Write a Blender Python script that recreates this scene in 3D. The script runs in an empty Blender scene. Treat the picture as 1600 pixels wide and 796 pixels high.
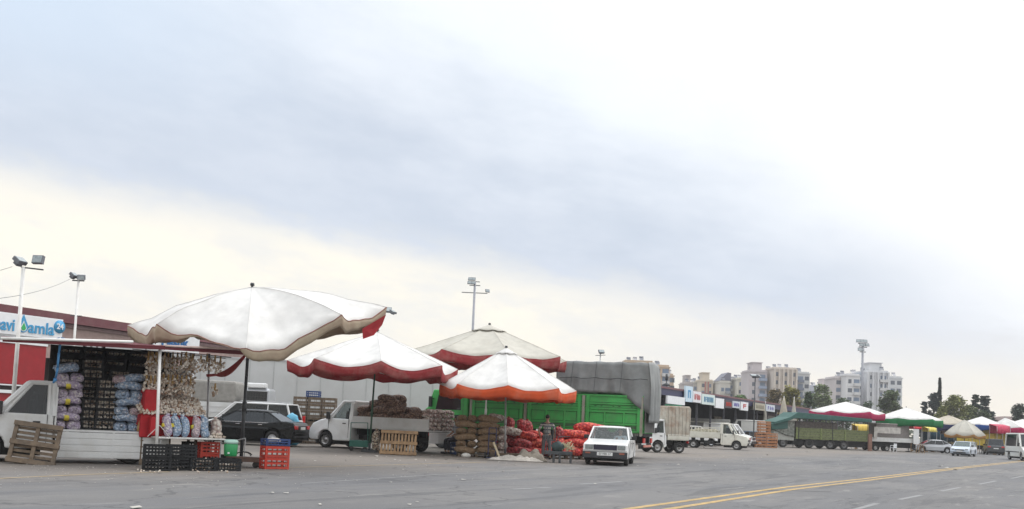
import bpy, bmesh, math, random
from mathutils import Vector, Matrix, noise
R = math.radians
scn = bpy.context.scene
COL = scn.collection
random.seed(7)
# ---------------------------------------------------------------- camera
CAM_H, PITCH, ROLL, F, SH = 1.45, 4.0, 2.55, 1600.0, 148.0
cd = bpy.data.cameras.new('camera'); cam = bpy.data.objects.new('camera', cd); COL.objects.link(cam)
cd.lens = 36.0; cd.sensor_width = 36.0; cd.clip_end = 6000; cd.clip_start = 0.1
cd.shift_y = SH / 1600.0
CM = Matrix.Rotation(R(90 + PITCH), 4, 'X') @ Matrix.Rotation(R(ROLL), 4, 'Z')
cam.matrix_world = Matrix.Translation((0, 0, CAM_H)) @ CM
scn.camera = cam
# ---------------------------------------------------------------- world: overcast evening cloud deck over a nishita sky
SUN_EL, SUN_AZ = 48.0, 55.0          # azimuth clockwise from +Y
w = bpy.data.worlds.new('World'); scn.world = w; w.use_nodes = True
nt = w.node_tree; nt.nodes.clear()
def N(t, **k):
    n = nt.nodes.new(t)
    for a, b in k.items(): setattr(n, a, b)
    return n
def L(a, b): nt.links.new(a, b)
def mth(op, a, b=None, c=None, clamp=False):
    n = N('ShaderNodeMath', operation=op, use_clamp=clamp)
    for i, v in enumerate((a, b, c)):
        if v is None: continue
        if isinstance(v, (int, float)): n.inputs[i].default_value = v
        else: L(v, n.inputs[i])
    return n.outputs[0]
def sstep(x, lo, hi):
    n = N('ShaderNodeMapRange', interpolation_type='SMOOTHSTEP'); L(x, n.inputs['Value'])
    n.inputs['From Min'].default_value = lo; n.inputs['From Max'].default_value = hi
    return n.outputs['Result']
def mixc(f, a, b):
    n = N('ShaderNodeMix', data_type='RGBA')
    if isinstance(f, float): n.inputs[0].default_value = f
    else: L(f, n.inputs[0])
    for i, v in ((6, a), (7, b)):
        if isinstance(v, tuple): n.inputs[i].default_value = (*v, 1)
        else: L(v, n.inputs[i])
    return n.outputs[2]
tc = N('ShaderNodeTexCoord'); sp = N('ShaderNodeSeparateXYZ'); L(tc.outputs['Generated'], sp.inputs[0])
X, Y, Z = sp.outputs
az = mth('ARCTAN2', X, Y); el = mth('ARCSINE', Z)
cmb = N('ShaderNodeCombineXYZ'); L(mth('MULTIPLY', az, 1.0), cmb.inputs[0]); L(mth('MULTIPLY', mth('ADD', el, mth('MULTIPLY', az, .14)), 2.6), cmb.inputs[1])
def nz(scale, detail=4, rough=.55, dist=0.0):
    n = N('ShaderNodeTexNoise'); L(cmb.outputs[0], n.inputs['Vector']); n.inputs['Scale'].default_value = scale
    n.inputs['Detail'].default_value = detail; n.inputs['Roughness'].default_value = rough; n.inputs['Distortion'].default_value = dist
    return n.outputs['Fac']
n1 = nz(2.2, 5, .5, .3); n2 = nz(7, 6, .6); n3 = nz(3.3, 3, .5)
edge = mth('SUBTRACT', el, mth('ADD', mth('MULTIPLY', az, -.125), .139))
edge = mth('ADD', edge, mth('ADD', mth('MULTIPLY', mth('SUBTRACT', n1, .5), .05), mth('MULTIPLY', mth('SUBTRACT', n2, .5), .10)))
cream = mixc(sstep(n2, .35, .66), (.90, .89, .85), (1.06, 1.0, .86))
cream = mixc(sstep(el, .10, .0), cream, (.98, .91, .80))
dark = mixc(sstep(n2, .3, .7), (.60, .67, .78), (.68, .74, .84))
t2 = sstep(mth('ADD', mth('ADD', edge, mth('MULTIPLY', az, .17)), mth('MULTIPLY', mth('SUBTRACT', n3, .5), .16)), .035, .27)
upper = mixc(t2, dark, (.95, 1.0, 1.06))
upper = mixc(sstep(mth('ADD', mth('MULTIPLY', az, 1.0), el), .35, .75), upper, (1.08, 1.08, 1.08))
upper = mixc(mth('MULTIPLY', sstep(az, -.12, -.5), sstep(el, .22, .36)), upper, (.67, .78, .92))
lowr = mixc(mth('MULTIPLY', sstep(az, .0, .35), sstep(el, .03, .10)), cream, (.80, .81, .84))
cloud = mixc(sstep(edge, -.018, .030), lowr, upper)
topb = sstep(el, .42, .95)                                # the deck is brighter towards the zenith
cloud = mixc(topb, cloud, (2.0, 2.05, 2.12))
cloud = mixc(sstep(Z, -.01, -.06), cloud, (.25, .25, .25))
sky = N('ShaderNodeTexSky', sky_type='NISHITA', sun_disc=False)
sky.sun_elevation = R(SUN_EL); sky.sun_rotation = R(SUN_AZ)
bgs = N('ShaderNodeBackground'); L(sky.outputs[0], bgs.inputs[0]); bgs.inputs[1].default_value = .05
bgc = N('ShaderNodeBackground'); L(cloud, bgc.inputs[0]); bgc.inputs[1].default_value = 1.0
mx = N('ShaderNodeMixShader'); mx.inputs[0].default_value = .97; L(bgs.outputs[0], mx.inputs[1]); L(bgc.outputs[0], mx.inputs[2])
wo = N('ShaderNodeOutputWorld'); L(mx.outputs[0], wo.inputs[0])
# ---------------------------------------------------------------- veiled sun
sd = bpy.data.lights.new('sun', 'SUN'); sd.energy = 1.1; sd.angle = R(18); sd.color = (1, .96, .9)
so = bpy.data.objects.new('sun', sd); COL.objects.link(so)
sdir = Vector((math.sin(R(SUN_AZ)) * math.cos(R(SUN_EL)), math.cos(R(SUN_AZ)) * math.cos(R(SUN_EL)), math.sin(R(SUN_EL))))
so.rotation_euler = sdir.to_track_quat('Z', 'Y').to_euler(); so.location = (0, 0, 60)
vs = scn.view_settings; vs.view_transform = 'Standard'; vs.look = 'None'; vs.gamma = 1; vs.exposure = 0.12; vs.use_curve_mapping = False
scn.cycles.max_bounces = 6; scn.cycles.transparent_max_bounces = 12; scn.cycles.volume_bounces = 0

# ---------------------------------------------------------------- measuring helpers (photo survey -> metres)
CR = CM.to_3x3()
def ray(px, py): return CR @ Vector((px - 800.0, -(py - 398.0) + SH, -F))
def P(px, py, d):
    r = ray(px, py); return Vector((0, 0, CAM_H)) + r * (d / r.y)
def G(px, py):
    r = ray(px, py); return Vector((0, 0, CAM_H)) + r * (-CAM_H / r.z)
def GD(px, d, z=0.0):
    lo, hi = 0.0, 796.0
    a, b = P(px, 300, d), P(px, 900, d)
    t = (z - a.z) / (b.z - a.z); return a + (b - a) * t

# ---------------------------------------------------------------- scene helpers
def tag(o, label=None, cat=None, group=None, kind=None):
    if label: o['label'] = label
    if cat: o['category'] = cat
    if group: o['group'] = group
    if kind: o['kind'] = kind
    return o
def thing(name, label, cat, loc=(0, 0, 0), rz=0.0, group=None):
    o = bpy.data.objects.new(name, None); COL.objects.link(o); o.empty_display_size = .2
    o.location = loc; o.rotation_euler = (0, 0, rz); return tag(o, label, cat, group)
KIDS = {}
def put(name, me, mats, parent=None, loc=None, rot=None, sc=None):
    o = bpy.data.objects.new(name, me); COL.objects.link(o)
    if mats is not None and len(me.materials) == 0:
        for m in (mats if isinstance(mats, (list, tuple)) else [mats]): me.materials.append(m)
    if parent is not None: o.parent = parent; KIDS.setdefault(parent.name, []).append(o)
    if loc is not None: o.location = loc
    if rot is not None: o.rotation_euler = rot
    if sc is not None: o.scale = sc if isinstance(sc, (tuple, list, Vector)) else (sc, sc, sc)
    return o
def clone(o, loc=None, rot=None, sc=None, label=None, group=None, parent=None):
    c = o.copy(); COL.objects.link(c)
    if parent is not None: c.parent = parent
    if loc is not None: c.location = loc
    if rot is not None: c.rotation_euler = rot if isinstance(rot, (tuple, list)) else (0, 0, rot)
    if sc is not None: c.scale = sc if isinstance(sc, (tuple, list)) else (sc, sc, sc)
    if label: c['label'] = label
    if group: c['group'] = group
    for k in KIDS.get(o.name, []):
        clone(k, parent=c)
    KIDS[c.name] = [k for k in COL.objects if False]
    return c

class MB:
    def __init__(s): s.bm = bmesh.new()
    def faces(s, vs, fs, mi=0, M=None, smooth=False):
        bv = [s.bm.verts.new((M @ Vector(v)) if M is not None else v) for v in vs]
        for f in fs:
            try:
                bf = s.bm.faces.new([bv[i] for i in f]); bf.material_index = mi; bf.smooth = smooth
            except ValueError: pass
        return s
    def box(s, c, d, mi=0, M=None, rot=None):
        cx, cy, cz = c; x, y, z = d[0] / 2, d[1] / 2, d[2] / 2
        v = [Vector((i * x, j * y, k * z)) for i in (-1, 1) for j in (-1, 1) for k in (-1, 1)]
        if rot: 
            q = Matrix.Rotation(rot[2], 3, 'Z') @ Matrix.Rotation(rot[1], 3, 'Y') @ Matrix.Rotation(rot[0], 3, 'X'); v = [q @ a for a in v]
        v = [a + Vector(c) for a in v]
        return s.faces(v, [(0, 1, 3, 2), (4, 6, 7, 5), (0, 4, 5, 1), (2, 3, 7, 6), (0, 2, 6, 4), (1, 5, 7, 3)], mi, M)
    def bx(s, x0, x1, y0, y1, z0, z1, mi=0, M=None):
        return s.box(((x0 + x1) / 2, (y0 + y1) / 2, (z0 + z1) / 2), (abs(x1 - x0), abs(y1 - y0), abs(z1 - z0)), mi, M)
    def tube(s, p0, p1, r0, r1=None, n=8, mi=0, cap=True, M=None):
        if r1 is None: r1 = r0
        p0, p1 = Vector(p0), Vector(p1); d = (p1 - p0)
        if d.length < 1e-6: return s
        q = d.to_track_quat('Z', 'Y').to_matrix(); v = []
        for p, r in ((p0, r0), (p1, r1)):
            for i in range(n):
                a = 2 * math.pi * i / n; v.append(p + q @ Vector((math.cos(a) * r, math.sin(a) * r, 0)))
        f = [(i, (i + 1) % n, n + (i + 1) % n, n + i) for i in range(n)]
        if cap: f += [tuple(reversed(range(n))), tuple(range(n, 2 * n))]
        return s.faces(v, f, mi, M, n > 6)
    def path(s, pts, r, n=6, mi=0):
        for a, b in zip(pts[:-1], pts[1:]): s.tube(a, b, r, r, n, mi)
        return s
    def prism(s, prof, y0, y1, mi=0, M=None, taper=None):
        n = len(prof); v = []
        for y in (y0, y1):
            for (x, z) in prof:
                k = taper(z) if taper else 1.0; v.append((x, y * k, z))
        f = [tuple(range(n)), tuple(reversed(range(n, 2 * n)))] + [(i, n + i, n + (i + 1) % n, (i + 1) % n) for i in range(n)]
        return s.faces(v, f, mi, M)
    def lathe(s, prof, n=16, mi=0, M=None, smooth=True):
        v = []; m = len(prof)
        for i in range(n):
            a = 2 * math.pi * i / n
            for (r, z) in prof: v.append((r * math.cos(a), r * math.sin(a), z))
        f = []
        for i in range(n):
            j = (i + 1) % n
            for k in range(m - 1): f.append((i * m + k, j * m + k, j * m + k + 1, i * m + k + 1))
        return s.faces(v, f, mi, M, smooth)
    def done(s, name, mats=None, parent=None, bevel=0, seg=2, smooth=False, merge=False, **k):
        if merge: bmesh.ops.remove_doubles(s.bm, verts=s.bm.verts, dist=1e-4)
        bmesh.ops.recalc_face_normals(s.bm, faces=s.bm.faces)
        me = bpy.data.meshes.new(name); s.bm.to_mesh(me); s.bm.free()
        if smooth:
            for p in me.polygons: p.use_smooth = True
        o = put(name, me, mats, parent, **k)
        if bevel:
            m = o.modifiers.new('bevel', 'BEVEL'); m.width = bevel; m.segments = seg; m.limit_method = 'ANGLE'; m.angle_limit = R(35)
        return o

MATS = {}
def mat(name, col, rough=.6, metal=0.0, var=.12, scale=5.0, bump=0.0, bscale=30.0, dirt=None, dirtamt=.5, dscale=1.6, alpha=None, trans=0.0, spec=None, coat=0.0, emit=None):
    if name in MATS: return MATS[name]
    m = bpy.data.materials.new(name); m.use_nodes = True; t = m.node_tree; b = t.nodes['Principled BSDF']
    b.inputs['Roughness'].default_value = rough; b.inputs['Metallic'].default_value = metal
    if coat: b.inputs['Coat Weight'].default_value = coat
    if spec is not None: b.inputs['Specular IOR Level'].default_value = spec
    tcn = t.nodes.new('ShaderNodeTexCoord'); nn = t.nodes.new('ShaderNodeTexNoise'); nn.inputs['Scale'].default_value = scale; nn.inputs['Detail'].default_value = 5
    t.links.new(tcn.outputs['Object'], nn.inputs['Vector'])
    mr = t.nodes.new('ShaderNodeMapRange'); mr.inputs['From Min'].default_value = .3; mr.inputs['From Max'].default_value = .7; t.links.new(nn.outputs['Fac'], mr.inputs['Value'])
    mi = t.nodes.new('ShaderNodeMix'); mi.data_type = 'RGBA'
    mi.inputs[6].default_value = (*[c * (1 - var) for c in col], 1); mi.inputs[7].default_value = (*[min(1, c * (1 + var)) for c in col], 1)
    t.links.new(mr.outputs['Result'], mi.inputs[0]); out = mi.outputs[2]
    if dirt:
        n2 = t.nodes.new('ShaderNodeTexNoise'); n2.inputs['Scale'].default_value = dscale; n2.inputs['Detail'].default_value = 8; n2.inputs['Roughness'].default_value = .65
        t.links.new(tcn.outputs['Object'], n2.inputs['Vector'])
        m2 = t.nodes.new('ShaderNodeMapRange'); m2.inputs['From Min'].default_value = .45; m2.inputs['From Max'].default_value = .75; m2.inputs['To Max'].default_value = dirtamt
        t.links.new(n2.outputs['Fac'], m2.inputs['Value'])
        i2 = t.nodes.new('ShaderNodeMix'); i2.data_type = 'RGBA'; t.links.new(m2.outputs['Result'], i2.inputs[0]); t.links.new(out, i2.inputs[6]); i2.inputs[7].default_value = (*dirt, 1); out = i2.outputs[2]
    t.links.new(out, b.inputs['Base Color'])
    if bump:
        n3 = t.nodes.new('ShaderNodeTexNoise'); n3.inputs['Scale'].default_value = bscale; n3.inputs['Detail'].default_value = 4; t.links.new(tcn.outputs['Object'], n3.inputs['Vector'])
        bn = t.nodes.new('ShaderNodeBump'); bn.inputs['Strength'].default_value = bump; bn.inputs['Distance'].default_value = .05
        t.links.new(n3.outputs['Fac'], bn.inputs['Height']); t.links.new(bn.outputs['Normal'], b.inputs['Normal'])
    if alpha is not None: b.inputs['Alpha'].default_value = alpha
    if trans:
        b.inputs['Transmission Weight'].default_value = trans
    MATS[name] = m; return m
def fabric(name, col, trans=.25, var=.08, stain=(.42, .38, .3), samt=.25, scale=3.0):
    """thin woven cover: diffuse with some light coming through from above"""
    if name in MATS: return MATS[name]
    m = mat(name, col, .85, var=var, scale=scale, dirt=stain, dirtamt=samt, dscale=.9, bump=.12, bscale=5, spec=.2)
    t = m.node_tree; b = t.nodes['Principled BSDF']; o = t.nodes['Material Output']
    tr = t.nodes.new('ShaderNodeBsdfTranslucent'); src = b.inputs['Base Color'].links[0].from_socket; t.links.new(src, tr.inputs['Color'])
    ms = t.nodes.new('ShaderNodeMixShader'); ms.inputs[0].default_value = trans
    t.links.new(b.outputs[0], ms.inputs[1]); t.links.new(tr.outputs[0], ms.inputs[2]); t.links.new(ms.outputs[0], o.inputs['Surface'])
    return m
def net(name, cols, gap, scale=16.0, rough=.6, gapw=.35):
    """mesh bag full of bulbs: cells with dark gaps, each cell its own tint"""
    if name in MATS: return MATS[name]
    m = bpy.data.materials.new(name); m.use_nodes = True; t = m.node_tree; b = t.nodes['Principled BSDF']; b.inputs['Roughness'].default_value = rough
    tcn = t.nodes.new('ShaderNodeTexCoord'); oi = t.nodes.new('ShaderNodeObjectInfo')
    ad = t.nodes.new('ShaderNodeVectorMath'); ad.operation = 'ADD'; t.links.new(tcn.outputs['Object'], ad.inputs[0]); t.links.new(oi.outputs['Random'], ad.inputs[1])
    v = t.nodes.new('ShaderNodeTexVoronoi'); v.inputs['Scale'].default_value = scale; t.links.new(ad.outputs[0], v.inputs['Vector'])
    sepc = t.nodes.new('ShaderNodeSeparateColor'); t.links.new(v.outputs['Color'], sepc.inputs[0])
    cr = t.nodes.new('ShaderNodeValToRGB'); cr.color_ramp.interpolation = 'CONSTANT'
    while len(cr.color_ramp.elements) < len(cols): cr.color_ramp.elements.new(.5)
    for i, c in enumerate(cols): cr.color_ramp.elements[i].position = i / len(cols); cr.color_ramp.elements[i].color = (*c, 1)
    t.links.new(sepc.outputs[0], cr.inputs[0])
    mr = t.nodes.new('ShaderNodeMapRange'); mr.inputs['From Min'].default_value = gapw; mr.inputs['From Max'].default_value = gapw + .35; t.links.new(v.outputs['Distance'], mr.inputs['Value'])
    mi = t.nodes.new('ShaderNodeMix'); mi.data_type = 'RGBA'; t.links.new(mr.outputs['Result'], mi.inputs[0]); t.links.new(cr.outputs[0], mi.inputs[6]); mi.inputs[7].default_value = (*gap, 1)
    t.links.new(mi.outputs[2], b.inputs['Base Color'])
    bn = t.nodes.new('ShaderNodeBump'); bn.inputs['Strength'].default_value = .8; bn.inputs['Distance'].default_value = .04; bn.invert = True
    t.links.new(v.outputs['Distance'], bn.inputs['Height']); t.links.new(bn.outputs['Normal'], b.inputs['Normal'])
    MATS[name] = m; return m
def ramp_glass(name, tint, fac):
    if name in MATS: return MATS[name]
    m = bpy.data.materials.new(name); m.use_nodes = True; t = m.node_tree; t.nodes.clear()
    o = t.nodes.new('ShaderNodeOutputMaterial'); g = t.nodes.new('ShaderNodeBsdfPrincipled'); g.inputs['Base Color'].default_value = (*tint, 1); g.inputs['Roughness'].default_value = .05
    tr = t.nodes.new('ShaderNodeBsdfTransparent'); tr.inputs[0].default_value = (.8, .86, .86, 1); ms = t.nodes.new('ShaderNodeMixShader'); ms.inputs[0].default_value = fac
    t.links.new(tr.outputs[0], ms.inputs[1]); t.links.new(g.outputs[0], ms.inputs[2]); t.links.new(ms.outputs[0], o.inputs[0])
    MATS[name] = m; return m

white_paint = mat('white_paint', (.74, .75, .75), .32, var=.03, dirt=(.42, .39, .34), dirtamt=.28, coat=.4)
cream_paint = mat('cream_paint', (.66, .65, .58), .4, var=.04, dirt=(.35, .3, .24), dirtamt=.35, coat=.2)
bed_white = mat('bed_white', (.64, .65, .65), .5, var=.08, dirt=(.3, .27, .22), dirtamt=.5, dscale=2.5)
black_paint = mat('black_paint', (.005, .006, .007), .25, var=.05, spec=.22)
silver_paint = mat('silver_paint', (.5, .52, .55), .3, .35, var=.04, coat=.5)
blackp = mat('black_plastic', (.02, .02, .022), .5, var=.3)
rubber = mat('rubber', (.022, .022, .022), .85, var=.3, dirt=(.12, .11, .1), dirtamt=.4)
rimm = mat('rim_steel', (.35, .35, .35), .4, .6, var=.1, dirt=(.12, .1, .08), dirtamt=.5)
steel = mat('galvanised_steel', (.42, .43, .44), .5, .5, var=.12, dirt=(.25, .18, .12), dirtamt=.25)
white_steel = mat('white_steel', (.7, .7, .68), .5, var=.06, dirt=(.35, .25, .18), dirtamt=.35)
dark_steel = mat('dark_steel', (.06, .065, .07), .5, .3, var=.2)
darkm = mat('dark_underbody', (.018, .018, .018), .9, var=.3)
glass = ramp_glass('car_glass', (.02, .03, .035), .42)
dglass = ramp_glass('tinted_glass', (.012, .016, .02), .9)
redlens = mat('red_lens', (.55, .02, .02), .2, var=.05); amber = mat('amber_lens', (.7, .22, .03), .25, var=.05)
lampglass = mat('lamp_glass', (.6, .62, .62), .12, .3, var=.15, scale=30)
wood = mat('pallet_wood', (.15, .11, .075), .8, var=.3, scale=9, dirt=(.08, .07, .06), dirtamt=.6, dscale=3)
wood_pale = mat('pale_wood', (.30, .19, .10), .8, var=.25, scale=9, dirt=(.15, .1, .07), dirtamt=.5, dscale=3)
wood_orange = mat('orange_wood', (.45, .2, .09), .8, var=.2, scale=6, dirt=(.2, .12, .08), dirtamt=.4)
crate_black = mat('black_crate', (.011, .012, .014), .6, var=.4, dirt=(.05, .05, .05), dirtamt=.25, spec=.3)
crate_red = mat('red_crate', (.50, .04, .022), .5, var=.12, dirt=(.25, .08, .05), dirtamt=.4)
crate_blue = mat('blue_crate', (.02, .05, .16), .5, var=.2)
# ================================================================ ground
ROAD = Vector((math.sin(R(30.5)), math.cos(R(30.5)), 0)); RN = Vector((-ROAD.y, ROAD.x, 0))
def asphalt():
    m = bpy.data.materials.new('asphalt'); m.use_nodes = True; t = m.node_tree; b = t.nodes['Principled BSDF']; b.inputs['Roughness'].default_value = .82
    b.inputs['Specular IOR Level'].default_value = .35
    def n(k, **a):
        x = t.nodes.new(k)
        for q, v in a.items(): setattr(x, q, v)
        return x
    l = t.links.new
    ge = n('ShaderNodeNewGeometry'); mp = n('ShaderNodeMapping'); mp.inputs['Rotation'].default_value = (0, 0, R(30.5)); l(ge.outputs['Position'], mp.inputs[0])
    def noi(scale, det=6, rough=.6, stretch=None, dist=0):
        x = n('ShaderNodeTexNoise'); x.inputs['Scale'].default_value = scale; x.inputs['Detail'].default_value = det; x.inputs['Roughness'].default_value = rough; x.inputs['Distortion'].default_value = dist
        if stretch:
            y = n('ShaderNodeVectorMath', operation='MULTIPLY'); l(mp.outputs[0], y.inputs[0]); y.inputs[1].default_value = stretch; l(y.outputs[0], x.inputs['Vector'])
        else: l(mp.outputs[0], x.inputs['Vector'])
        return x.outputs['Fac']
    def rng(s, a, c, lo=0, hi=1):
        x = n('ShaderNodeMapRange', interpolation_type='SMOOTHSTEP'); l(s, x.inputs['Value'])
        for k, v in (('From Min', a), ('From Max', c), ('To Min', lo), ('To Max', hi)): x.inputs[k].default_value = v
        return x.outputs['Result']
    def mix(f, a, c, bt='MIX'):
        x = n('ShaderNodeMix', data_type='RGBA', blend_type=bt)
        if isinstance(f, float): x.inputs[0].default_value = f
        else: l(f, x.inputs[0])
        for i, v in ((6, a), (7, c)):
            if isinstance(v, tuple): x.inputs[i].default_value = (*v, 1)
            else: l(v, x.inputs[i])
        return x.outputs[2]
    base = mix(rng(noi(.12, 5), .35, .65), (.112, .110, .111), (.160, .155, .150))
    base = mix(rng(noi(.5, 6, .65, (1, .16, 1)), .45, .62, 0, .7), base, (.108, .110, .118))        # tyre polished lanes along the road
    base = mix(rng(noi(1.3, 6, .7, (1, .1, 1), 1.0), .53, .60, 0, .65), base, (.070, .071, .075))   # tar and skid streaks
    base = mix(rng(noi(2.2, 5, .7, (1, .22, 1)), .55, .70, 0, .55), base, (.25, .24, .225))      # worn pale patches
    # dusty earthy strip in front of the stalls
    so_ = n('ShaderNodeSeparateXYZ'); l(mp.outputs[0], so_.inputs[0])
    st = n('ShaderNodeMath', operation='ADD'); l(so_.outputs[0], st.inputs[0]); 
    nn = n('ShaderNodeMath', operation='MULTIPLY'); l(noi(.35, 5), nn.inputs[0]); nn.inputs[1].default_value = 6.0; l(nn.outputs[0], st.inputs[1])
    global STALL_X
    base = mix(rng(st.outputs[0], STALL_X + 7.0, STALL_X + 2.0, 0, .75), base, (.185, .158, .132))
    base = mix(rng(noi(40, 3, .8), .5, .8, 0, .55), base, (.30, .29, .28))
    base = mix(rng(noi(9, 4, .7), .62, .75, 0, .4), base, (.07, .07, .07))
    base = mix(rng(noi(.9, 5, .75, (1, .6, 1), .6), .63, .72, 0, .6), base, (.055, .055, .056))      # oil and dirt stains
    base = mix(rng(noi(.23, 2, .5, (1, .35, 1)), .54, .555, 0, .28), base, (.12, .12, .125))     # resurfaced patches
    # cracks
    v = n('ShaderNodeTexVoronoi', feature='DISTANCE_TO_EDGE'); v.inputs['Scale'].default_value = .22
    wv = n('ShaderNodeVectorMath', operation='ADD'); l(mp.outputs[0], wv.inputs[0]); wn = n('ShaderNodeTexNoise'); wn.inputs['Scale'].default_value = 1.1; wn.inputs['Detail'].default_value = 6; l(mp.outputs[0], wn.inputs['Vector']); 
    ws = n('ShaderNodeVectorMath', operation='SCALE'); l(wn.outputs['Color'], ws.inputs[0]); ws.inputs['Scale'].default_value = 1.6; l(ws.outputs[0], wv.inputs[1]); l(wv.outputs[0], v.inputs['Vector'])
    base = mix(rng(v.outputs['Distance'], .010, .002, 0, .6), base, (.05, .05, .052))
    l(base, b.inputs['Base Color'])
    bn = n('ShaderNodeBump'); bn.inputs['Strength'].default_value = .5; bn.inputs['Distance'].default_value = .01; l(noi(60, 3, .8), bn.inputs['Height']); l(bn.outputs[0], b.inputs['Normal'])
    return m
_mrot = Matrix.Rotation(R(30.5), 3, 'Z')
STALL_X = (_mrot @ G(300, 733)).x
m_asph = asphalt()
mb = MB(); mb.faces([(-700, -120, 0), (700, -120, 0), (700, 760, 0), (-700, 760, 0)], [(0, 1, 2, 3)])
tag(mb.done('ground', m_asph), kind='structure')

yellow = mat('worn_yellow_paint', (.42, .28, .10), .85, var=.25, scale=3, dirt=(.17, .16, .15), dirtamt=1.0, dscale=7)
yellow_faint = mat('faded_yellow_paint', (.36, .27, .14), .85, var=.2, scale=3, dirt=(.2, .19, .18), dirtamt=1.0, dscale=3)
pale_line = mat('faded_white_paint', (.22, .22, .22), .85, var=.2, scale=2, dirt=(.2, .2, .2), dirtamt=1.0, dscale=2)
def strip(name, pts, wdt, m, z=.004):
    v = []; mb = MB(); pts = [Vector(p) for p in pts]
    for i, p in enumerate(pts):
        a = pts[max(0, i - 1)]; c = pts[min(len(pts) - 1, i + 1)]; d = (c - a).normalized(); nrm = Vector((-d.y, d.x, 0)) * wdt / 2
        v += [(p + nrm).to_tuple()[:2] + (z,), (p - nrm).to_tuple()[:2] + (z,)]
    mb.faces(v, [(2 * i, 2 * i + 1, 2 * i + 3, 2 * i + 2) for i in range(len(pts) - 1)])
    return tag(mb.done(name, m), kind='structure')
def pline(pp, n=12):
    g = [G(*p) for p in pp]; out = []
    for a, b_ in zip(g[:-1], g[1:]):
        out += [a.lerp(b_, k / n) for k in range(n)]
    return out + [g[-1]]
strip('road_marking', pline([(900, 811), (985, 795), (1225, 762), (1350, 748.5), (1470, 734), (1570, 723), (1640, 715)]), .17, yellow)
strip('road_marking', pline([(960, 810), (1050, 795), (1240, 765), (1360, 750.5), (1475, 735.5), (1575, 724), (1645, 716)]), .17, yellow)
strip('road_marking', pline([(-60, 751), (0, 748), (130, 742), (265, 737.5)]), .10, yellow_faint)
strip('road_marking', pline([(450, 731), (600, 727), (760, 722.5)]), .10, yellow_faint)
strip('road_marking', pline([(470, 756), (700, 741), (905, 731)]), .08, pale_line)
for a, b_ in (((1335, 797), (1370, 787)), ((1405, 781), (1440, 774)), ((1470, 768), (1500, 762)), ((1530, 757), (1556, 752)), ((1580, 748), (1600, 744)), ((905, 757), (972, 753)), ((800, 765), (860, 762))):
    strip('road_marking', pline([a, b_]), .13, pale_line)
# manhole-like patch seam
strip('road_marking', pline([(1190, 766), (1300, 769)]), .07, mat('tar_seam', (.05, .05, .05), .8))

# litter: paper, peel and leaf scraps nobody could count
lit = mat('litter_pale', (.42, .40, .36), .8, var=.25, scale=1)
mb = MB(); rl = random.Random(5)
def scrap(p, s):
    a = rl.uniform(0, 6.28); k = rl.randint(4, 6); v = []
    for i in range(k):
        t_ = a + 6.283 * i / k; r_ = s * rl.uniform(.5, 1); v.append((p.x + r_ * math.cos(t_), p.y + r_ * math.sin(t_), .008 + rl.uniform(0, s * .35)))
    v2 = [(x, y, z + .004) for x, y, z in v]
    mb.faces(v + v2, [tuple(range(k)), tuple(reversed(range(k, 2 * k)))] + [(i, (i + 1) % k, k + (i + 1) % k, k + i) for i in range(k)])
for i in range(380):
    px = rl.uniform(0, 900) ** 1.0; py = 726 + abs(rl.gauss(0, 16)) + (0 if px < 480 else -2); scrap(G(px, py), rl.uniform(.008, .024))
for px, py, s in ((425, 772, .07), (447, 772, .06), (212, 795, .12), (724, 751, .08), (652, 786, .05), (472, 725, .1), (588, 714, .12), (1478, 733, .25), (1470, 730, .2), (1493, 735, .2), (1060, 727, .1), (640, 790, .05), (1100, 700, .15), (1262, 706, .25), (1130, 714, .1), (500, 790, .05), (930, 757, .05), (610, 755, .06), (1200, 712, .15), (1030, 708, .12)): scrap(G(px, py), s)
for i in range(160): scrap(G(rl.uniform(480, 1560), 712 + abs(rl.gauss(0, 9))), rl.uniform(.015, .06))
tag(mb.done('litter', lit), 'small pale paper and garlic skin scraps scattered over the asphalt', 'litter', kind='stuff')

# ================================================================ umbrellas
c_white = fabric('canopy_white', (.78, .77, .75), .22, samt=.10)
c_grey = fabric('canopy_greywhite', (.57, .55, .49), .2, samt=.3, stain=(.40, .36, .29))
c_beige = fabric('canopy_beige', (.58, .53, .44), .25, samt=.35)
v_beige = fabric('trim_beige', (.50, .42, .31), .3, stain=(.30, .16, .13), samt=.6, scale=5)
v_red = fabric('trim_red', (.42, .065, .07), .45, stain=(.58, .36, .31), samt=.7, scale=4)
v_redin = fabric('trim_crimson', (.40, .03, .04), .35, samt=.1)
v_orange = fabric('trim_orange', (.74, .13, .045), .35, stain=(.7, .35, .24), samt=.45, scale=4)
v_green = fabric('trim_green', (.03, .22, .08), .3, samt=.1)
v_navy = fabric('trim_navy', (.03, .04, .12), .3, samt=.1); v_blue = fabric('trim_blue', (.03, .10, .35), .3, samt=.1)
v_ochre = fabric('trim_ochre', (.42, .22, .07), .3, samt=.2); v_pink = fabric('trim_magenta', (.50, .03, .12), .3, samt=.1)

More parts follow.
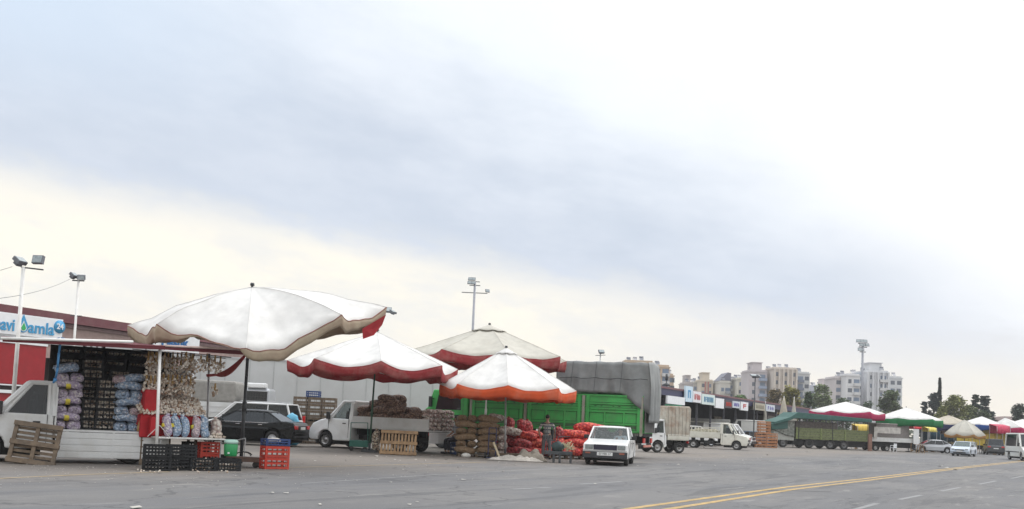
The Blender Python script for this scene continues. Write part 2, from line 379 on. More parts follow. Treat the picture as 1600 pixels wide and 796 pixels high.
def canopy_pts(apex, tips, nr, ne, pull, dip, bow, seed=0, wr=.02):
    n = len(tips); rows = []
    for i in range(n):
        a, b_ = tips[i], tips[(i + 1) % n]
        for k in range(ne):
            s = k / ne; e = a.lerp(b_, s); q = 4 * s * (1 - s)
            ctr = Vector((apex.x, apex.y, e.z)); e = e.lerp(ctr, pull * q); ln = (a - b_).length
            col = []
            for j in range(nr + 1):
                r = j / nr; p = apex.lerp(e, r); p.z += bow * math.sin(math.pi * r) - (dip[i % len(dip)] if isinstance(dip, list) else dip) * ln * q * (r ** 1.4)
                if 0 < j:
                    p.z += wr * r * noise.noise(Vector((p.x * 1.3 + seed, p.y * 1.3, seed))) * 2 + wr * 1.6 * r * noise.noise(Vector((i * 3.1 + s * 4.5, r * 1.3, seed + 5)))
                col.append(p)
            rows.append(col)
    return rows
def umbrella(label, base, apex, tips, mc, mv, val=.35, pull=.08, dip=.05, bow=.0, pole_m=dark_steel, cap=None, group='market umbrellas', poler=.035, mvin=None, wave=.25, seed=0, frame=True, piping=None, wr=.02, baseplate=True, valfn=None, nr=8, ne=14):
    """base, apex, tips in world metres"""
    base = Vector(base); T = thing('market_umbrella', label, 'umbrella', base, 0, group)
    lo = [Vector(t) - base for t in tips]; ap = Vector(apex) - base
    cols = canopy_pts(ap, lo, nr, ne, pull, dip, bow, seed, wr); n = len(cols)
    mb = MB(); v = [cols[0][0]]; 
    for c in cols: v += c[1:]
    f = []
    for i in range(n):
        j = (i + 1) % n; a = 1 + i * nr; b_ = 1 + j * nr; f.append((0, a, b_))
        for k in range(nr - 1): f.append((a + k, a + k + 1, b_ + k + 1, b_ + k))
    mb.faces(v, f, 0, None, True)
    o = mb.done('canopy', mc, T)
    rib_v = {0} | {1 + i * nr + k for i in range(0, n, ne) for k in range(nr)}
    for e in o.data.edges:
        if e.vertices[0] in rib_v and e.vertices[1] in rib_v: e.use_edge_sharp = True
    md = o.modifiers.new('thick', 'SOLIDIFY'); md.thickness = .006
    for k_ in range(0, len(cols), ne):
        mb = MB(); mb.path([p + Vector((0, 0, .006)) for p in cols[k_]], .010, 4); mb.done('seam', mc, T)
    mb = MB(); mb.path([c[-1] for c in cols] + [cols[0][-1]], .014, 5); mb.done('hem_piping', piping or mv, T)
    # valance
    mb = MB(); v = []; f = []; nv = 3
    for i, c in enumerate(cols):
        e = c[-1]; out = (e - ap); out.z = 0; out.normalize(); s = (i % ne) / ne; q = 4 * s * (1 - s)
        lv = val * (1 - wave * q + .05 * math.sin(i * .9 + seed))
        if valfn: lv = valfn(i // ne, s, lv)
        for k in range(nv + 1):
            r = k / nv; p = e + Vector((0, 0, -lv * r)) + out * (.006 + .05 * math.sin(i * 1.15 + seed) * r * val + .07 * val * r * noise.noise(Vector((i * .9, r, seed))) - .12 * lv * r + .05 * lv * math.sin(r * 3)); v.append(p)
    m_ = nv + 1
    for i in range(n):
        j = (i + 1) % n
        for k in range(nv): f.append((i * m_ + k, i * m_ + k + 1, j * m_ + k + 1, j * m_ + k))
    mb.faces(v, f, 0, None, True)
    o = mb.done('valance', mv, T); md = o.modifiers.new('thick', 'SOLIDIFY'); md.thickness = .006
    if mvin:      # darker clean lining seen from below
        pass
    if cap:
        cz, cr_ = cap; apc = ap + Vector((0, 0, .04)); ct = [ap + (t - ap) * cr_ + Vector((0, 0, .03)) for t in lo]
        cc = canopy_pts(apc, ct, 3, ne, -.05, -.02, .0, seed, 0)
        mb = MB(); v = [cc[0][0]]
        for i, c in enumerate(cc):
            e = c[-1].copy(); e.z += .022 * math.cos(i * 6.283 / ne); v += [c[1], c[2], e]
        f = []
        for i in range(len(cc)):
            j = (i + 1) % len(cc); a = 1 + i * 3; b_ = 1 + j * 3; f += [(0, a, b_), (a, a + 1, b_ + 1, b_), (a + 1, a + 2, b_ + 2, b_ + 1)]
        mb.faces(v, f, 0, None, True); o = mb.done('vent_flap', mc, T); md = o.modifiers.new('thick', 'SOLIDIFY'); md.thickness = .006
    top = ap + Vector((0, 0, .10))
    mb = MB(); mb.tube((0, 0, .05), (ap.x * .5, ap.y * .5, ap.z * .5), poler * 1.15, poler, 10); mb.tube((ap.x * .5, ap.y * .5, ap.z * .5), top, poler, poler * .8, 10); mb.tube((ap.x * .3, ap.y * .3, ap.z * .3), (ap.x * .3, ap.y * .3, ap.z * .3 + .25), poler * 1.5, poler * 1.5, 10)
    mb.done('pole', pole_m, T)
    mb = MB(); mb.tube(ap + Vector((0, 0, .04)), ap + Vector((0, 0, .11)), .06, .05, 8); mb.done('finial', dark_steel, T)
    if frame:
        hub = ap * .78; hub2 = Vector((ap.x * .78, ap.y * .78, ap.z * .76))
        for t in lo:
            mb = MB(); a = ap + Vector((0, 0, -.05)); e = t + Vector((0, 0, -.03)); mb.tube(a, e, .015, .012, 5); m2 = a.lerp(e, .5); mb.tube(hub2, m2 + Vector((0, 0, -.02)), .012, .012, 5); mb.done('rib', steel, T)
    if baseplate:
        mb = MB(); mb.box((0, 0, .04), (.55, .55, .08)); mb.tube((0, 0, .08), (0, 0, .35), .05, .05, 10); mb.done('base', dark_steel, T, bevel=.01)
    return T
def ring(center, rad, n, off, z, squash=1.0, zs=None):
    out = []
    for k in range(n):
        a = R(off + 360 * k / n) - math.pi / 2; zz = z if zs is None else z + zs[k % len(zs)]
        out.append(Vector((center.x + rad * math.cos(a), center.y + rad * squash * math.sin(a), zz)))
    return out
def zat(px, py, d): return P(px, py, d).z

# U1 large slack white umbrella over the garlic stall
d0 = 26.6;  b1 = GD(376, d0)
tips1 = [P(385, 543, 24.0), P(534, 492, 24.9), P(604, 484, 27.0), P(572, 498, 29.6), P(440, 508, 30.2), P(300, 506, 29.6), P(199, 512, 27.6), P(245, 506, 24.8)]
def vf1(e, s, lv):
    q = 4 * s * (1 - s)
    base = {0: .20 + .08 * q, 1: .28 + .03 * math.sin(s * 9), 2: .28, 6: .26 + .16 * s, 7: .02 + .40 * (1 - s) ** 5}.get(e, .4)
    return base
umbrella('large slack white umbrella with dirty beige hem over the garlic stall', b1, P(394, 449, 26.4), tips1, c_white, v_beige, .4, pull=.05, dip=[.15, .12, .06, .05, .03, .05, .06, .05], bow=.15, group='market umbrellas', poler=.04, wave=.1, seed=3, wr=.06, piping=mat('piping_rust', (.22, .09, .07), .8, var=.3), valfn=vf1, nr=10, ne=14, baseplate=False)
U1 = [o for o in COL.objects if o.name.startswith('market_umbrella')][-1]
mb = MB(); q_ = [P(566, 514, 26.0) - b1, P(603, 492, 27.0) - b1, P(597, 508, 26.9) - b1, P(584, 524, 26.5) - b1, P(567, 530, 26.1) - b1]
mb.faces(q_ + [p + Vector((0, .02, 0)) for p in q_], [(0, 1, 2, 3, 4), (9, 8, 7, 6, 5)] + [(i, (i + 1) % 5, 5 + (i + 1) % 5, 5 + i) for i in range(5)]); mb.done('red_lining', v_redin, U1)
# U2
def oct_umb(label, px, gy_d, apx, apy, rpx, tipy, off, mc, mv, **k):
    d = gy_d; s = F / d; b_ = GD(px, d); rr = rpx / s; zt = zat(px, tipy, d); zs = k.pop('zs', None)
    return umbrella(label, b_, P(apx, apy, d), ring(b_, rr, k.pop('n', 8), off, zt, zs=zs), mc, mv, **k)
oct_umb('white umbrella with faded red scalloped hem over the onion pickup', 577, 39.8, 590, 519, 133, 570, 12, c_white, v_red, val=.43, pull=.06, dip=.11, bow=.0, seed=11, pole_m=mat('green_post', (.03, .08, .05), .5), wr=.02)
oct_umb('beige umbrella with dull red hem behind the orange trimmed one', 756, 45.0, 765, 509, 128, 557, 14, c_grey, v_red, val=.48, pull=.05, dip=.07, bow=.0, seed=21, cap=(.1, .22), pole_m=white_steel, wr=.02)
oct_umb('white umbrella with bright orange scalloped hem over red onion sacks', 789, 39.7, 791, 545, 107, 606, 0, c_white, v_orange, val=.44, pull=.06, dip=.085, bow=.0, seed=31, cap=(.1, .16), pole_m=steel, wr=.015)
# ================================================================ buildings
def text(name, s, size, m, parent, loc, rot, ext=.01, align='CENTER', sx=1.0, bold=0.0):
    cu = bpy.data.curves.new(name, 'FONT'); cu.body = s; cu.size = size; cu.extrude = ext; cu.align_x = align; cu.align_y = 'CENTER'; cu.offset = bold
    t_ = bpy.data.objects.new('tmp', cu); COL.objects.link(t_); me = bpy.data.meshes.new_from_object(t_); bpy.data.objects.remove(t_); me.materials.clear(); return put(name, me, m, parent, loc=loc, rot=rot, sc=(sx, 1, 1))
def frame_of(a, b_):
    """empty-style frame: origin at a, local x towards b_, local -y faces the camera side"""
    d = b_ - a; return math.atan2(d.y, d.x), math.hypot(d.x, d.y)
burg = mat('burgundy_metal', (.13, .035, .045), .55, var=.1, dirt=(.2, .14, .13), dirtamt=.4)
navy = mat('navy_fascia', (.02, .022, .075), .5, var=.15)
sign_white = mat('sign_white', (.76, .78, .80), .45, var=.03, dirt=(.5, .5, .48), dirtamt=.25)
sign_blue = mat('sign_blue', (.02, .13, .34), .5, var=.05); sign_cyan = mat('sign_cyan', (.05, .3, .55), .5, var=.05); sign_green = mat('sign_green', (.03, .38, .12), .5, var=.05)
sign_red = mat('sign_red', (.6, .05, .04), .5, var=.05)
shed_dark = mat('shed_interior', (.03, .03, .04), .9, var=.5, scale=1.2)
conc = mat('concrete', (.32, .31, .29), .85, var=.12, dirt=(.16, .15, .14), dirtamt=.4)
# --- left wholesale hall, its fascia carries the water-drop sign
A = P(-60, 480, 38.5); B = P(200, 512, 47.0); A.z = B.z = 5.0
rz, ln = frame_of(A, B)
hall = thing('market_hall', 'long low wholesale hall with burgundy roof edge at the left', 'market hall', (A.x, A.y, 0), rz)
LEN = ln + 9
def part(mbf, name, m, T, **k):
    mb = MB(); mbf(mb); return mb.done(name, m, T, **k)
part(lambda b: (b.bx(-6, LEN, -.5, .9, 4.72, 4.98), b.bx(-6, LEN, -.5, -.42, 4.98, 5.10)), 'roof_edge', burg, hall)
part(lambda b: b.prism([(0, 0), (0, 0)] if False else [(-6, 4.55), (LEN, 4.55), (LEN, 4.7), (-6, 4.7)], -.3, 12), 'roof', mat('roof_sheet', (.2, .13, .13), .6), hall)
part(lambda b: b.bx(-6, LEN, -.2, .1, 3.2, 4.55), 'fascia', mat('fascia_dusty_pink', (.33, .24, .22), .7), hall)
part(lambda b: b.bx(-6, LEN, -.25, -.18, 3.75, 4.05), 'gutter', steel, hall)
part(lambda b: b.bx(-6, LEN, 3, 3.2, 0, 4.5), 'wall', mat('hall_back_wall', (.12, .11, .11), .9), hall)
for i in range(7): part(lambda b: b.box((-3 + i * 4.2, 0, 1.6), (.25, .25, 3.2)), 'pillar', conc, hall)
# sign board hanging in front of the fascia
sa = P(-30, 490, 36.5); sb = P(99, 500, 39.6); srz, sl = frame_of(sa, sb)
ztop = P(40, 492, 38).z; zbot = P(40, 525, 38).z
S = thing('shop_sign', 'white shop sign with blue lettering and a water drop', 'sign', (sa.x, sa.y, 0), srz)
part(lambda b: b.bx(0, sl, 0, .12, zbot, ztop), 'board', sign_white, S, bevel=.01)
def sx(px):          # px on the board -> local x
    t0, t1 = 0, sl
    for _ in range(30):
        t = (t0 + t1) / 2; q = sa.lerp(sb, t / sl); X_ = q.x / q.y * 1600 + 800 + 10
        if X_ < px: t0 = t
        else: t1 = t
    return t
zc = (ztop + zbot) / 2
text('lettering', 'navi', .62, sign_cyan, S, (sx(14), -.02, zc - .06), (R(90), 0, 0), bold=.012, sx=.86)
text('lettering', 'amla', .62, sign_cyan, S, (sx(72), -.02, zc - .06), (R(90), 0, 0), bold=.012)
drop = [(math.sin(t) * (.20 if math.cos(t) < 0.2 else .20 * (1 - (math.cos(t) - .2) / .8) ** .9), -math.cos(t) * -.0 + (-.2 * -math.cos(t) if False else 0)) for t in [0]]
def dropshape(k):
    o = []
    for i in range(24):
        a = 2 * math.pi * i / 24; r = 1.0
        x = math.sin(a) * (1.0 if math.cos(a) < 0 else (1 - math.cos(a)) ** .8 + 0); z = -1 * -math.cos(a); z = z if z < 0 else z * 2.1
        o.append((x * .19 * k, z * .19 * k))
    return o
xm = sx(43)
mb = MB(); mb.prism([(x + xm, z + zc - .05) for x, z in dropshape(1.15)], -.03, -.005); mb.done('drop_emblem', sign_cyan, S)
mb = MB(); mb.prism([(x + xm, z + zc - .10) for x, z in dropshape(.68)], -.045, -.02); mb.done('drop_emblem', sign_white, S)
mb = MB(); mb.prism([(x + xm, z + zc - .10) for x, z in dropshape(.5)], -.06, -.03); mb.done('drop_emblem', sign_green, S)
xr = sx(100)
mb = MB(); mb.tube((xr, -.03, zc + .1), (xr, 0, zc + .1), .25, .25, 24); mb.done('number_disc', sign_cyan, S)
text('lettering', '24', .3, sign_white, S, (xr, -.05, zc + .1), (R(90), 0, 0), bold=.006)
# second sign glimpsed under the slack umbrella
pa = P(228, 527, 30.8); pb = P(312, 533, 32.6); prz, pl = frame_of(pa, pb)
S2 = thing('shop_sign', 'white sign with dark blue lettering glimpsed under the big slack umbrella', 'sign', (pa.x, pa.y, 0), prz)
zt = P(270, 516, 31.5).z; zb_ = P(270, 549, 31.5).z
part(lambda b: b.bx(0, pl, 0, .08, zb_, zt), 'board', sign_white, S2)
for x in (.1, pl - .1): part(lambda b: b.tube((x, .1, 0), (x, .1, zb_), .03, .03, 8), 'post', steel, S2)
text('lettering', 'Plastik', .40, sign_blue, S2, (pl * .52, -.02, P(270, 534, 31.5).z), (R(90), 0, 0), bold=.012)

# --- right market shed receding along the road
A = P(1000, 604, 81); B = P(1290, 650, 148); A.z = B.z = 4.65
rz, ln = frame_of(A, B)
shed = thing('market_shed', 'long dark market shed with navy fascia receding behind the pickups', 'market shed', (A.x, A.y, 0), rz)
part(lambda b: b.bx(-2, ln, -1.0, -.9, 4.1, 4.62), 'fascia', navy, shed)
part(lambda b: (b.bx(-2, ln, -1.08, -.85, 4.62, 4.78)), 'roof_edge', mat('roof_edge_red', (.16, .07, .08), .6), shed)
part(lambda b: b.prism([(-2, 4.45), (ln, 4.45), (ln, 4.58), (-2, 4.58)], -.85, 14), 'roof', mat('shed_roof', (.2, .17, .17), .7), shed)
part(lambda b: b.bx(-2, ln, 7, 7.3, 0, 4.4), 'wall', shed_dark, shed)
for i in range(20): part(lambda b: b.box((i * 4.3, -.6, 2.2), (.16, .16, 4.4)), 'pillar', mat('shed_pillar', (.10, .10, .12), .8), shed)
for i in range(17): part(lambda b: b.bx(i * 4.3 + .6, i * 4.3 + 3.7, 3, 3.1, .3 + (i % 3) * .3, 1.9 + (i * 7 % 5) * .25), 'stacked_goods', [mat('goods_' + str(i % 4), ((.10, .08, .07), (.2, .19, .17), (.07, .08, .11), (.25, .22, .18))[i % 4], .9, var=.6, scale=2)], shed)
# signs on the shed: pixel span -> local x along fascia
def shx(px):
    t0, t1 = -4.0, ln
    for _ in range(30):
        t = (t0 + t1) / 2; q = A + (B - A) * (t / ln)
        lo = GD(px, q.y, 4.2)
        if q.x < lo.x: t0 = t
        else: t1 = t
    return t
rr_ = random.Random(3)
def shed_sign(label, x0, x1, z0, z1, col, ink=None, bars=0, sc=1.0, txt=None):
    a, b_ = shx(x0), shx(x1); T = thing('shop_sign', label, 'sign', (A.x + math.cos(rz) * a, A.y + math.sin(rz) * a, 0), rz, 'shop signs on the market shed')
    w_ = b_ - a; part(lambda b: b.bx(0, w_, -1.28, -1.12, z0, z1), 'board', mat('sg_' + label.replace(' ', '_')[:18], col, .6, var=.06), T)
    if ink is not None:
        im = mat('ink_' + label.replace(' ', '_')[:18], ink, .6, var=.1)
        def glyphs(b):
            n = bars; 
            for i in range(n):
                cx = w_ * (.12 + .76 * (i + .5) / n); gw = w_ * .76 / n * .5; gh = (z1 - z0) * .5; zc_ = (z0 + z1) / 2
                b.bx(cx - gw / 2, cx - gw / 4, -1.31, -1.285, zc_ - gh / 2, zc_ + gh / 2)
                k = rr_.randint(0, 3)
                if k != 0: b.bx(cx - gw / 4, cx + gw / 2, -1.31, -1.285, zc_ + gh / 2 - gh * .22, zc_ + gh / 2)
                if k != 1: b.bx(cx - gw / 4, cx + gw / 2, -1.31, -1.285, zc_ - gh * .11, zc_ + gh * .11)
                if k != 2: b.bx(cx + gw / 4, cx + gw / 2, -1.312, -1.287, zc_ - gh / 2, zc_ + gh * .3)
        part(glyphs, 'lettering', im, T)
    return T
shed_sign('white square shop sign above the canvas box truck', 1020, 1048, 3.42, 4.07, (.75, .77, .8))
sg = shed_sign('tall pale blue shop sign panel rising above the shed roof', 1049, 1060, 3.75, 5.1, (.55, .68, .78), (.08, .3, .55), 1)
shed_sign('white shop sign with thin red lettering', 1061, 1074, 3.78, 4.74, (.72, .73, .76), (.5, .07, .07), 5)
shed_sign('white and pale green shop sign with blue lettering', 1075.5, 1096, 3.7, 4.63, (.62, .72, .70), (.03, .2, .38), 7)
shed_sign('plain white square shop sign beside the green one', 1097.5, 1111, 3.5, 4.42, (.76, .78, .8))
shed_sign('dark shop sign with red lettering', 1112.5, 1124, 3.6, 4.35, (.07, .05, .06), (.6, .06, .04), 5)
shed_sign('pale shop sign with violet lettering', 1125, 1136.5, 3.7, 4.36, (.55, .6, .66), (.12, .1, .4), 5)
shed_sign('white shop sign with small green mark', 1138, 1150, 3.55, 4.4, (.78, .79, .8), (.1, .3, .2), 1)
shed_sign('weathered beige shop sign on the shed', 1160, 1177, 3.75, 4.5, (.42, .39, .31), (.3, .27, .2), 6)
shed_sign('pale shop sign with a pink panel', 1179, 1193, 3.75, 4.5, (.5, .48, .46), (.55, .2, .2), 3)
# grey kiosk row with light panels at the far end of the shed
k0 = P(1196, 640, 120); k1 = P(1245, 640, 120); 
kiosk = thing('kiosk', 'grey kiosk with white bands behind the closed umbrellas', 'kiosk', (k0.x, k0.y, 0), R(10))
kl = k1.x - k0.x
part(lambda b: b.bx(0, kl, 0, 3, 0, 3.4), 'wall', mat('kiosk_wall', (.42, .4, .38), .8), kiosk)
part(lambda b: b.bx(-.1, kl + .1, -.3, 3.1, 3.4, 3.65), 'roof', mat('kiosk_roof', (.1, .07, .08), .7), kiosk)
part(lambda b: b.bx(.5, kl - .4, -.05, 0, 2.2, 2.7), 'band', sign_white, kiosk)
part(lambda b: b.bx(.3, kl - .3, -.05, 0, .8, 1.9), 'shutter', mat('kiosk_shutter', (.2, .22, .21), .7), kiosk)

# ================================================================ apartment blocks
wins = {}
def box_mesh(name, dx, dy, dz, m):
    k = (name, dx, dy, dz, m.name)
    if k not in wins:
        mb = MB(); mb.bx(-dx / 2, dx / 2, -dy / 2, dy / 2, 0, dz); bmesh.ops.recalc_face_normals(mb.bm, faces=mb.bm.faces)
        me = bpy.data.meshes.new(name); mb.bm.to_mesh(me); mb.bm.free(); me.materials.append(m); wins[k] = me
    return wins[k]
winm = mat('window_dark', (.07, .085, .11), .25, var=.3, scale=.2); winm2 = mat('window_blue', (.12, .17, .25), .3, var=.3, scale=.2)
railm = mat('balcony_white', (.5, .5, .5), .7); tankm = mat('water_tank', (.36, .36, .38), .6); solar = mat('solar_panel', (.16, .17, .2), .6)
def apartment(label, x0, x1, top, col, d, depth=14, floors=8, yaw=0, balc=0, stripe=None, seed=0, roof=None, ribs=None, balcol=None, wins_=True):
    rs = random.Random(seed); a, b_ = GD(x0, d), GD(x1, d); H = P((x0 + x1) / 2, top, d).z; wd = (b_ - a).length / math.cos(R(yaw)) 
    T = thing('apartment_block', label, 'apartment block', ((a.x + b_.x) / 2, d, 0), R(yaw), 'apartment blocks on the skyline')
    cm = mat('render_' + '_'.join('%02d' % int(c * 99) for c in col), col, .85, var=.06, scale=.3, dirt=tuple(c * .6 for c in col), dirtamt=.4, dscale=.15)
    mb = MB(); mb.bx(-wd / 2, wd / 2, 0, depth, 0, H - .9); mb.bx(-wd / 2 - .25, wd / 2 + .25, -.25, depth + .25, H - .9, H - .55); mb.bx(-wd / 2 + .2, wd / 2 - .2, .2, depth - .2, H - .55, H)
    [mb.bx(-wd / 2 - .12, wd / 2 + .12, -.14, .02, k_ * (H - 1.2) / floors - .05, k_ * (H - 1.2) / floors + .18) for k_ in range(2, floors)]
    mb.done('wall', cm, T)
    fh = (H - 1.2) / floors; nw = max(2, int(wd / 2.7)); bm_ = balcol or railm
    for k in range(1, floors):
        z = k * fh
        if z < 6: continue
        for i in range(nw):
            cx = -wd / 2 + wd * (i + .5) / nw; isb = balc and (i % 3 == balc - 1 or (balc == 3 and i % 2))
            if isb:
                put('balcony', box_mesh('balcony', min(2.9, wd / nw * .95), 1.3, 1.0, bm_), None, T, loc=(cx, -.66, z))
                put('window', box_mesh('window', 2.0, .12, 1.35, winm2), None, T, loc=(cx, -.02, z + 1.03))
            elif wins_:
                put('window', box_mesh('window', rs.choice((1.1, 1.5)), .12, 1.45, winm if rs.random() < .7 else winm2), None, T, loc=(cx + rs.uniform(-.1, .1), -.02, z + .9))
    if stripe:
        sm = mat('stripe_' + label[:8], stripe, .8)
        for cx in (-wd * .12, wd * .12): put('facade_stripe', box_mesh('facade_stripe', wd * .10, .5, H - 2, sm), None, T, loc=(cx, -.2, 1))
    if ribs:
        for i in range(ribs + 1): put('facade_rib', box_mesh('facade_rib', .55, .9, H - .7, cm), None, T, loc=(-wd / 2 + .3 + (wd - .6) * i / ribs, -.42, 0))
    # roof clutter: solar water heaters
    for i in range(max(2, int(wd / 2.6))):
        cx = -wd / 2 + 1.2 + (wd - 2.4) * (i + rs.random() * .6) / max(2, int(wd / 2.6)); cy = rs.uniform(1, depth - 2)
        mb = MB(); mb.tube((cx - .6, cy, H + 1.3), (cx + .6, cy, H + 1.3), .26, .26, 8); mb.box((cx, cy - .7, H + .65), (1.1, 1.3, .08), rot=(R(38), 0, 0)); mb.bx(cx - .7, cx - .62, cy - .04, cy + .04, H, H + 1.5); mb.bx(cx + .62, cx + .7, cy - .04, cy + .04, H, H + 1.5)
        mb.done('water_heater', tankm if i % 2 else solar, T)
    if roof == 'slant':
        mb = MB(); mb.prism([(-wd / 2, H), (wd / 2 + .4, H), (wd / 2 + .4, H + 3.2), (wd / 4, H + 3.4)], 1, depth); mb.done('roof', mat('slant_roof', (.12, .12, .16), .5), T)
    if roof == 'hut':
        mb = MB(); mb.bx(-wd * .25, wd * .3, 3, depth - 3, H, H + 2.8); mb.bx(-wd * .3, wd * .35, 2.6, depth - 2.6, H + 2.8, H + 3.05); mb.done('stair_tower', cm, T)
    return T
ap = apartment
ap('tan apartment block just right of the grey tarpaulin', 972, 1017, 563, (.42, .33, .24), 330, floors=9, ribs=5, seed=1)
ap('peach apartment block with grey balconies and rooftop tanks', 1018, 1043, 570, (.50, .38, .27), 320, floors=8, balc=2, seed=2)
ap('low pale peach wing beside the tank-topped block', 1042, 1050, 584, (.52, .40, .30), 326, floors=7, seed=3, wins_=True)
ap('grey apartment block with antenna at the left of the far cluster', 1067, 1081, 597, (.42, .38, .37), 430, floors=6, balc=2, seed=4, roof='hut')
ap('narrow grey green block beside the red striped one', 1081.5, 1091, 596, (.44, .42, .38), 428, floors=6, seed=5)
ap('cream apartment block with two red vertical stripes', 1092, 1112, 593, (.55, .48, .38), 420, floors=7, stripe=(.38, .14, .11), seed=6, roof='hut')
ap('pale lilac narrow apartment block', 1112.5, 1122, 600, (.5, .47, .48), 425, floors=6, seed=7)
ap('apartment block with blue balconies under a slanted dark roof', 1123, 1139, 595, (.53, .51, .46), 410, floors=5, balc=3, balcol=mat('balcony_grey', (.25, .27, .3), .7), seed=8, roof='slant')
ap('pale green grey apartment block beside the slanted roof', 1139.5, 1150, 594, (.48, .49, .44), 415, floors=6, balc=1, seed=9)
ap('cream white apartment block with few windows', 1151, 1168, 590, (.58, .56, .48), 405, floors=7, seed=10)
ap('grey lilac apartment block with a raised white rooftop canopy', 1168.5, 1196, 578, (.46, .42, .43), 385, floors=8, balc=3, balcol=mat('balcony_blue', (.25, .31, .42), .7), seed=11, roof='hut')
ap('narrow cream apartment block between the two tall ones', 1196.5, 1206, 578, (.53, .49, .42), 390, floors=8, seed=12)
ap('tall cream apartment block with vertical ribs', 1206.5, 1243, 574, (.55, .49, .43), 380, floors=8, ribs=5, balc=0, seed=13)
ap('pale grey apartment block with dark balconies on its left', 1243.5, 1263, 581, (.52, .53, .53), 385, floors=8, balc=1, balcol=mat('balcony_dark', (.12, .14, .19), .7), seed=14)
ap('small distant bluish apartment block', 1265, 1279, 602, (.42, .44, .5), 520, floors=6, balc=2, seed=15)
ap('small distant pinkish apartment block', 1281, 1303, 601, (.48, .42, .42), 520, floors=6, seed=16, roof='hut')
ap('white apartment block with pink balcony bands', 1304, 1320, 588, (.54, .5, .5), 372, floors=8, balc=2, balcol=mat('balcony_pink', (.48, .3, .29), .7), seed=17)
ap('white apartment block with broad blank panels', 1320.5, 1342, 584, (.62, .62, .63), 366, floors=7, balc=3, seed=18)
ap('white apartment block with grey blue vertical ribs', 1352, 1387, 579, (.57, .58, .6), 370, floors=8, ribs=4, balc=2, seed=19, roof='hut')
ap('bluish grey recessed apartment block between the white ones', 1342.5, 1351.5, 582, (.38, .42, .48), 374, floors=8, seed=20)
ap('white slim apartment block at the right end of the skyline', 1388, 1408, 588, (.58, .59, .6), 378, floors=8, seed=21)

# far reddish hill
mb = MB(); v = []; nn_ = 40; 
for i in range(nn_ + 1):
    px = 1490 + i * 8; hh = 652 - 0 + 4 * noise.noise(Vector((i * .15, 0, 0))) + (1 if i > 5 else (5 - i) * 1.5); p = P(px, hh, 640); v += [(p.x, 640, -.5), (p.x, 640, p.z), (p.x, 740, p.z * .8)]
mb.faces(v, [(3 * i, 3 * i + 3, 3 * i + 4, 3 * i + 1) for i in range(nn_)] + [(3 * i + 1, 3 * i + 4, 3 * i + 5, 3 * i + 2) for i in range(nn_)])
tag(mb.done('hills', mat('hill_earth', (.30, .2, .18), .95, scale=.02)), kind='structure')

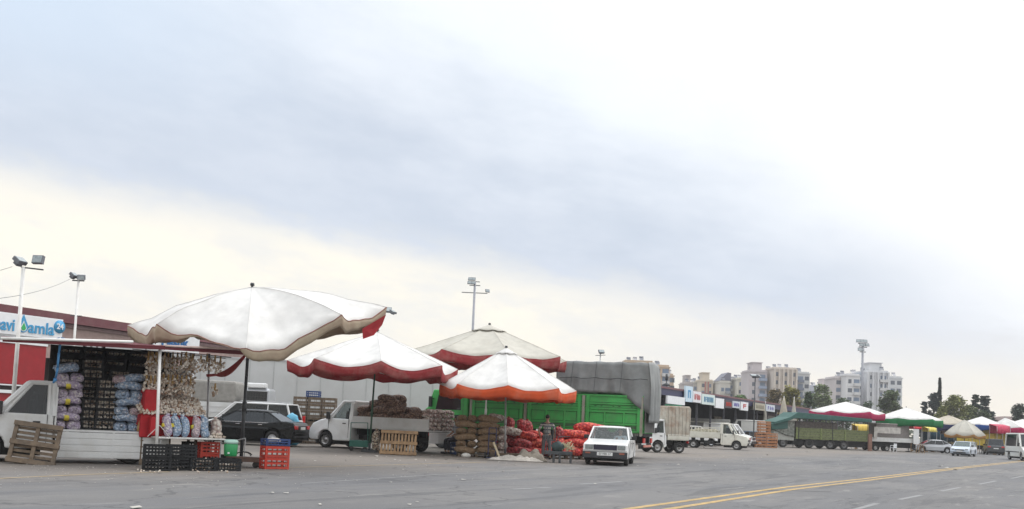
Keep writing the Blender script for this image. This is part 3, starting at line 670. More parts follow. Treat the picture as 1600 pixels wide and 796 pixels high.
# ================================================================ trees
def leafmat(name, col, v=.5):
    if name in MATS: return MATS[name]
    m = bpy.data.materials.new(name); m.use_nodes = True; t = m.node_tree; b = t.nodes['Principled BSDF']; b.inputs['Roughness'].default_value = .75; b.inputs['Specular IOR Level'].default_value = .25
    g = t.nodes.new('ShaderNodeNewGeometry'); cr = t.nodes.new('ShaderNodeValToRGB')
    cr.color_ramp.elements[0].color = (*[c * (1 - v) for c in col], 1); cr.color_ramp.elements[1].color = (*[c * (1 + v) for c in col], 1)
    t.links.new(g.outputs['Random Per Island'], cr.inputs[0]); t.links.new(cr.outputs[0], b.inputs['Base Color']); MATS[name] = m; return m
bark = mat('bark', (.10, .08, .06), .9, var=.3)
def tree(name, label, px, d, top, halfpx, col, base=None, shape='round', seed=0, dens=1.0, group='trees beyond the market', bare=False, cat='tree'):
    rs = random.Random(seed); g = GD(px, d); H = P(px, top, d).z; W = halfpx * d / F
    T = thing(name, label, cat, (g.x, g.y, 0), 0, group); hb = H * (.16 if base is None else base)
    mb = MB(); mb.tube((0, 0, 0), (0, 0, H * .55), .022 * H, .012 * H, 7)
    lim = []
    for i in range(9 if shape != 'cypress' else 0):
        a = rs.uniform(0, 6.28); z = rs.uniform(hb, H * .6); e = Vector((math.cos(a) * W * rs.uniform(.35, .75), math.sin(a) * W * rs.uniform(.35, .75), min(H * .95, z + H * rs.uniform(.12, .35)))); mb.tube((0, 0, z), e, .010 * H, .003 * H, 5); lim.append(e)
    mb.done('trunk', bark, T)
    mb = MB(); n = int(6500 * dens); ls = H * (.027 if shape != 'cypress' else .02)
    clumps = []; wr_ = (H - hb)
    nc = {'round': 60, 'cypress': 30, 'pine': 70}[shape]
    for i in range(nc):
        u = (i + .5) / nc; a = rs.uniform(0, 6.28)
        if shape == 'round':
            z = hb + (H - hb) * rs.uniform(.08, .93); q = (z - hb) / (H - hb); rr = W * (math.sin(math.pi * min(.96, q * .8 + .17)) ** .7) * rs.uniform(.1, .86); cr_ = W * rs.uniform(.16, .40)
        elif shape == 'cypress':
            z = hb + (H - hb) * u * .96; q = u; rr = W * .3 * (1 - q); cr_ = W * (.85 * (1 - q) ** .6 + .12) * rs.uniform(.75, 1.0)
        else:
            z = hb + (H - hb) * rs.uniform(.05, .93); q = (z - hb) / (H - hb); rr = W * (1 - q * .75) * rs.uniform(.2, .95); cr_ = W * (.26 * (1 - q) + .16) * rs.uniform(.7, 1.3)
        clumps.append((Vector((math.cos(a) * rr, math.sin(a) * rr, z)), cr_))
    for i in range(n):
        c, r_ = clumps[i % nc]; dv = Vector((rs.gauss(0, 1), rs.gauss(0, 1), rs.gauss(0, 1))).normalized() * r_ * (rs.random() ** .45) * (1 if rs.random() < .85 else 1.25); dv.z *= {'round': max(.8, wr_ * .085 / r_), 'cypress': 1.4, 'pine': .55}[shape]
        if shape == 'pine': dv.x *= 1.35; dv.y *= 1.35
        p = c + dv; 
        if p.z > H: p.z = H - rs.random() * .3
        q = Matrix.Rotation(rs.uniform(0, 6.28), 3, 'Z') @ Matrix.Rotation(rs.uniform(-1.2, 1.2), 3, 'X'); s = ls * rs.uniform(.6, 1.5)
        vv = [p + q @ Vector(k) * s for k in ((-.6, 0, 0), (0, -.45, .1), (.7, 0, 0), (0, .5, -.08))]
        mb.faces(vv, [(0, 1, 2, 3)])
    mb.done('crown', leafmat('leaf_' + '_'.join('%03d' % int(c * 999) for c in col), col), T)
    return T
tr = tree
tr('broadleaf_tree', 'low bright green tree behind the market shed roof', 1156, 190, 617, 24, (0.091, 0.169, 0.046), seed=1, dens=.8)
tr('broadleaf_tree', 'autumn tree with bare brown twigs left of the closed umbrellas', 1209, 170, 606, 16, (0.182, 0.143, 0.072), seed=2, dens=.55)
tr('broadleaf_tree', 'yellow green autumn tree behind the tall closed umbrella', 1232, 168, 601, 21, (0.208, 0.195, 0.052), seed=3, dens=.8)
tr('broadleaf_tree', 'dark green bush-like tree left of the crimson edged umbrella', 1262, 165, 612, 12, (0.065, 0.104, 0.046), seed=4, dens=.7)
tr('broadleaf_tree', 'grey green tree behind the crimson edged umbrella', 1283, 200, 600, 22, (0.169, 0.208, 0.104), seed=5)
tr('broadleaf_tree', 'thin green tree between the white apartment blocks and umbrella', 1316, 190, 622, 20, (0.091, 0.130, 0.065), seed=55, dens=.7)
tr('broadleaf_tree', 'small dark tree behind the far end of the crimson edged umbrella', 1352, 200, 626, 18, (0.078, 0.117, 0.065), seed=56, dens=.7)
tr('broadleaf_tree', 'dense green tree above the green edged umbrella', 1391, 190, 609, 24, (0.098, 0.130, 0.058), seed=6, dens=1.2)
tr('conifer_tree', 'low dark conifer at the left foot of the cypress', 1444, 215, 624, 9, (.02, .032, .03), shape='pine', seed=7, dens=.9)
tr('conifer_tree', 'dark conifer leaning against the cypress', 1458, 210, 614, 12, (.022, .035, .032), shape='round', seed=8, dens=1.1)
tr('cypress_tree', 'tall slender dark cypress standing alone on the skyline', 1467, 205, 586, 5.0, (.018, .03, .022), base=.05, shape='cypress', seed=9, dens=1.6)
tr('broadleaf_tree', 'yellow green tree in front of the cypress', 1472, 185, 634, 13, (0.208, 0.221, 0.065), seed=10, dens=.9)
tr('broadleaf_tree', 'broad yellow green tree right of the cypress', 1494, 188, 617, 27, (0.195, 0.208, 0.072), seed=11, dens=1.5)
tr('conifer_tree', 'dark pine with open branches right of the yellow green tree', 1524, 200, 612, 12, (.03, .055, .035), shape='pine', seed=12, dens=2.0)
tr('conifer_tree', 'dark pine with two ragged tops above the white umbrella', 1538, 202, 615, 13, (.03, .055, .038), shape='pine', seed=13, dens=2.0)
tr('broadleaf_tree', 'olive green tree filling the gap left of the two pines', 1512, 196, 632, 18, (.14, .17, .06), seed=16, dens=1.0)
tr('broadleaf_tree', 'low green bush-like tree under the right pine', 1536, 195, 641, 20, (.08, .11, .05), seed=17, dens=1.0)
tr('conifer_tree', 'small dark conifer at the right edge of the pines', 1551, 204, 640, 9, (.035, .06, .04), shape='pine', seed=14, dens=.7)
tr('broadleaf_tree', 'dark tree cut by the right border of the photo', 1592, 180, 630, 15, (0.058, 0.078, 0.058), seed=15, dens=.9)
# far tree belt closing the ground at the horizon
mb = MB(); rs = random.Random(44)
for i in range(16000):
    x = rs.uniform(-60, 420); y = 300 + rs.uniform(0, 14); z = rs.uniform(0, 6.5) * (.55 + .45 * noise.noise(Vector((x * .06, 0, 0)))) ; s = rs.uniform(.5, 1.1)
    q = Matrix.Rotation(rs.uniform(0, 6.28), 3, 'Z') @ Matrix.Rotation(rs.uniform(-1.2, 1.2), 3, 'X'); vv = [Vector((x, y, z)) + q @ Vector(k) * s for k in ((-.7, 0, 0), (0, -.5, .1), (.7, 0, 0), (0, .5, -.1))]
    mb.faces(vv, [(0, 1, 2, 3)])
tag(mb.done('vegetation', leafmat('leaf_far', (.07, .09, .05))), 'far belt of dark green vegetation low on the horizon', 'vegetation', kind='stuff')

# ================================================================ lamp posts and masts
def flood(b, c, rz_, tilt, w=.42, h=.32, t=.12):
    M = Matrix.Translation(c) @ Matrix.Rotation(rz_, 4, 'Z') @ Matrix.Rotation(tilt, 4, 'X')
    return M
def floodlight(T, c, rz_, tilt, w=.42, h=.32):
    M = Matrix.Translation(c) @ Matrix.Rotation(rz_, 4, 'Z') @ Matrix.Rotation(tilt, 4, 'X')
    mb = MB(); mb.box((0, 0, 0), (w, .10, h), M=M); mb.box((0, .08, 0), (w * .6, .10, h * .6), M=M); o = mb.done('floodlight', mat('flood_case', (.14, .15, .17), .5, .2), T)
    mb = MB(); mb.box((0, -.055, 0), (w * .88, .012, h * .85), M=M); g = mb.done('lens', mat('flood_lens', (.30, .34, .35), .15, .2, var=.3, scale=25), o)
    return o
def lamp(label, px, d, topy, name='lamp_post', rad=.045, pm=white_steel, basepx=None, cat='lamp post', group='lamp posts and masts'):
    g = GD(px if basepx is None else basepx, d); tp = P(px, topy, d); T = thing(name, label, cat, (g.x, g.y, 0), 0, group); top = Vector((0, 0, tp.z))
    mb = MB(); mb.tube((0, 0, 0), top, rad * 1.2, rad, 10); mb.done('pole', pm, T); return T, top
T, t = lamp('white lamp post with two square floodlights left of the sign', 13.5, 25.5, 417)
T.rotation_euler = (0, R(0), 0)
s_ = 25.5 / F
mb = MB(); mb.tube(t + Vector((-.05, 0, 0)), t + Vector((.50, 0, -.04)), .02, .02, 6); mb.done('arm', dark_steel, T)
floodlight(T, t + Vector((.38, -.05, .20)), R(-8), R(-12), .28, .21)
floodlight(T, t + Vector((-.10, .0, .16)), R(75), R(-52), .30, .22)
T, t = lamp('thin white lamp post with small floodlights above the hall roof', 104, 36, 438, rad=.04)
mb = MB(); mb.tube(t + Vector((-.22, 0, 0)), t + Vector((.2, 0, 0)), .025, .025, 6); mb.done('arm', dark_steel, T); mb = MB(); mb.tube(t + Vector((-.2, 0, -1.25)), t + Vector((.2, 0, -1.25)), .018, .018, 6); mb.done('arm', dark_steel, T)
floodlight(T, t + Vector((.10, -.03, .12)), R(5), R(20), .26, .17); floodlight(T, t + Vector((-.18, 0, .18)), R(80), R(-50), .3, .2)
def mast(label, px, d, topy, arms):
    T, t = lamp(label, px, d, topy, 'light_mast', .10 * d / 90, mat('mast_grey', (.28, .29, .32), .5, .3), cat='light mast')
    k = d / 90
    mb = MB()
    for a, dz in arms: mb.tube(t + Vector((-a, 0, dz)), t + Vector((a, 0, dz)), .04 * k, .04 * k, 6)
    mb.done('crossarm', dark_steel, T)
    for a, dz in arms:
        for x in (-a, -a * .35, a * .45, a): 
            if (x * 7) % 2 > .9: continue
            floodlight(T, t + Vector((x, -.1, dz + .22 * k)), R(20 * x), R(-20), .38 * k, .28 * k)
    return T
mast('tall light mast behind the beige umbrella', 731, 95, 440, [(.45, 0), (1.2, -1.05), (.5, -.35)])
mast('tall light mast in front of the white apartment blocks', 1345, 170, 537, [(.8, 0), (.7, -.6), (.5, -1.4)])
T, t = lamp('dark lamp post with a flat floodlight beside the market shed', 1177, 96, 590, pm=dark_steel, rad=.05)
mb = MB(); mb.tube(t + Vector((-.3, 0, 0)), t + Vector((.3, 0, 0)), .04, .04, 6); mb.done('arm', dark_steel, T); floodlight(T, t + Vector((-.1, 0, .18)), R(10), R(-70), .7, .5); floodlight(T, t + Vector((.35, 0, .15)), R(60), R(-60), .5, .4)
T, t = lamp('dark lamp post with a round shade behind the canvas box truck', 1038, 84, 594, pm=dark_steel, rad=.05)
mb = MB(); mb.lathe([(0, .12), (.25, .05), (.33, -.12), (.0, -.12)], 12, M=Matrix.Translation(t + Vector((0, 0, -.35)))); mb.tube(t, t + Vector((0, 0, .5)), .12, .09, 8); mb.done('lamp_shade', dark_steel, T)
T, t = lamp('small floodlight post rising behind the grey tarpaulin', 932.5, 62, 552, pm=steel, rad=.035)
mb = MB(); mb.tube(t + Vector((-.3, 0, -.15)), t + Vector((.3, 0, -.1)), .02, .02, 6); mb.done('arm', dark_steel, T); floodlight(T, t + Vector((.05, 0, .1)), R(20), R(-35), .36, .22)
T, t = lamp('lamp post whose floodlights peep over the slack umbrella corner', 578, 57, 486, pm=steel, rad=.035)
mb = MB(); mb.tube(t + Vector((-.35, 0, 0)), t + Vector((.9, 0, 0)), .03, .03, 6); mb.done('arm', dark_steel, T)
floodlight(T, t + Vector((.62, 0, .1)), R(6), R(-40), .4, .34); floodlight(T, t + Vector((-.1, 0, .12)), R(-60), R(-50), .4, .3); floodlight(T, t + Vector((.9, 0, 0)), R(60), R(-60), .36, .3)
# overhead cable
mb = MB(); a, b_, c = P(-120, 425, 18), P(19, 417, 25.4), P(110, 436, 36)
def sag(a, b_, s, n=14): return [a.lerp(b_, i / n) - Vector((0, 0, s * 4 * (i / n) * (1 - i / n))) for i in range(n + 1)]
mb.path(sag(a, b_, .12), .006, 4); mb.path(sag(P(-150, 470, 15), c, .25), .006, 4)
tag(mb.done('overhead_cable', dark_steel), 'thin dark cables strung across the sky to the floodlight posts', 'cable')
# ================================================================ vehicles
WH = {}
def wheel(T, x, y, r, wd=.2, side=1, rim=rimm, hub='spoke'):
    k = (r, wd, rim.name, hub)
    M = Matrix.Rotation(R(90), 4, 'X')
    if k not in WH:
        mb = MB(); h = wd / 2; mb.lathe([(r * .58, -h * .75), (r * .8, -h), (r * .96, -h * .8), (r, -h * .4), (r, h * .4), (r * .96, h * .8), (r * .8, h), (r * .58, h * .75), (r * .58, -h * .75)], 22, M=M); a = mb
        bmesh.ops.recalc_face_normals(a.bm, faces=a.bm.faces); m1 = bpy.data.meshes.new('tyre'); a.bm.to_mesh(m1); a.bm.free(); m1.materials.append(rubber)
        mb = MB(); mb.lathe([(r * .6, h * .7), (r * .56, h * .7), (r * .5, h * .25), (r * .2, h * .35), (r * .16, h * .62), (0, h * .65)], 20, M=M)
        if hub == 'spoke':
            for i in range(8):
                an = i * math.pi / 4; c = Vector((math.cos(an) * r * .36, math.sin(an) * r * .36, h * .42)); mb.box(c, (r * .36, r * .10, h * .2), rot=(0, 0, an), M=M)
        bmesh.ops.recalc_face_normals(mb.bm, faces=mb.bm.faces); m2 = bpy.data.meshes.new('rim'); mb.bm.to_mesh(m2); mb.bm.free(); m2.materials.append(rim)
        WH[k] = (m1, m2)
    m1, m2 = WH[k]
    w_ = put('wheel', m1, None, T, loc=(x, y, r), rot=(0, 0, math.pi if side > 0 else 0)); put('rim', m2, None, w_)
    return w_
def arc(xc, r, z0, n=9):
    """wheel arch from front to rear; profile runs front->rear along the sill"""
    out = []; a0 = math.asin(max(-1, min(1, (z0 - r * .92) / r)))
    for i in range(n + 1):
        a = a0 + (math.pi - 2 * a0) * i / n; out.append((xc + math.cos(a) * r, r * .92 + math.sin(a) * r))
    return out
def vehicle(name, label, cat, loc, rz, spec, group=None):
    """spec: front/rear x, zb sill height, wheels [x], wr, W, top (list rear->front over the body), belt/roof data, colours"""
    s = spec; T = thing(name, label, cat, loc, rz, group); W = s['W']; wr = s['wr']; ra = wr * 1.18; paint = s['paint']
    prof = [(s['xf'] - .02, s['zb'] + .05), (s['xf'] - .12, s['zb'])]
    for xw in sorted(s['wheels'], reverse=True): prof += arc(xw, ra, s['zb'])
    prof += [(s['xr'] + .1, s['zb']), (s['xr'], s['zb'] + .08)]
    prof += s['top']
    tz = s.get('taperz', .6); tk = s.get('taper', .06); tp = lambda z: 1 - tk * max(0, (z - tz)) / .5
    mb = MB(); mb.prism(prof, -W / 2, W / 2, taper=tp); body = mb.done('body', paint, T, bevel=s.get('bev', .045), seg=3)
    mb = MB(); mb.bx(s['xr'] + .25, s['xf'] - .25, -W / 2 + .16, W / 2 - .16, .16, s['zb'] + .45); mb.done('underbody', darkm, T)
    for xw in s['wheels']:
        for sd in (-1, 1): wheel(T, xw, sd * (W / 2 - .11), wr, s.get('ww', .2), sd, s.get('rim', rimm), s.get('hub', 'spoke'))
    g = s.get('gh')
    if g:
        zb, zt = g['belt'], g['roof']; wb, wt = W / 2 * tp(zb) - .03, g['wt'] / 2
        xb, xt = g['xb'], g['xt']; n = len(xb); gm = s.get('glass', glass); pr = g.get('pr', .03); types = g.get('types', ['g'] * (n - 1))
        def pt(i, y, top): return Vector(((xt if top else xb)[i], y * (wt if top else wb), zt if top else zb))
        mb = MB()
        for sd in (-1, 1):
            for i in range(n):
                wid = pr * (1.5 if i in (0, n - 1) else 1.0)
                mb.tube(pt(i, sd, 0) + Vector((0, 0, -.04)), pt(i, sd, 1), wid, wid, 6)
            mb.tube(pt(0, sd, 1), pt(n - 1, sd, 1), pr * 1.3, pr * 1.3, 6)
            for i, ty in enumerate(types):
                if ty == 'p':
                    a, b_, c, d = pt(i, sd, 0), pt(i + 1, sd, 0), pt(i + 1, sd, 1), pt(i, sd, 1); o = Vector((0, sd * .012, 0)); mb.faces([a + o, b_ + o, c + o, d + o, a - o, b_ - o, c - o, d - o], [(0, 1, 2, 3), (4, 7, 6, 5), (0, 4, 5, 1), (1, 5, 6, 2), (2, 6, 7, 3), (3, 7, 4, 0)])
        mb.tube(pt(0, -1, 1), pt(0, 1, 1), pr * 1.2, pr * 1.2, 6); mb.tube(pt(n - 1, -1, 1), pt(n - 1, 1, 1), pr * 1.2, pr * 1.2, 6)
        if g.get('rearp'):
            a, b_, c, d = pt(n - 1, -1, 0), pt(n - 1, 1, 0), pt(n - 1, 1, 1), pt(n - 1, -1, 1); o = Vector((.015, 0, 0)); mb.faces([a + o, b_ + o, c + o, d + o, a - o, b_ - o, c - o, d - o], [(0, 1, 2, 3), (4, 7, 6, 5), (0, 4, 5, 1), (1, 5, 6, 2), (2, 6, 7, 3), (3, 7, 4, 0)])
        mb.done('pillars', paint, T)
        # roof, gently crowned
        mb = MB(); v = []; nx, ny = 6, 7; x0, x1 = xt[-1], xt[0]; cw = g.get('crown', .055)
        for i in range(nx + 1):
            for j in range(ny + 1):
                u = i / nx; q = j / ny * 2 - 1; v.append((x0 - .03 + (x1 - x0 + .06) * u, q * (wt + .02), zt + cw * (1 - q ** 4) * (1 - (2 * u - 1) ** 4) + .005))
        f = [(i * (ny + 1) + j, (i + 1) * (ny + 1) + j, (i + 1) * (ny + 1) + j + 1, i * (ny + 1) + j + 1) for i in range(nx) for j in range(ny)]
        mb.faces(v, f, 0, None, True); o = mb.done('roof', s.get('roofm', paint), T); md = o.modifiers.new('thick', 'SOLIDIFY'); md.thickness = .03; md.offset = -1
        # panes
        for sd in (-1, 1):
            for i, ty in enumerate(types):
                if ty == 'g':
                    mb = MB(); a, b_, c, d = pt(i, sd, 0), pt(i + 1, sd, 0), pt(i + 1, sd, 1), pt(i, sd, 1); mb.faces([a, b_, c, d], [(0, 1, 2, 3)]); mb.done('side_window', gm, T)
        a, b_, c, d = pt(0, -1, 0), pt(0, 1, 0), pt(0, 1, 1), pt(0, -1, 1); mb = MB(); mb.faces([a, b_, c, d], [(0, 1, 2, 3)]); mb.done('windscreen', s.get('wglass', gm), T)
        if not g.get('rearp'):
            a, b_, c, d = pt(n - 1, -1, 0), pt(n - 1, 1, 0), pt(n - 1, 1, 1), pt(n - 1, -1, 1); mb = MB(); mb.faces([a, b_, c, d], [(0, 1, 2, 3)]); mb.done('rear_window', gm, T)
        # seats
        for sx_ in g.get('seats', []):
            mb = MB(); 
            for y in (-.38, .38): mb.box((sx_, y * W / 1.65, zb + .08), (.14, .46, .5), rot=(0, R(-8), 0)); mb.box((sx_ - .04, y * W / 1.65, zb + .38), (.1, .26, .16))
            mb.done('seat', mat('seat_fabric', (.05, .05, .055), .9), T, bevel=.03)
        # mirrors
        for sd in (-1, 1):
            mb = MB(); mx_ = xb[0] - g.get('mir', .45); mb.box((mx_, sd * (wb + .14), zb + g.get('mirz', .08)), (.09, .18, g.get('mirh', .14))); mb.box((mx_, sd * (wb + .03), zb + .04), (.05, .12, .04)); mb.done('mirror', blackp, T, bevel=.015)
        if g.get('wipers', True):
            mb = MB()
            for y in (-.45, .12): 
                p = Vector((xb[0], y, zb)); q = p.lerp(Vector((xt[0], y + .35, zt)), .35) + Vector((.03, 0, .01)); mb.tube(p + Vector((.03, 0, .02)), q, .008, .006, 4)
            mb.done('wipers', blackp, T)
    for (nm, x0, x1, y0, y1, z0, z1, m, mirror) in s.get('boxes', []):
        for sd in ((1, -1) if mirror else (1,)):
            mb = MB(); mb.bx(x0, x1, sd * y0, sd * y1, z0, z1); mb.done(nm, m, T, bevel=min(.015, abs(x1 - x0) * .3, abs(z1 - z0) * .3))
    return T
chrome = mat('chrome', (.6, .6, .6), .15, .9, var=.03); plate_w = mat('plate_white', (.72, .73, .72), .5, var=.03, dirt=(.5, .48, .44), dirtamt=.3); ink = mat('black_ink', (.02, .02, .02), .6)
headl = mat('headlamp', (.42, .44, .44), .08, .4, var=.2, scale=30)
# ---- old white boxy saloon, facing us and turning slightly left
def on(px, d): g = GD(px, d); return (g.x, g.y, 0)
hdA = R(-90 - 11)
# ground point so that the front end stands at px 945
cl = GD(945, 36.9); fwd = Vector((math.cos(hdA), math.sin(hdA), 0)); ctr = cl - fwd * 1.95
old = vehicle('saloon_car', 'old boxy white saloon driving towards us with a white bonnet and dark grille', 'car', (ctr.x, ctr.y, 0), hdA, dict(
    xf=2.02, xr=-2.0, zb=.26, W=1.62, wheels=[1.2, -1.2], wr=.30, paint=white_paint, taper=.05, taperz=.55, ww=.17,
    top=[(-2.02, .55), (-2.0, .86), (-1.9, .92), (-1.2, .93), (.72, .94), (.80, .93), (1.9, .80), (2.02, .76), (2.04, .5)],
    gh=dict(belt=.92, roof=1.37, wt=1.26, xb=[.78, .70, -.25, -1.05, -1.30], xt=[.28, .22, -.25, -.95, -1.02], pr=.025, seats=[-.1, -.9], types=['p', 'g', 'g', 'p']),
    wglass=ramp_glass('sky_sheen_glass', (.20, .22, .22), .34),  # pale grey tint paints the sky's reflection into the windscreen
    boxes=[('grille', 2.035, 2.06, -.42, .42, .56, .74, mat('grille_dark', (.02, .018, .04), .4, var=.3), False), ('headlight', 2.035, 2.07, .44, .72, .58, .73, mat('headlamp_grey', (.25, .27, .27), .12, .3, var=.3, scale=30), True),
           ('trim_strip', 2.03, 2.075, -.74, .74, .745, .76, chrome, False), ('trim_strip', 2.03, 2.07, -.78, .78, .535, .55, chrome, False),
           ('bumper', 2.0, 2.14, -.80, .80, .27, .50, mat('bumper_grey', (.035, .036, .04), .6, var=.2), False), ('indicator', 2.135, 2.15, .52, .70, .42, .47, mat('dull_amber', (.32, .10, .06), .3), True),
           ('number_plate', 2.14, 2.155, -.28, .28, .36, .48, plate_w, False), ('bumper', -2.12, -1.98, -.8, .8, .3, .52, blackp, False), ('tail_light', -2.04, -2.0, .5, .76, .6, .8, redlens, True),
           ('door_handle', -.02, .12, .79, .81, .78, .81, blackp, True), ('door_handle', -.95, -.82, .79, .81, .78, .81, blackp, True)]))
text('plate_lettering', '07 YEK 17', .115, ink, old, (2.162, 0, .42), (R(90), 0, R(90)), .002, sx=.86)
for x in (.62, -.28, -.98):
    for sd in (-1, 1):
        mb = MB(); mb.bx(x - .006, x + .006, sd * .80, sd * .812, .34, .93); mb.done('door_seam', blackp, old)
mb = MB(); mb.tube((.38, -.34, 1.02), (.30, -.34, 1.06), .17, .17, 14); mb.done('steering_wheel', blackp, old)

# ---- generic sedans
def sedan(label, loc, rz, paint, k=1.0, group='passing and parked cars', name='saloon_car', glassm=None, H=1.46, suv=False, L=4.5, W=1.75, hatch=False, types=None):
    h2 = L / 2; wr = .33 if suv else .31; b = .93 if not suv else 1.08; zb = .24 if not suv else .34
    rear_deck = [(-h2 + .04, .45), (-h2 - .0, .62), (-h2 + .02, b - .08), (-h2 + .12, b + .05), (-h2 + .4, b + .09), (-h2 + .7, b + .09)] if not hatch else [(-h2, .55), (-h2 - .02, b - .1), (-h2 + .03, b + .02)]
    gh = dict(belt=b, roof=H - .09, wt=W * .70, xb=[1.38, 1.2, .05, -.9, -1.78], xt=[.42, .36, -.08, -.82, -.98], pr=.02, seats=[0, -.95], types=types or ['g', 'g', 'g', 'g'], crown=.085) if not hatch else dict(belt=b, roof=H - .05, wt=W * .78, xb=[1.15, 1.03, .05, -1.0, -h2 + .12], xt=[.42, .36, -.05, -1.0, -h2 + .4], pr=.025, seats=[0, -.95], types=types or ['p', 'g', 'g', 'g'], crown=.05)
    return vehicle(name, label, 'car', loc, rz, dict(xf=h2, xr=-h2, zb=zb, W=W, wheels=[h2 - .85, -h2 + .95], wr=wr, paint=paint, taper=.10, taperz=.62, bev=.07, glass=glassm or dglass, rim=silver_paint,
        top=rear_deck + [(-.9, b + .01), (1.1, b), (1.4, b - .01), (h2 - .55, b - .08), (h2 - .2, b - .18), (h2 - .03, b - .32), (h2 + .02, .5), (h2 - .01, .36)], gh=gh,
        boxes=[('headlight', h2 - .16, h2 + .01, W * .27, W * .44, .60, .72, headl, True), ('grille', h2 - .05, h2 + .035, -.42, .42, .56, .66, blackp, False), ('intake', h2 - .05, h2 + .035, -.55, .55, .30, .40, blackp, False),
               ('tail_light', -h2 - .02, -h2 + .22, W * .30, W * .47, b - .22, b - .07, redlens, True), ('bumper_seam', -h2 - .015, -h2 + .02, -W * .42, W * .42, .56, .575, blackp, False), ('number_plate', h2 + .03, h2 + .045, -.26, .26, .44, .53, plate_w, False), ('number_plate', -h2 - .03, -h2 - .01, -.26, .26, .70, .81, plate_w, False),
               ('door_handle', .1, .28, W / 2 - .035, W / 2 - .01, .84, .865, chrome if paint is black_paint else paint, True), ('door_handle', -.85, -.68, W / 2 - .035, W / 2 - .01, .84, .865, chrome if paint is black_paint else paint, True),
               ('window_trim', -1.5, 1.1, W / 2 - .095, W / 2 - .068, b - .012, b + .008, chrome if paint is black_paint else blackp, True)]))
def place(px, d, hd, off=0.0, side=0.0):
    g = GD(px, d); f = Vector((math.cos(hd), math.sin(hd), 0)); n_ = Vector((-f.y, f.x, 0)); p = g + f * off + n_ * side; return (p.x, p.y, 0)
h1 = R(180 - 9)
sedan('glossy black saloon parked beside the umbrella pole', place(459, 41.2, h1, 2.25, -.87), h1, black_paint)
# white multi purpose van behind it
h2_ = R(180 - 6)
mpv = vehicle('compact_van', 'white compact van with roof rails parked behind the black saloon', 'van', place(452, 44.6, h2_, 2.1, -.9), h2_, dict(xf=2.15, xr=-2.15, zb=.26, W=1.8, wheels=[1.35, -1.3], wr=.32, paint=white_paint, taper=.05, glass=dglass,
    top=[(-2.17, .6), (-2.14, 1.05), (1.1, 1.05), (1.9, .86), (2.14, .7), (2.17, .5)], gh=dict(belt=1.04, roof=1.72, wt=1.5, xb=[1.35, 1.2, .1, -1.0, -2.08], xt=[.5, .42, .1, -1.0, -1.85], pr=.03, types=['p', 'g', 'g', 'g'], seats=[0]),
    boxes=[('roof_rail', -1.6, .3, .66, .70, 1.78, 1.82, steel, True), ('tail_light', -2.2, -2.1, .72, .88, .9, 1.25, redlens, True), ('bumper', -2.22, -2.1, -.85, .85, .3, .55, blackp, False), ('headlight', 2.05, 2.17, .5, .8, .7, .85, headl, True), ('grille', 2.12, 2.19, -.45, .45, .55, .7, blackp, False)]))

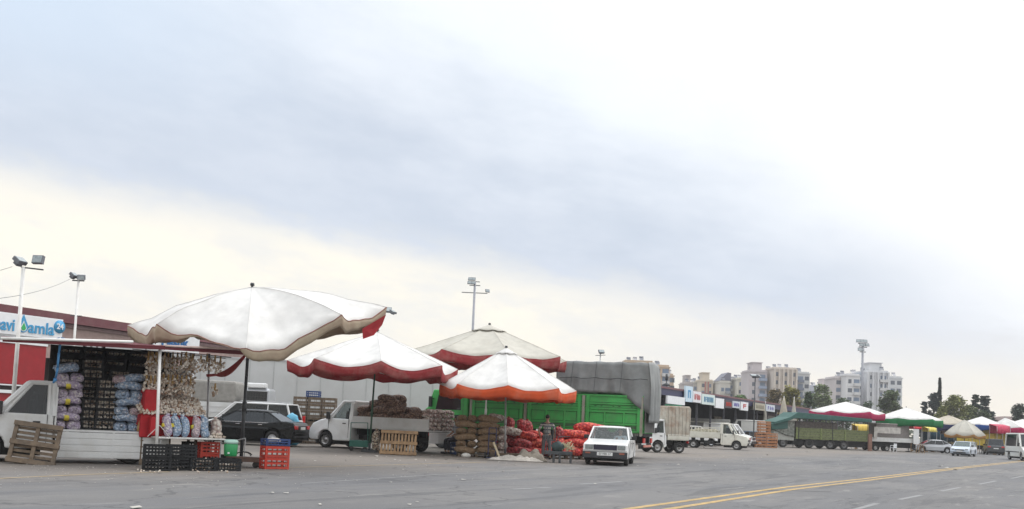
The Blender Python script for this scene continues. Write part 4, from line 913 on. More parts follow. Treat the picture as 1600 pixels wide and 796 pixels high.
# ---- pickup cab + bed trucks
def cab(T, xf, xr, W, H, wheelx, wr, paint, style='transit', glassm=None, gl=None):
    """box cab: body extruded to belt plus greenhouse (built on an existing root)"""
    pass
def truck(name, label, loc, rz, L_cab, L_bed, W, H, wr, paint, style, bedm, bedz=.82, sideh=.4, drop=False, rear_open=False, wheels=None, cat='pickup truck', group='parked trucks', glassm=None, belt=None, sides=True):
    """origin: ground below the cab's rear wall; +x forward"""
    b = belt or H * .57; nose = L_cab; 
    if style == 'transit': top = [(0, .7), (0, b), (nose - .95, b + .02), (nose - .55, b - .06), (nose - .18, b - .22), (nose - .02, b - .45), (nose, .5)]; gx = ([nose - .92, nose - 1.08, .12, .0], [nose - 1.62, nose - 1.66, .12, .02])
    elif style == 'flat': top = [(0, .7), (0, b), (nose - .2, b), (nose - .04, b - .1), (nose, .5)]; gx = ([nose - .14, nose - .25, .12, .0], [nose - .42, nose - .46, .12, .02])
    else: top = [(0, .7), (0, b), (nose - .95, b), (nose - .5, b - .08), (nose - .08, b - .18), (nose, b - .35), (nose, .5)]; gx = ([nose - 1.0, nose - 1.1, .12, .0], [nose - 1.5, nose - 1.55, .12, .02])
    wx = wheels or [nose - .85]
    T = vehicle(name, label, cat, loc, rz, dict(xf=nose, xr=-.02, zb=.32, W=W, wheels=[wx[0]], wr=wr, paint=paint, taper=.04, taperz=.8, top=top, glass=glassm or glass, hub='disc', ww=.22,
        gh=dict(belt=b, roof=H - .05, wt=W * .80, xb=gx[0], xt=gx[1], pr=.045, types=['p', 'g', 'p'], seats=[.45], rearp=True, mirh=.3, mirz=.12, mir=.1, crown=.06),
        boxes=[('headlight', nose - .1, nose + .01, W * .27, W * .45, .62, .82, headl, True), ('grille', nose - .03, nose + .02, -W * .24, W * .24, .60, .80, blackp, False), ('bumper', nose - .12, nose + .06, -W * .49, W * .49, .33, .55, blackp, False),
               ('number_plate', nose + .055, nose + .07, -.26, .26, .40, .5, plate_w, False), ('door_handle', .28, .44, W / 2 - .02, W / 2 + .015, b - .2, b - .16, blackp, True), ('door_seam', .13, .142, W / 2 - .035, W / 2 + .003, .45, b, blackp, True), ('door_seam', nose - 1.0, nose - .988, W / 2 - .035, W / 2 + .003, .5, b, blackp, True)]), group)
    mb = MB(); mb.bx(-L_bed, .1, -.42, -.34, .42, .6); mb.bx(-L_bed, .1, .34, .42, .42, .6); 
    for i in range(5): mb.bx(-L_bed + .2 + i * (L_bed - .4) / 4 - .04, -L_bed + .2 + i * (L_bed - .4) / 4 + .04, -.8 * W / 2, .8 * W / 2, .6, bedz - .04)
    mb.bx(-1.5, -.6, .45, W / 2 - .1, .35, .6); mb.bx(-1.2, -.5, -W / 2 + .1, -.45, .35, .6)
    mb.done('chassis', darkm, T)
    for xw in wx[1:]:
        for sd in (-1, 1): wheel(T, xw, sd * (W / 2 - .18), wr, .24, sd, rimm, 'disc')
    mb = MB(); mb.bx(-L_bed, -.05, -W / 2, W / 2, bedz - .05, bedz); mb.done('bed_floor', bedm, T, bevel=.005)
    if sides:
        def panel(b, x0, x1, y, z0, z1, ny):
            n = 4; h = (z1 - z0) / n
            for i in range(n): b.bx(x0, x1, y - .018, y + .018, z0 + h * i + .018, z0 + h * (i + 1) - .014)
            b.bx(x0, x1, y - .004, y + .004, z0, z1)
            for x in (x0 + .03, (x0 + x1) / 2, x1 - .03): b.bx(x - .025, x + .025, y - .024, y + .024, z0 + .002, z1 + .01)
        dz = (bedz - .06 - sideh, bedz - .06) if drop else (bedz, bedz + sideh)
        for sd, dr in ((1, drop), (-1, False)):
            z0, z1 = dz if dr else (bedz, bedz + sideh)
            mb = MB(); panel(mb, -L_bed, -.06, sd * (W / 2 + .02), z0, z1, 1); mb.done('side_board', bedm, T)
        mb = MB()
        z0, z1 = (bedz - .07 - sideh * 1.0, bedz - .07) if rear_open else (bedz, bedz + sideh)
        x = -L_bed - .03; mb.bx(x - .012, x + .012, -W / 2, W / 2, z0, z1); 
        for zz in (z0, z1 - .05): mb.bx(x - .03, x + .015, -W / 2, W / 2, zz + .002, zz + .048)
        for yy in (-W / 2 + .03, -.33, .33, W / 2 - .03): mb.bx(x - .028, x + .014, yy - .03, yy + .03, z0 + .05, z1 - .05)
        mb.done('tailboard', white_paint, T)
        mb = MB(); mb.bx(-.06, -.02, -W / 2 + .03, W / 2 - .03, bedz, H * .93); mb.done('head_board', bedm, T)
    for sd in (-1, 1):
        mb = MB(); mb.bx(-L_bed - .02, -L_bed + .04, sd * (W / 2 - .28), sd * (W / 2 - .05), bedz - .2, bedz - .08); mb.done('tail_light', redlens, T)
    return T
# garlic truck (left)
g0 = GD(79, 23.9); HG = R(180 + 27); fG = Vector((math.cos(HG), math.sin(HG), 0)); nG = Vector((-fG.y, fG.x, 0))
oG = g0 - nG * .98
garlic_truck = truck('pickup_truck', 'white cab pickup with dropped side board carrying the garlic stall', (oG.x, oG.y, 0), HG, 2.15, 2.6, 1.9, 1.9, .31, bed_white, 'transit', bed_white, bedz=.79, sideh=.60, drop=True, wheels=[1.35, -1.75], glassm=dglass, belt=1.12)
GM = Matrix.Translation((oG.x, oG.y, 0)) @ Matrix.Rotation(HG, 4, 'Z')
# onion pickup (middle), tailboard hanging open
HO = R(180 - 27); fO = Vector((math.cos(HO), math.sin(HO), 0)); nO = Vector((-fO.y, fO.x, 0))
rc = GD(668, 40.6)          # near rear corner
oO = rc + fO * 3.75 - nO * 1.0
onion_truck = truck('pickup_truck', 'white cab pickup loaded with brown onion sacks, tailboard hanging down', (oO.x, oO.y, 0), HO, 2.15, 3.75, 1.98, 2.0, .33, white_paint, 'transit', bed_white, bedz=.92, sideh=.44, rear_open=True, wheels=[1.3, -2.3], belt=1.22)
OM = Matrix.Translation((oO.x, oO.y, 0)) @ Matrix.Rotation(HO, 4, 'Z')
# small cream pickup driving right
HP = R(-20); fP = Vector((math.cos(HP), math.sin(HP), 0)); nP = Vector((-fP.y, fP.x, 0))
c0 = GD(1128, 79.5)
cream = truck('pickup_truck', 'cream pickup facing right with an empty slatted bed', (c0.x, c0.y, 0), HP, 2.05, 3.1, 1.75, 2.0, .32, cream_paint, 'nose', cream_paint, bedz=.85, sideh=.42, wheels=[1.2, -2.1], belt=1.2)
mb = MB()
for sd in (-1, 1):
    for i in range(12): mb.bx(-3.05 + i * .26, -3.02 + i * .26, sd * .84, sd * .87, 1.27, 1.62)
    mb.bx(-3.08, -.1, sd * .835, sd * .875, 1.6, 1.65)
mb.done('bed_rail', cream_paint, cream)
mb = MB(); mb.bx(-3.0, 1.7, .885, .9, 1.0, 1.035); mb.done('side_stripe', blackp, cream)
mb = MB(); mb.bx(-2.4, -.3, -.7, .75, 1.2, 1.42); mb.bx(-2.0, -.5, -.6, .65, 1.42, 1.52); tag(mb.done('mattress', mat('striped_ticking', (.45, .42, .33), .9, var=.5, scale=14), loc=(c0.x, c0.y, 0), rot=(0, 0, HP), bevel=.05), 'striped mattress lying in the bed of the cream pickup', 'mattress')
mb = MB(); mb.box((2.055, .55, .85), (.03, .4, .2)); mb.done('red_badge', redlens, cream)
# little canvas box truck
HC = R(180 + 22); fC = Vector((math.cos(HC), math.sin(HC), 0)); c1 = GD(1040, 60)
canvas = truck('box_truck', 'small white truck with a stained beige canvas box', (c1.x - .35, c1.y, 0), HC, 1.0, 1.5, 1.45, 1.92, .33, white_paint, 'flat', cream_paint, bedz=.8, sideh=.3, wheels=[.55, -.95], cat='truck', belt=1.15)
stain = mat('stained_canvas', (.44, .41, .35), .9, var=.2, scale=3, dirt=(.28, .15, .09), dirtamt=.9, dscale=1.3, bump=.4, bscale=4)
mb = MB(); v = []
def cv(x, y): return Vector((x, y, 0))
mb.prism([(-1.55, .98), (.05, .98), (.12, 2.0), (.0, 2.72), (-1.5, 2.74), (-1.6, 2.6)], -.76, .76); mb.done('canvas_cover', stain, canvas, bevel=.06)
mb = MB(); 
for i in range(7): mb.bx(-1.5 + i * .24, -1.485 + i * .24, -.775, .775, 1.0, 2.68)
mb.done('canvas_seam', mat('canvas_seam', (.25, .23, .2), .9), canvas)
mb = MB(); mb.tube((-.5, -.4, 2.79), (-1.2, .3, 2.79), .04, .04, 6); mb.done('rope', mat('green_rope', (.05, .2, .12), .8), canvas)

# ---- long green lorry under a grey tarpaulin
HL = R(180 - 18); fL = Vector((math.cos(HL), math.sin(HL), 0)); nL = Vector((-fL.y, fL.x, 0))
rcl = GD(1003, 46.0); LB = 8.3; WL = 2.5; oL = rcl + fL * LB - nL * WL / 2
green = mat('lorry_green', (.045, .36, .075), .5, var=.12, scale=2, dirt=(.09, .14, .07), dirtamt=.6, dscale=2.5)
green_d = mat('lorry_green_worn', (.02, .22, .04), .55, var=.15, dirt=(.1, .12, .08), dirtamt=.5)
lorry = thing('lorry', 'long bright green lorry under a grey tarpaulin', 'lorry', (oL.x, oL.y, 0), HL, 'parked trucks')
mb = MB(); prof = [(2.25, .5)] + arc(1.35, .62, .5) + [(.1, .5), (.1, 2.75), (1.9, 2.8), (2.15, 1.95), (2.3, 1.85), (2.32, .6)]
mb.prism(prof, -1.22, 1.22); mb.done('cab', green, lorry, bevel=.09, seg=3)
for sd in (-1, 1):
    mb = MB(); mb.prism([(.45, 1.85), (1.75, 1.85), (1.62, 2.55), (.5, 2.55)], sd * 1.225 - .006, sd * 1.225 + .006); mb.done('side_window', dglass, lorry)
    mb = MB(); mb.box((1.95, sd * 1.42, 2.2), (.12, .2, .5)); mb.tube((1.85, sd * 1.2, 2.35), (1.95, sd * 1.4, 2.35), .02, .02, 5); mb.done('mirror', blackp, lorry)
    mb = MB(); mb.bx(.35, .36, sd * 1.22, sd * 1.232, .7, 2.6); mb.bx(1.85, 1.86, sd * 1.22, sd * 1.232, 1.2, 1.8); mb.done('door_seam', blackp, lorry)
    mb = MB(); mb.bx(.5, .75, sd * 1.22, sd * 1.25, 1.5, 1.62); mb.done('door_handle', blackp, lorry)
mb = MB(); mb.faces([(1.98, -1.05, 2.68), (1.98, 1.05, 2.68), (2.19, 1.05, 1.98), (2.19, -1.05, 1.98)], [(0, 1, 2, 3)]); mb.done('windscreen', dglass, lorry)
for x in (1.35, -5.2, -6.5):
    for sd in (-1, 1): wheel(lorry, x, sd * 1.05, .5, .3, sd, mat('rim_dark', (.12, .12, .12), .5, .4), 'disc')
mb = MB(); mb.bx(-LB, .2, -.5, -.38, .7, 1.0); mb.bx(-LB, .2, .38, .5, .7, 1.0); mb.bx(-3.8, -1.6, .6, 1.15, .5, .95); mb.bx(-3.2, -2.2, -1.15, -.6, .45, .95)
for i in range(9): mb.bx(-LB + i * .95, -LB + .08 + i * .95, -1.15, 1.15, 1.0, 1.15)
mb.bx(-LB + .1, -LB + .2, -1.2, 1.2, .45, .6); mb.done('chassis', darkm, lorry)
for y in (-.9, .9):
    mb = MB(); mb.box((-LB + .0, y, .82), (.05, .4, .22)); mb.done('tail_light', redlens, lorry)
mb = MB(); mb.bx(-LB - .02, -LB + .03, -.9, .9, .52, .62); mb.done('reflective_bar', mat('reflective_bar', (.55, .2, .15), .4, var=.5, scale=9), lorry)
# body: three sections of panelled drop sides
mb = MB(); zb0, zb1 = 1.18, 2.82; nb = 3; mb.bx(-LB, 0, -WL / 2 + .03, WL / 2 - .03, zb0 - .05, zb0 + .05)
for sd in (-1, 1):
    y = sd * (WL / 2 - .02); mb.bx(-LB, 0, y - .03, y + .03, zb0, zb1)
mb.bx(-.06, -.0, -1.2, 1.2, zb0, 3.3); mb.bx(-LB, -LB + .06, -1.2, 1.2, zb0, zb1)
mb.done('body_panel', green, lorry)
for sd in (-1, 1):
    mb = MB()
    y = sd * (WL / 2 + .03)
    for z in (zb0 + .02, zb0 + .34, zb0 + .88, zb0 + 1.02, zb0 + 1.24, zb1 - .03): mb.box((-LB / 2, y, z), (LB - .01, .05, .07))
    for i in range(nb):
        x0 = -LB * i / nb; x1 = -LB * (i + 1) / nb
        for x in (x0 - .2, x1 + .2): mb.box((x, y + sd * .015, (zb0 + zb1) / 2), (.14, .07, zb1 - zb0 - .04))
        for f in (.36, .68): mb.box((x0 + (x1 - x0) * f, y, zb0 + .45), (.07, .06, .84))
    mb.done('body_rib', green, lorry)
for sd in (-1, 1):
    mb = MB()
    y = sd * (WL / 2 + .012)
    for z in (zb0 + .075, zb0 + .39, zb0 + .83, zb0 + 1.07, zb0 + 1.19, zb0 + 1.29): mb.box((-LB / 2, y, z), (LB - .02, .01, .022))
    for i in range(nb):
        x0 = -LB * i / nb; x1 = -LB * (i + 1) / nb
        for f in (.12, .36, .68, .9): mb.box((x0 + (x1 - x0) * f + .05, y + sd * .002, zb0 + .46), (.02, .01, .78))
        for f in (.2, .3, .5, .6, .8): mb.box((x0 + (x1 - x0) * f, y + sd * .002, zb0 + 1.13), (.09, .01, .03))
    mb.done('groove_shade', mat('shade_green', (.02, .07, .025), .8), lorry)  # dark green strips paint the shade of the grooves beside the ribs
for i in range(nb + 1):
    for sd in (-1, 1):
        mb = MB(); mb.box((-LB * i / nb + (-.08 if i == 0 else .08 if i == nb else 0), sd * (WL / 2 + .035), (zb0 + zb1) / 2 - .1), (.12, .1, zb1 - zb0 + .1)); mb.done('stake', mat('stake_grey', (.28, .27, .22), .7, dirt=(.2, .12, .08), dirtamt=.5), lorry)
for sd in (-1, 1):
    mb = MB()
    for i in range(nb):
        x0 = -LB * i / nb - .32; x1 = -LB * (i + 1) / nb + .32
        for z in (zb0 + .17, zb0 + .24): mb.box(((x0 + x1) / 2, sd * (WL / 2 + .018), z), (x1 - x0, .03, .03))
    mb.done('side_slot', mat('slot_dark', (.07, .05, .06), .7), lorry)
# tarpaulin draped over the load
tarpm = mat('grey_tarpaulin', (.19, .20, .20), .5, var=.2, scale=1.6, dirt=(.27, .28, .27), dirtamt=.6, dscale=2.2, bump=.4, bscale=3)
mb = MB(); nx, ny = 60, 44; x0, x1 = -LB - .18, -4.2; hw = WL / 2 + .12; ztop = 4.33; drop_ = 1.42
W2 = hw
def RC(dn): dn = max(0, min(1, dn)); return .20 * math.sin(min(1, dn * 1.7) * math.pi / 2) - .10 * dn
tot = drop_ * 2 + W2 * 2; v = []
for i in range(nx + 1):
    u = i / nx; x = x0 + (x1 - x0) * u
    for j in range(ny + 1):
        s = j / ny * tot
        rear = max(0, 1 - u * 7)
        dr = drop_
        if s < dr: y, z, k = -W2, ztop - dr + s, 0
        elif s < dr + 2 * W2: y, z, k = -W2 + (s - dr), ztop, 1
        else: y, z, k = W2, ztop - (s - dr - 2 * W2), 0
        # rounded shoulders and sagging roof
        if k: z += .07 * math.cos((y / W2) * 1.5) - .05 * abs(math.sin(x * 3.1))
        else:
            dn = (ztop - z) / drop_; fold = noise.noise(Vector((x * 2.6, dn * .7, 3 if y > 0 else 8))) * .16 * (.25 + dn) + .045 * math.sin(x * 7 + 2 * noise.noise(Vector((x, 0, 1)))) * dn
            y += (1 if y > 0 else -1) * (fold - .02); z -= .95 * max(0, 1 - u * 3.2) ** 1.3 * dn * dn
            z += .05 * noise.noise(Vector((x * 1.5, 5, y))) * dn
        z += .02 * noise.noise(Vector((x * 2, y * 2, 0)))
        xx = x - (RC((ztop - z) / 2.7) * max(0, 1 - u * 9) if not k else 0)
        v.append((xx, y, z))
f = [(i * (ny + 1) + j, (i + 1) * (ny + 1) + j, (i + 1) * (ny + 1) + j + 1, i * (ny + 1) + j + 1) for i in range(nx) for j in range(ny)]
base_n = len(v)
# rear curtain
nr_, nc_ = 22, 30; v2 = []
for i in range(nr_ + 1):
    for j in range(nc_ + 1):
        dn = i / nr_; y = -W2 + 2 * W2 * j / nc_; z = ztop - dn * 2.7 + (.07 * math.cos((y / W2) * 1.5)) * (1 - dn)
        e_ = min(1, (1 - abs(y) / W2) * 6); x = x0 - RC(dn) + e_ * (-.09 * noise.noise(Vector((y * 2.3, dn * 1.2, 9))) * dn - .045 * math.sin(y * 7 + 3 * dn) * dn)
        v2.append((x, y, z))
mb.faces(v, f, 0, None, True); mb.faces(v2, [(i * (nc_ + 1) + j, (i + 1) * (nc_ + 1) + j, (i + 1) * (nc_ + 1) + j + 1, i * (nc_ + 1) + j + 1) for i in range(nr_) for j in range(nc_)], 0, None, True)
o = mb.done('tarpaulin', tarpm, lorry); md = o.modifiers.new('thick', 'SOLIDIFY'); md.thickness = .012
mb = MB()
for xs in (-7.3, -6.1, -5.0): mb.path([(xs + .01 * i, W2 + .03 + .035 * (i / 8), ztop - .02 - (drop_ - .1) * i / 8) for i in range(9)], .012, 4)
mb.done('tarp_seam', mat('seam_grey', (.09, .095, .1), .7), lorry)
mb = MB(); mb.path([(x0 + 4.1 * i / 12, W2 + .08 + .02 * math.sin(i), 3.55 + .03 * math.sin(i * 2)) for i in range(13)], .012, 5); mb.done('rope', darkm, lorry)
mb = MB()
for i in range(9): mb.bx(-LB - .09, -LB - .06, -1.2 + i * .28, -1.03 + i * .28, zb0, 2.35)
mb.done('rear_door_slat', mat('rear_grey', (.13, .13, .13), .7, dirt=(.2, .1, .08), dirtamt=.4), lorry)

# ---- big pale semitrailer behind the umbrellas
a = GD(286, 50.5); b_ = GD(688, 54.5); rz, ln = frame_of(a, b_)
trailer = thing('semi_trailer', 'long pale grey box semitrailer parked behind the white umbrellas', 'trailer', (a.x, a.y, 0), rz, 'parked trucks')
tw = mat('trailer_skin', (.50, .51, .51), .5, var=.04, scale=.8, dirt=(.36, .35, .33), dirtamt=.4, dscale=.6, bump=.08, bscale=1.5)
mb = MB(); mb.bx(0, ln, 0, 2.5, 1.15, 4.0); mb.done('body', tw, trailer, bevel=.03)
mb = MB(); mb.bx(0, ln, -.03, 0, 1.12, 1.26); mb.bx(0, ln, -.03, 0, 3.93, 4.02); mb.bx(-.04, .06, -.03, .1, 1.15, 4.0); mb.bx(ln - .06, ln + .04, -.03, .1, 1.15, 4.0); mb.done('frame_rail', steel, trailer)
for i in range(11):
    mb = MB(); mb.bx(i * ln / 11 + .6, i * ln / 11 + .64, -.022, -.002, 1.26, 3.93); mb.done('curtain_strap', mat('strap_grey', (.42, .43, .43), .6), trailer)
for x in (ln - 2, ln - 3.3, ln - 4.6, 2.5):
    for sd in (-1, 1): wheel(trailer, x, 1.25 - sd * 1.02, .5, .3, -sd, MATS['rim_dark'], 'disc')
mb = MB(); mb.bx(.3, ln - .3, .5, .7, .8, 1.15); mb.bx(.3, ln - .3, 1.8, 2.0, .8, 1.15); mb.bx(4, 8, .3, .5, .5, 1.0); mb.done('chassis', darkm, trailer)
# grey canvas flatbed in front of the trailer
a = GD(288, 47.5); fb = thing('flatbed_truck', 'flatbed truck with low grey canvas cover behind the white compact van', 'truck', (a.x, a.y, 0), R(4), 'parked trucks')
gc = mat('canvas_grey', (.27, .26, .24), .85, var=.15, bump=.3, bscale=3)
wd_ = GD(362, 47.5).x - a.x
mb = MB(); mb.bx(0, wd_, 0, 2.1, 1.7, 2.72); mb.done('canvas_cover', gc, fb, bevel=.12)
mb = MB(); mb.bx(0, wd_ + .2, -.03, 2.13, 1.0, 1.72); 
for z in (1.25, 1.5): mb.bx(0, wd_ + .2, -.05, -.03, z, z + .03)
mb.done('side_board', bed_white, fb)
mb = MB(); mb.bx(wd_ + .35, wd_ + 1.55, .1, 2.0, .6, 2.45); mb.done('cab', silver_paint, fb, bevel=.12)
mb = MB(); mb.bx(wd_ + .42, wd_ + 1.45, .06, .1, 1.75, 2.3); mb.done('window', dglass, fb)
mb = MB(); mb.bx(wd_ + .5, wd_ + 1.4, -.03, .4, 2.45, 2.68); mb.done('roof_deflector', white_paint, fb, bevel=.05)
mb = MB(); mb.bx(0, wd_ + 1.5, .3, 1.8, .5, .98); mb.done('chassis', darkm, fb)
for x in (1.0, wd_ + 1.0):
    for sd in (-1, 1): wheel(fb, x, 1.05 - sd * .9, .42, .25, -sd, rimm, 'disc')
# ---- red box lorry far left
a = GD(-40, 31.5); b_ = GD(62, 33.5); rz, ln = frame_of(a, b_)
redl = thing('box_lorry', 'red box lorry standing behind the garlic stall', 'lorry', (a.x, a.y, 0), rz, 'parked trucks')
rp = mat('lorry_red', (.30, .012, .018), .4, var=.1, dirt=(.2, .03, .03), dirtamt=.4)
mb = MB(); mb.bx(0, ln, 0, 2.4, 1.9, 3.25); mb.done('body', rp, redl, bevel=.04)
mb = MB(); mb.bx(0, ln, -.04, 2.44, 1.62, 1.72); mb.bx(0, ln, -.04, 2.44, 3.2, 3.27); mb.bx(0, ln, -.04, 0, 1.86, 1.9); mb.done('trim_strip', sign_white, redl)
mb = MB(); mb.bx(0, ln - .3, .02, 2.3, .55, 1.62); mb.done('side_skirt', rp, redl)
for x in (1.0, 2.3):
    for sd in (-1, 1): wheel(redl, x if x < ln else ln - .6, 1.2 - sd * 1.0, .45, .28, -sd, rimm, 'disc')

mb = MB(); mb.prism([(-.15, .5), (-.15, 2.9), (-1.7, 2.85), (-2.0, 1.8), (-2.1, .5)], .05, 2.35); mb.done('cab', rp, redl, bevel=.1)
mb = MB(); mb.prism([(-.5, 1.8), (-.5, 2.6), (-1.6, 2.6), (-1.8, 1.8)], .035, .05); mb.done('window', dglass, redl)
mb = MB(); mb.bx(-2.0, ln, .5, 1.9, .45, .9); mb.done('chassis', darkm, redl)
for sd in (-1, 1): wheel(redl, -1.1, 1.2 - sd * 1.0, .45, .28, -sd, rimm, 'disc')

# ---- far right vehicles
def hd_road(rev=False): return math.atan2(-ROAD.y, -ROAD.x) if not rev else math.atan2(ROAD.y, ROAD.x)
sedan('silver saloon parked side-on beyond the white stall truck', place(1456, 114.5, R(180 + 4), -.1), R(176), silver_paint, glassm=dglass)
sedan('pale blue silver hatchback driving towards us on the road', place(1502.5, 97, hd_road(), -1.6), hd_road() - R(4), mat('pale_blue_paint', (.46, .52, .60), .3, .2, var=.04, coat=.5), hatch=True, H=1.43, L=4.0, W=1.68, glassm=ramp_glass('greenish_glass', (.08, .12, .12), .8))
sedan('dark grey off-road car with spare tyre facing away by the yellow lorry', place(1554, 118, R(72), 1), R(72), mat('dark_grey_paint', (.07, .075, .08), .3, .3, coat=.5), hatch=True, H=1.85, suv=True, L=4.4, W=1.85, name='off_road_car')
sedan('small white car half hidden behind the white minibus', place(1576, 130, hd_road(True), 0), hd_road(True), white_paint, hatch=True, H=1.55, L=3.9)
sedan('dark blue hatchback beside the orange crate stack', place(1166, 101, R(190)), R(190), mat('dark_blue_paint', (.06, .10, .16), .3, .2, coat=.5), hatch=True, H=1.5, L=4.0)
sedan('white estate car parked behind the cream pickup bed', place(1083, 90, R(8)), R(8), white_paint, hatch=True, H=1.75, L=4.4)
def van(label, loc, rz, paint, L=5.4, H=2.35, W=1.95, types=None, name='minibus', cat='van', glassm=None):
    h = L / 2
    return vehicle(name, label, cat, loc, rz, dict(xf=h, xr=-h, zb=.3, W=W, wheels=[h - .95, -h + 1.1], wr=.34, paint=paint, taper=.03, taperz=.9, glass=glassm or dglass, hub='disc',
        top=[(-h, .7), (-h, 1.2), (h - 1.15, 1.2), (h - .6, 1.08), (h - .1, .85), (h, .6)], gh=dict(belt=1.2, roof=H - .07, wt=W * .88, xb=[h - 1.1, h - 1.3, h - 2.2, -h + .05], xt=[h - 1.75, h - 1.8, h - 2.2, -h + .12], pr=.06, types=types or ['p', 'g', 'p'], crown=.08, seats=[h - 2.2], mirh=.3, mirz=.15, mir=.15, rearp=True),
        boxes=[('headlight', h - .14, h + .01, W * .26, W * .45, .72, .95, headl, True), ('grille', h - .04, h + .03, -W * .25, W * .25, .66, .88, mat('grille_dark', (.02, .018, .04), .4), False), ('bumper', h - .15, h + .06, -W * .49, W * .49, .3, .56, blackp, False), ('side_moulding', -h + .1, h - 1.4, W / 2 - .01, W / 2 + .02, .68, .76, blackp, True)]))
hv = hd_road() + R(38)
van('white high roof van driving in at the right border', place(1614, 87, R(-102), -2.0, 0), R(-100), mat('van_cream', (.64, .64, .6), .35, var=.04, coat=.4), types=['p', 'g', 'g'])
van('white high roof van with small side window behind the cream pickup', place(1158, 104, R(180 - 8), 0), R(172), mat('van_offwhite', (.58, .58, .55), .5, var=.05), H=2.6, L=4.6, name='panel_van')
van('white minibus nosing out behind the cream pickup cab', place(1139, 96, R(-25), 0), R(-25), white_paint, H=2.1, L=4.6)
# low grey stall truck and tarpaulin boxes behind the cream pickup
a = GD(1066, 98); st = thing('flatbed_truck', 'grey flatbed truck with a tall front frame behind the cream pickup', 'truck', (a.x, a.y, 0), R(3), 'parked trucks')
mb = MB(); mb.bx(0, 4.6, 0, 2.2, 1.2, 2.5); mb.done('body', mat('grey_body', (.24, .24, .23), .8, var=.15), st, bevel=.04); mb = MB(); mb.bx(0, 4.4, .3, 1.9, .5, 1.18); mb.done('chassis', darkm, st)
for x in (.9, 3.6):
    for sd in (-1, 1): wheel(st, x, 1.1 - sd * .9, .42, .25, -sd, rimm, 'disc')
mb = MB(); 
for x in (.5, 4.4): mb.tube((x, -.1, .5), (x, -.1, 2.2), .05, .05, 6)
mb.tube((.5, -.1, 2.15), (4.4, -.1, 2.15), .05, .05, 6); mb.done('frame_rail', cream_paint, st)
# yellow lorry far right
a = GD(1524, 128); yl = thing('lorry', 'yellow lorry under the blue trimmed white umbrella', 'lorry', (a.x, a.y, 0), R(10), 'parked trucks')
yp = mat('lorry_yellow', (.60, .43, .03), .45, var=.12, dirt=(.2, .14, .05), dirtamt=.5)
mb = MB(); mb.bx(-1, 4.6, 0, 2.4, 1.0, 2.5); mb.done('body', yp, yl, bevel=.03)
mb = MB(); 
for i in range(7): mb.bx(-.95 + i * .9, -.85 + i * .9, -.05, 0, 1.0, 2.5)
mb.bx(-1, 4.6, -.06, -.02, 1.7, 1.8); mb.done('body_rib', mat('rib_yellow', (.45, .33, .03), .5), yl)
mb = MB(); mb.bx(2.6, 4.6, .1, 2.3, 2.5, 3.4); mb.done('cab', yp, yl, bevel=.1); mb = MB(); mb.bx(2.8, 4.4, .06, .1, 2.75, 3.2); mb.done('window', dglass, yl)
mb = MB(); mb.bx(-.8, 4.4, .3, 2.0, .5, .98); mb.done('chassis', darkm, yl)
for x in (-.2, 3.7):
    for sd in (-1, 1): wheel(yl, x, 1.2 - sd * 1.0, .48, .3, -sd, yp, 'disc')
# ---- olive stall lorry with a green awning
a = GD(1243, 104.5); b_ = GD(1356, 106.5); rz, ln = frame_of(a, b_)
ol = thing('lorry', 'old olive lorry with a dark green awning and shrouded cab', 'lorry', (a.x, a.y, 0), rz, 'parked trucks')
olive = mat('lorry_olive', (.13, .15, .07), .7, var=.3, scale=4, dirt=(.22, .22, .13), dirtamt=.6, dscale=4); oliv2 = mat('lorry_lime', (.19, .23, .08), .7, var=.3, scale=6, dirt=(.05, .05, .03), dirtamt=.6, dscale=9)
mb = MB(); mb.bx(0, ln, 0, .08, .98, 2.05); mb.bx(0, ln, 2.3, 2.4, .98, 2.05); mb.bx(ln - .08, ln, .08, 2.3, .98, 2.0); mb.bx(0, ln, .08, 2.3, .9, .98)
mb.done('side_board', olive, ol)
mb = MB()
for i in range(4): mb.bx(i * ln / 3 - .0, i * ln / 3 + .16, -.07, -.003, .95, 2.1) if i < 3 else mb.bx(ln - .16, ln, -.07, -.003, .95, 2.1)
for z in (.98, 1.25, 1.52, 1.8, 1.98): mb.bx(0, ln, -.03, -.0, z, z + .05)
mb.done('board_rib', oliv2, ol)
mb = MB(); mb.bx(.3, ln * .62, .6, 2.1, 1.5, 2.75); mb.done('load', mat('grey_load', (.16, .14, .13), .9, var=.3), ol, bevel=.1)
awn = mat('awning_green', (.03, .10, .085), .7, var=.15, dirt=(.08, .15, .14), dirtamt=.4)
mb = MB(); mb.prism([(-.4, 3.0), (ln + .1, 2.95), (ln + .1, 3.28), (-.1, 3.62), (-.9, 3.1), (-2.6, 2.55), (-2.6, 2.3), (-1.0, 2.75)], -.5, 2.5); mb.done('awning', awn, ol, bevel=.03)
for x in (.3, ln * .5, ln - .1):
    for y in (-.05, 2.35): mb = MB(); mb.tube((x, y, .9), (x, y, 3.1), .035, .035, 6); mb.done('awning_post', dark_steel, ol)
mb = MB(); mb.prism([(-.15, .7), (-.15, 2.5), (-1.9, 2.45), (-2.4, 1.7), (-2.55, .7)], .05, 2.35); mb.done('cab', mat('cab_pale', (.35, .36, .33), .6), ol, bevel=.08)
mb = MB(); mb.prism([(-.2, 1.1), (-.2, 2.75), (-1.8, 2.65), (-2.62, 2.2), (-2.6, 1.75), (-1.2, 1.25)], -.12, 2.5); mb.done('cab_shroud', mat('patterned_shroud', (.17, .18, .16), .9, var=.6, scale=5, bump=.4, bscale=5), ol, bevel=.08)
mb = MB(); mb.prism([(-1.0, 1.9), (-1.0, 2.8), (-1.9, 2.75), (-2.7, 2.35), (-2.65, 1.75)], -.2, 2.55); mb.done('cab_shroud', awn, ol, bevel=.06)
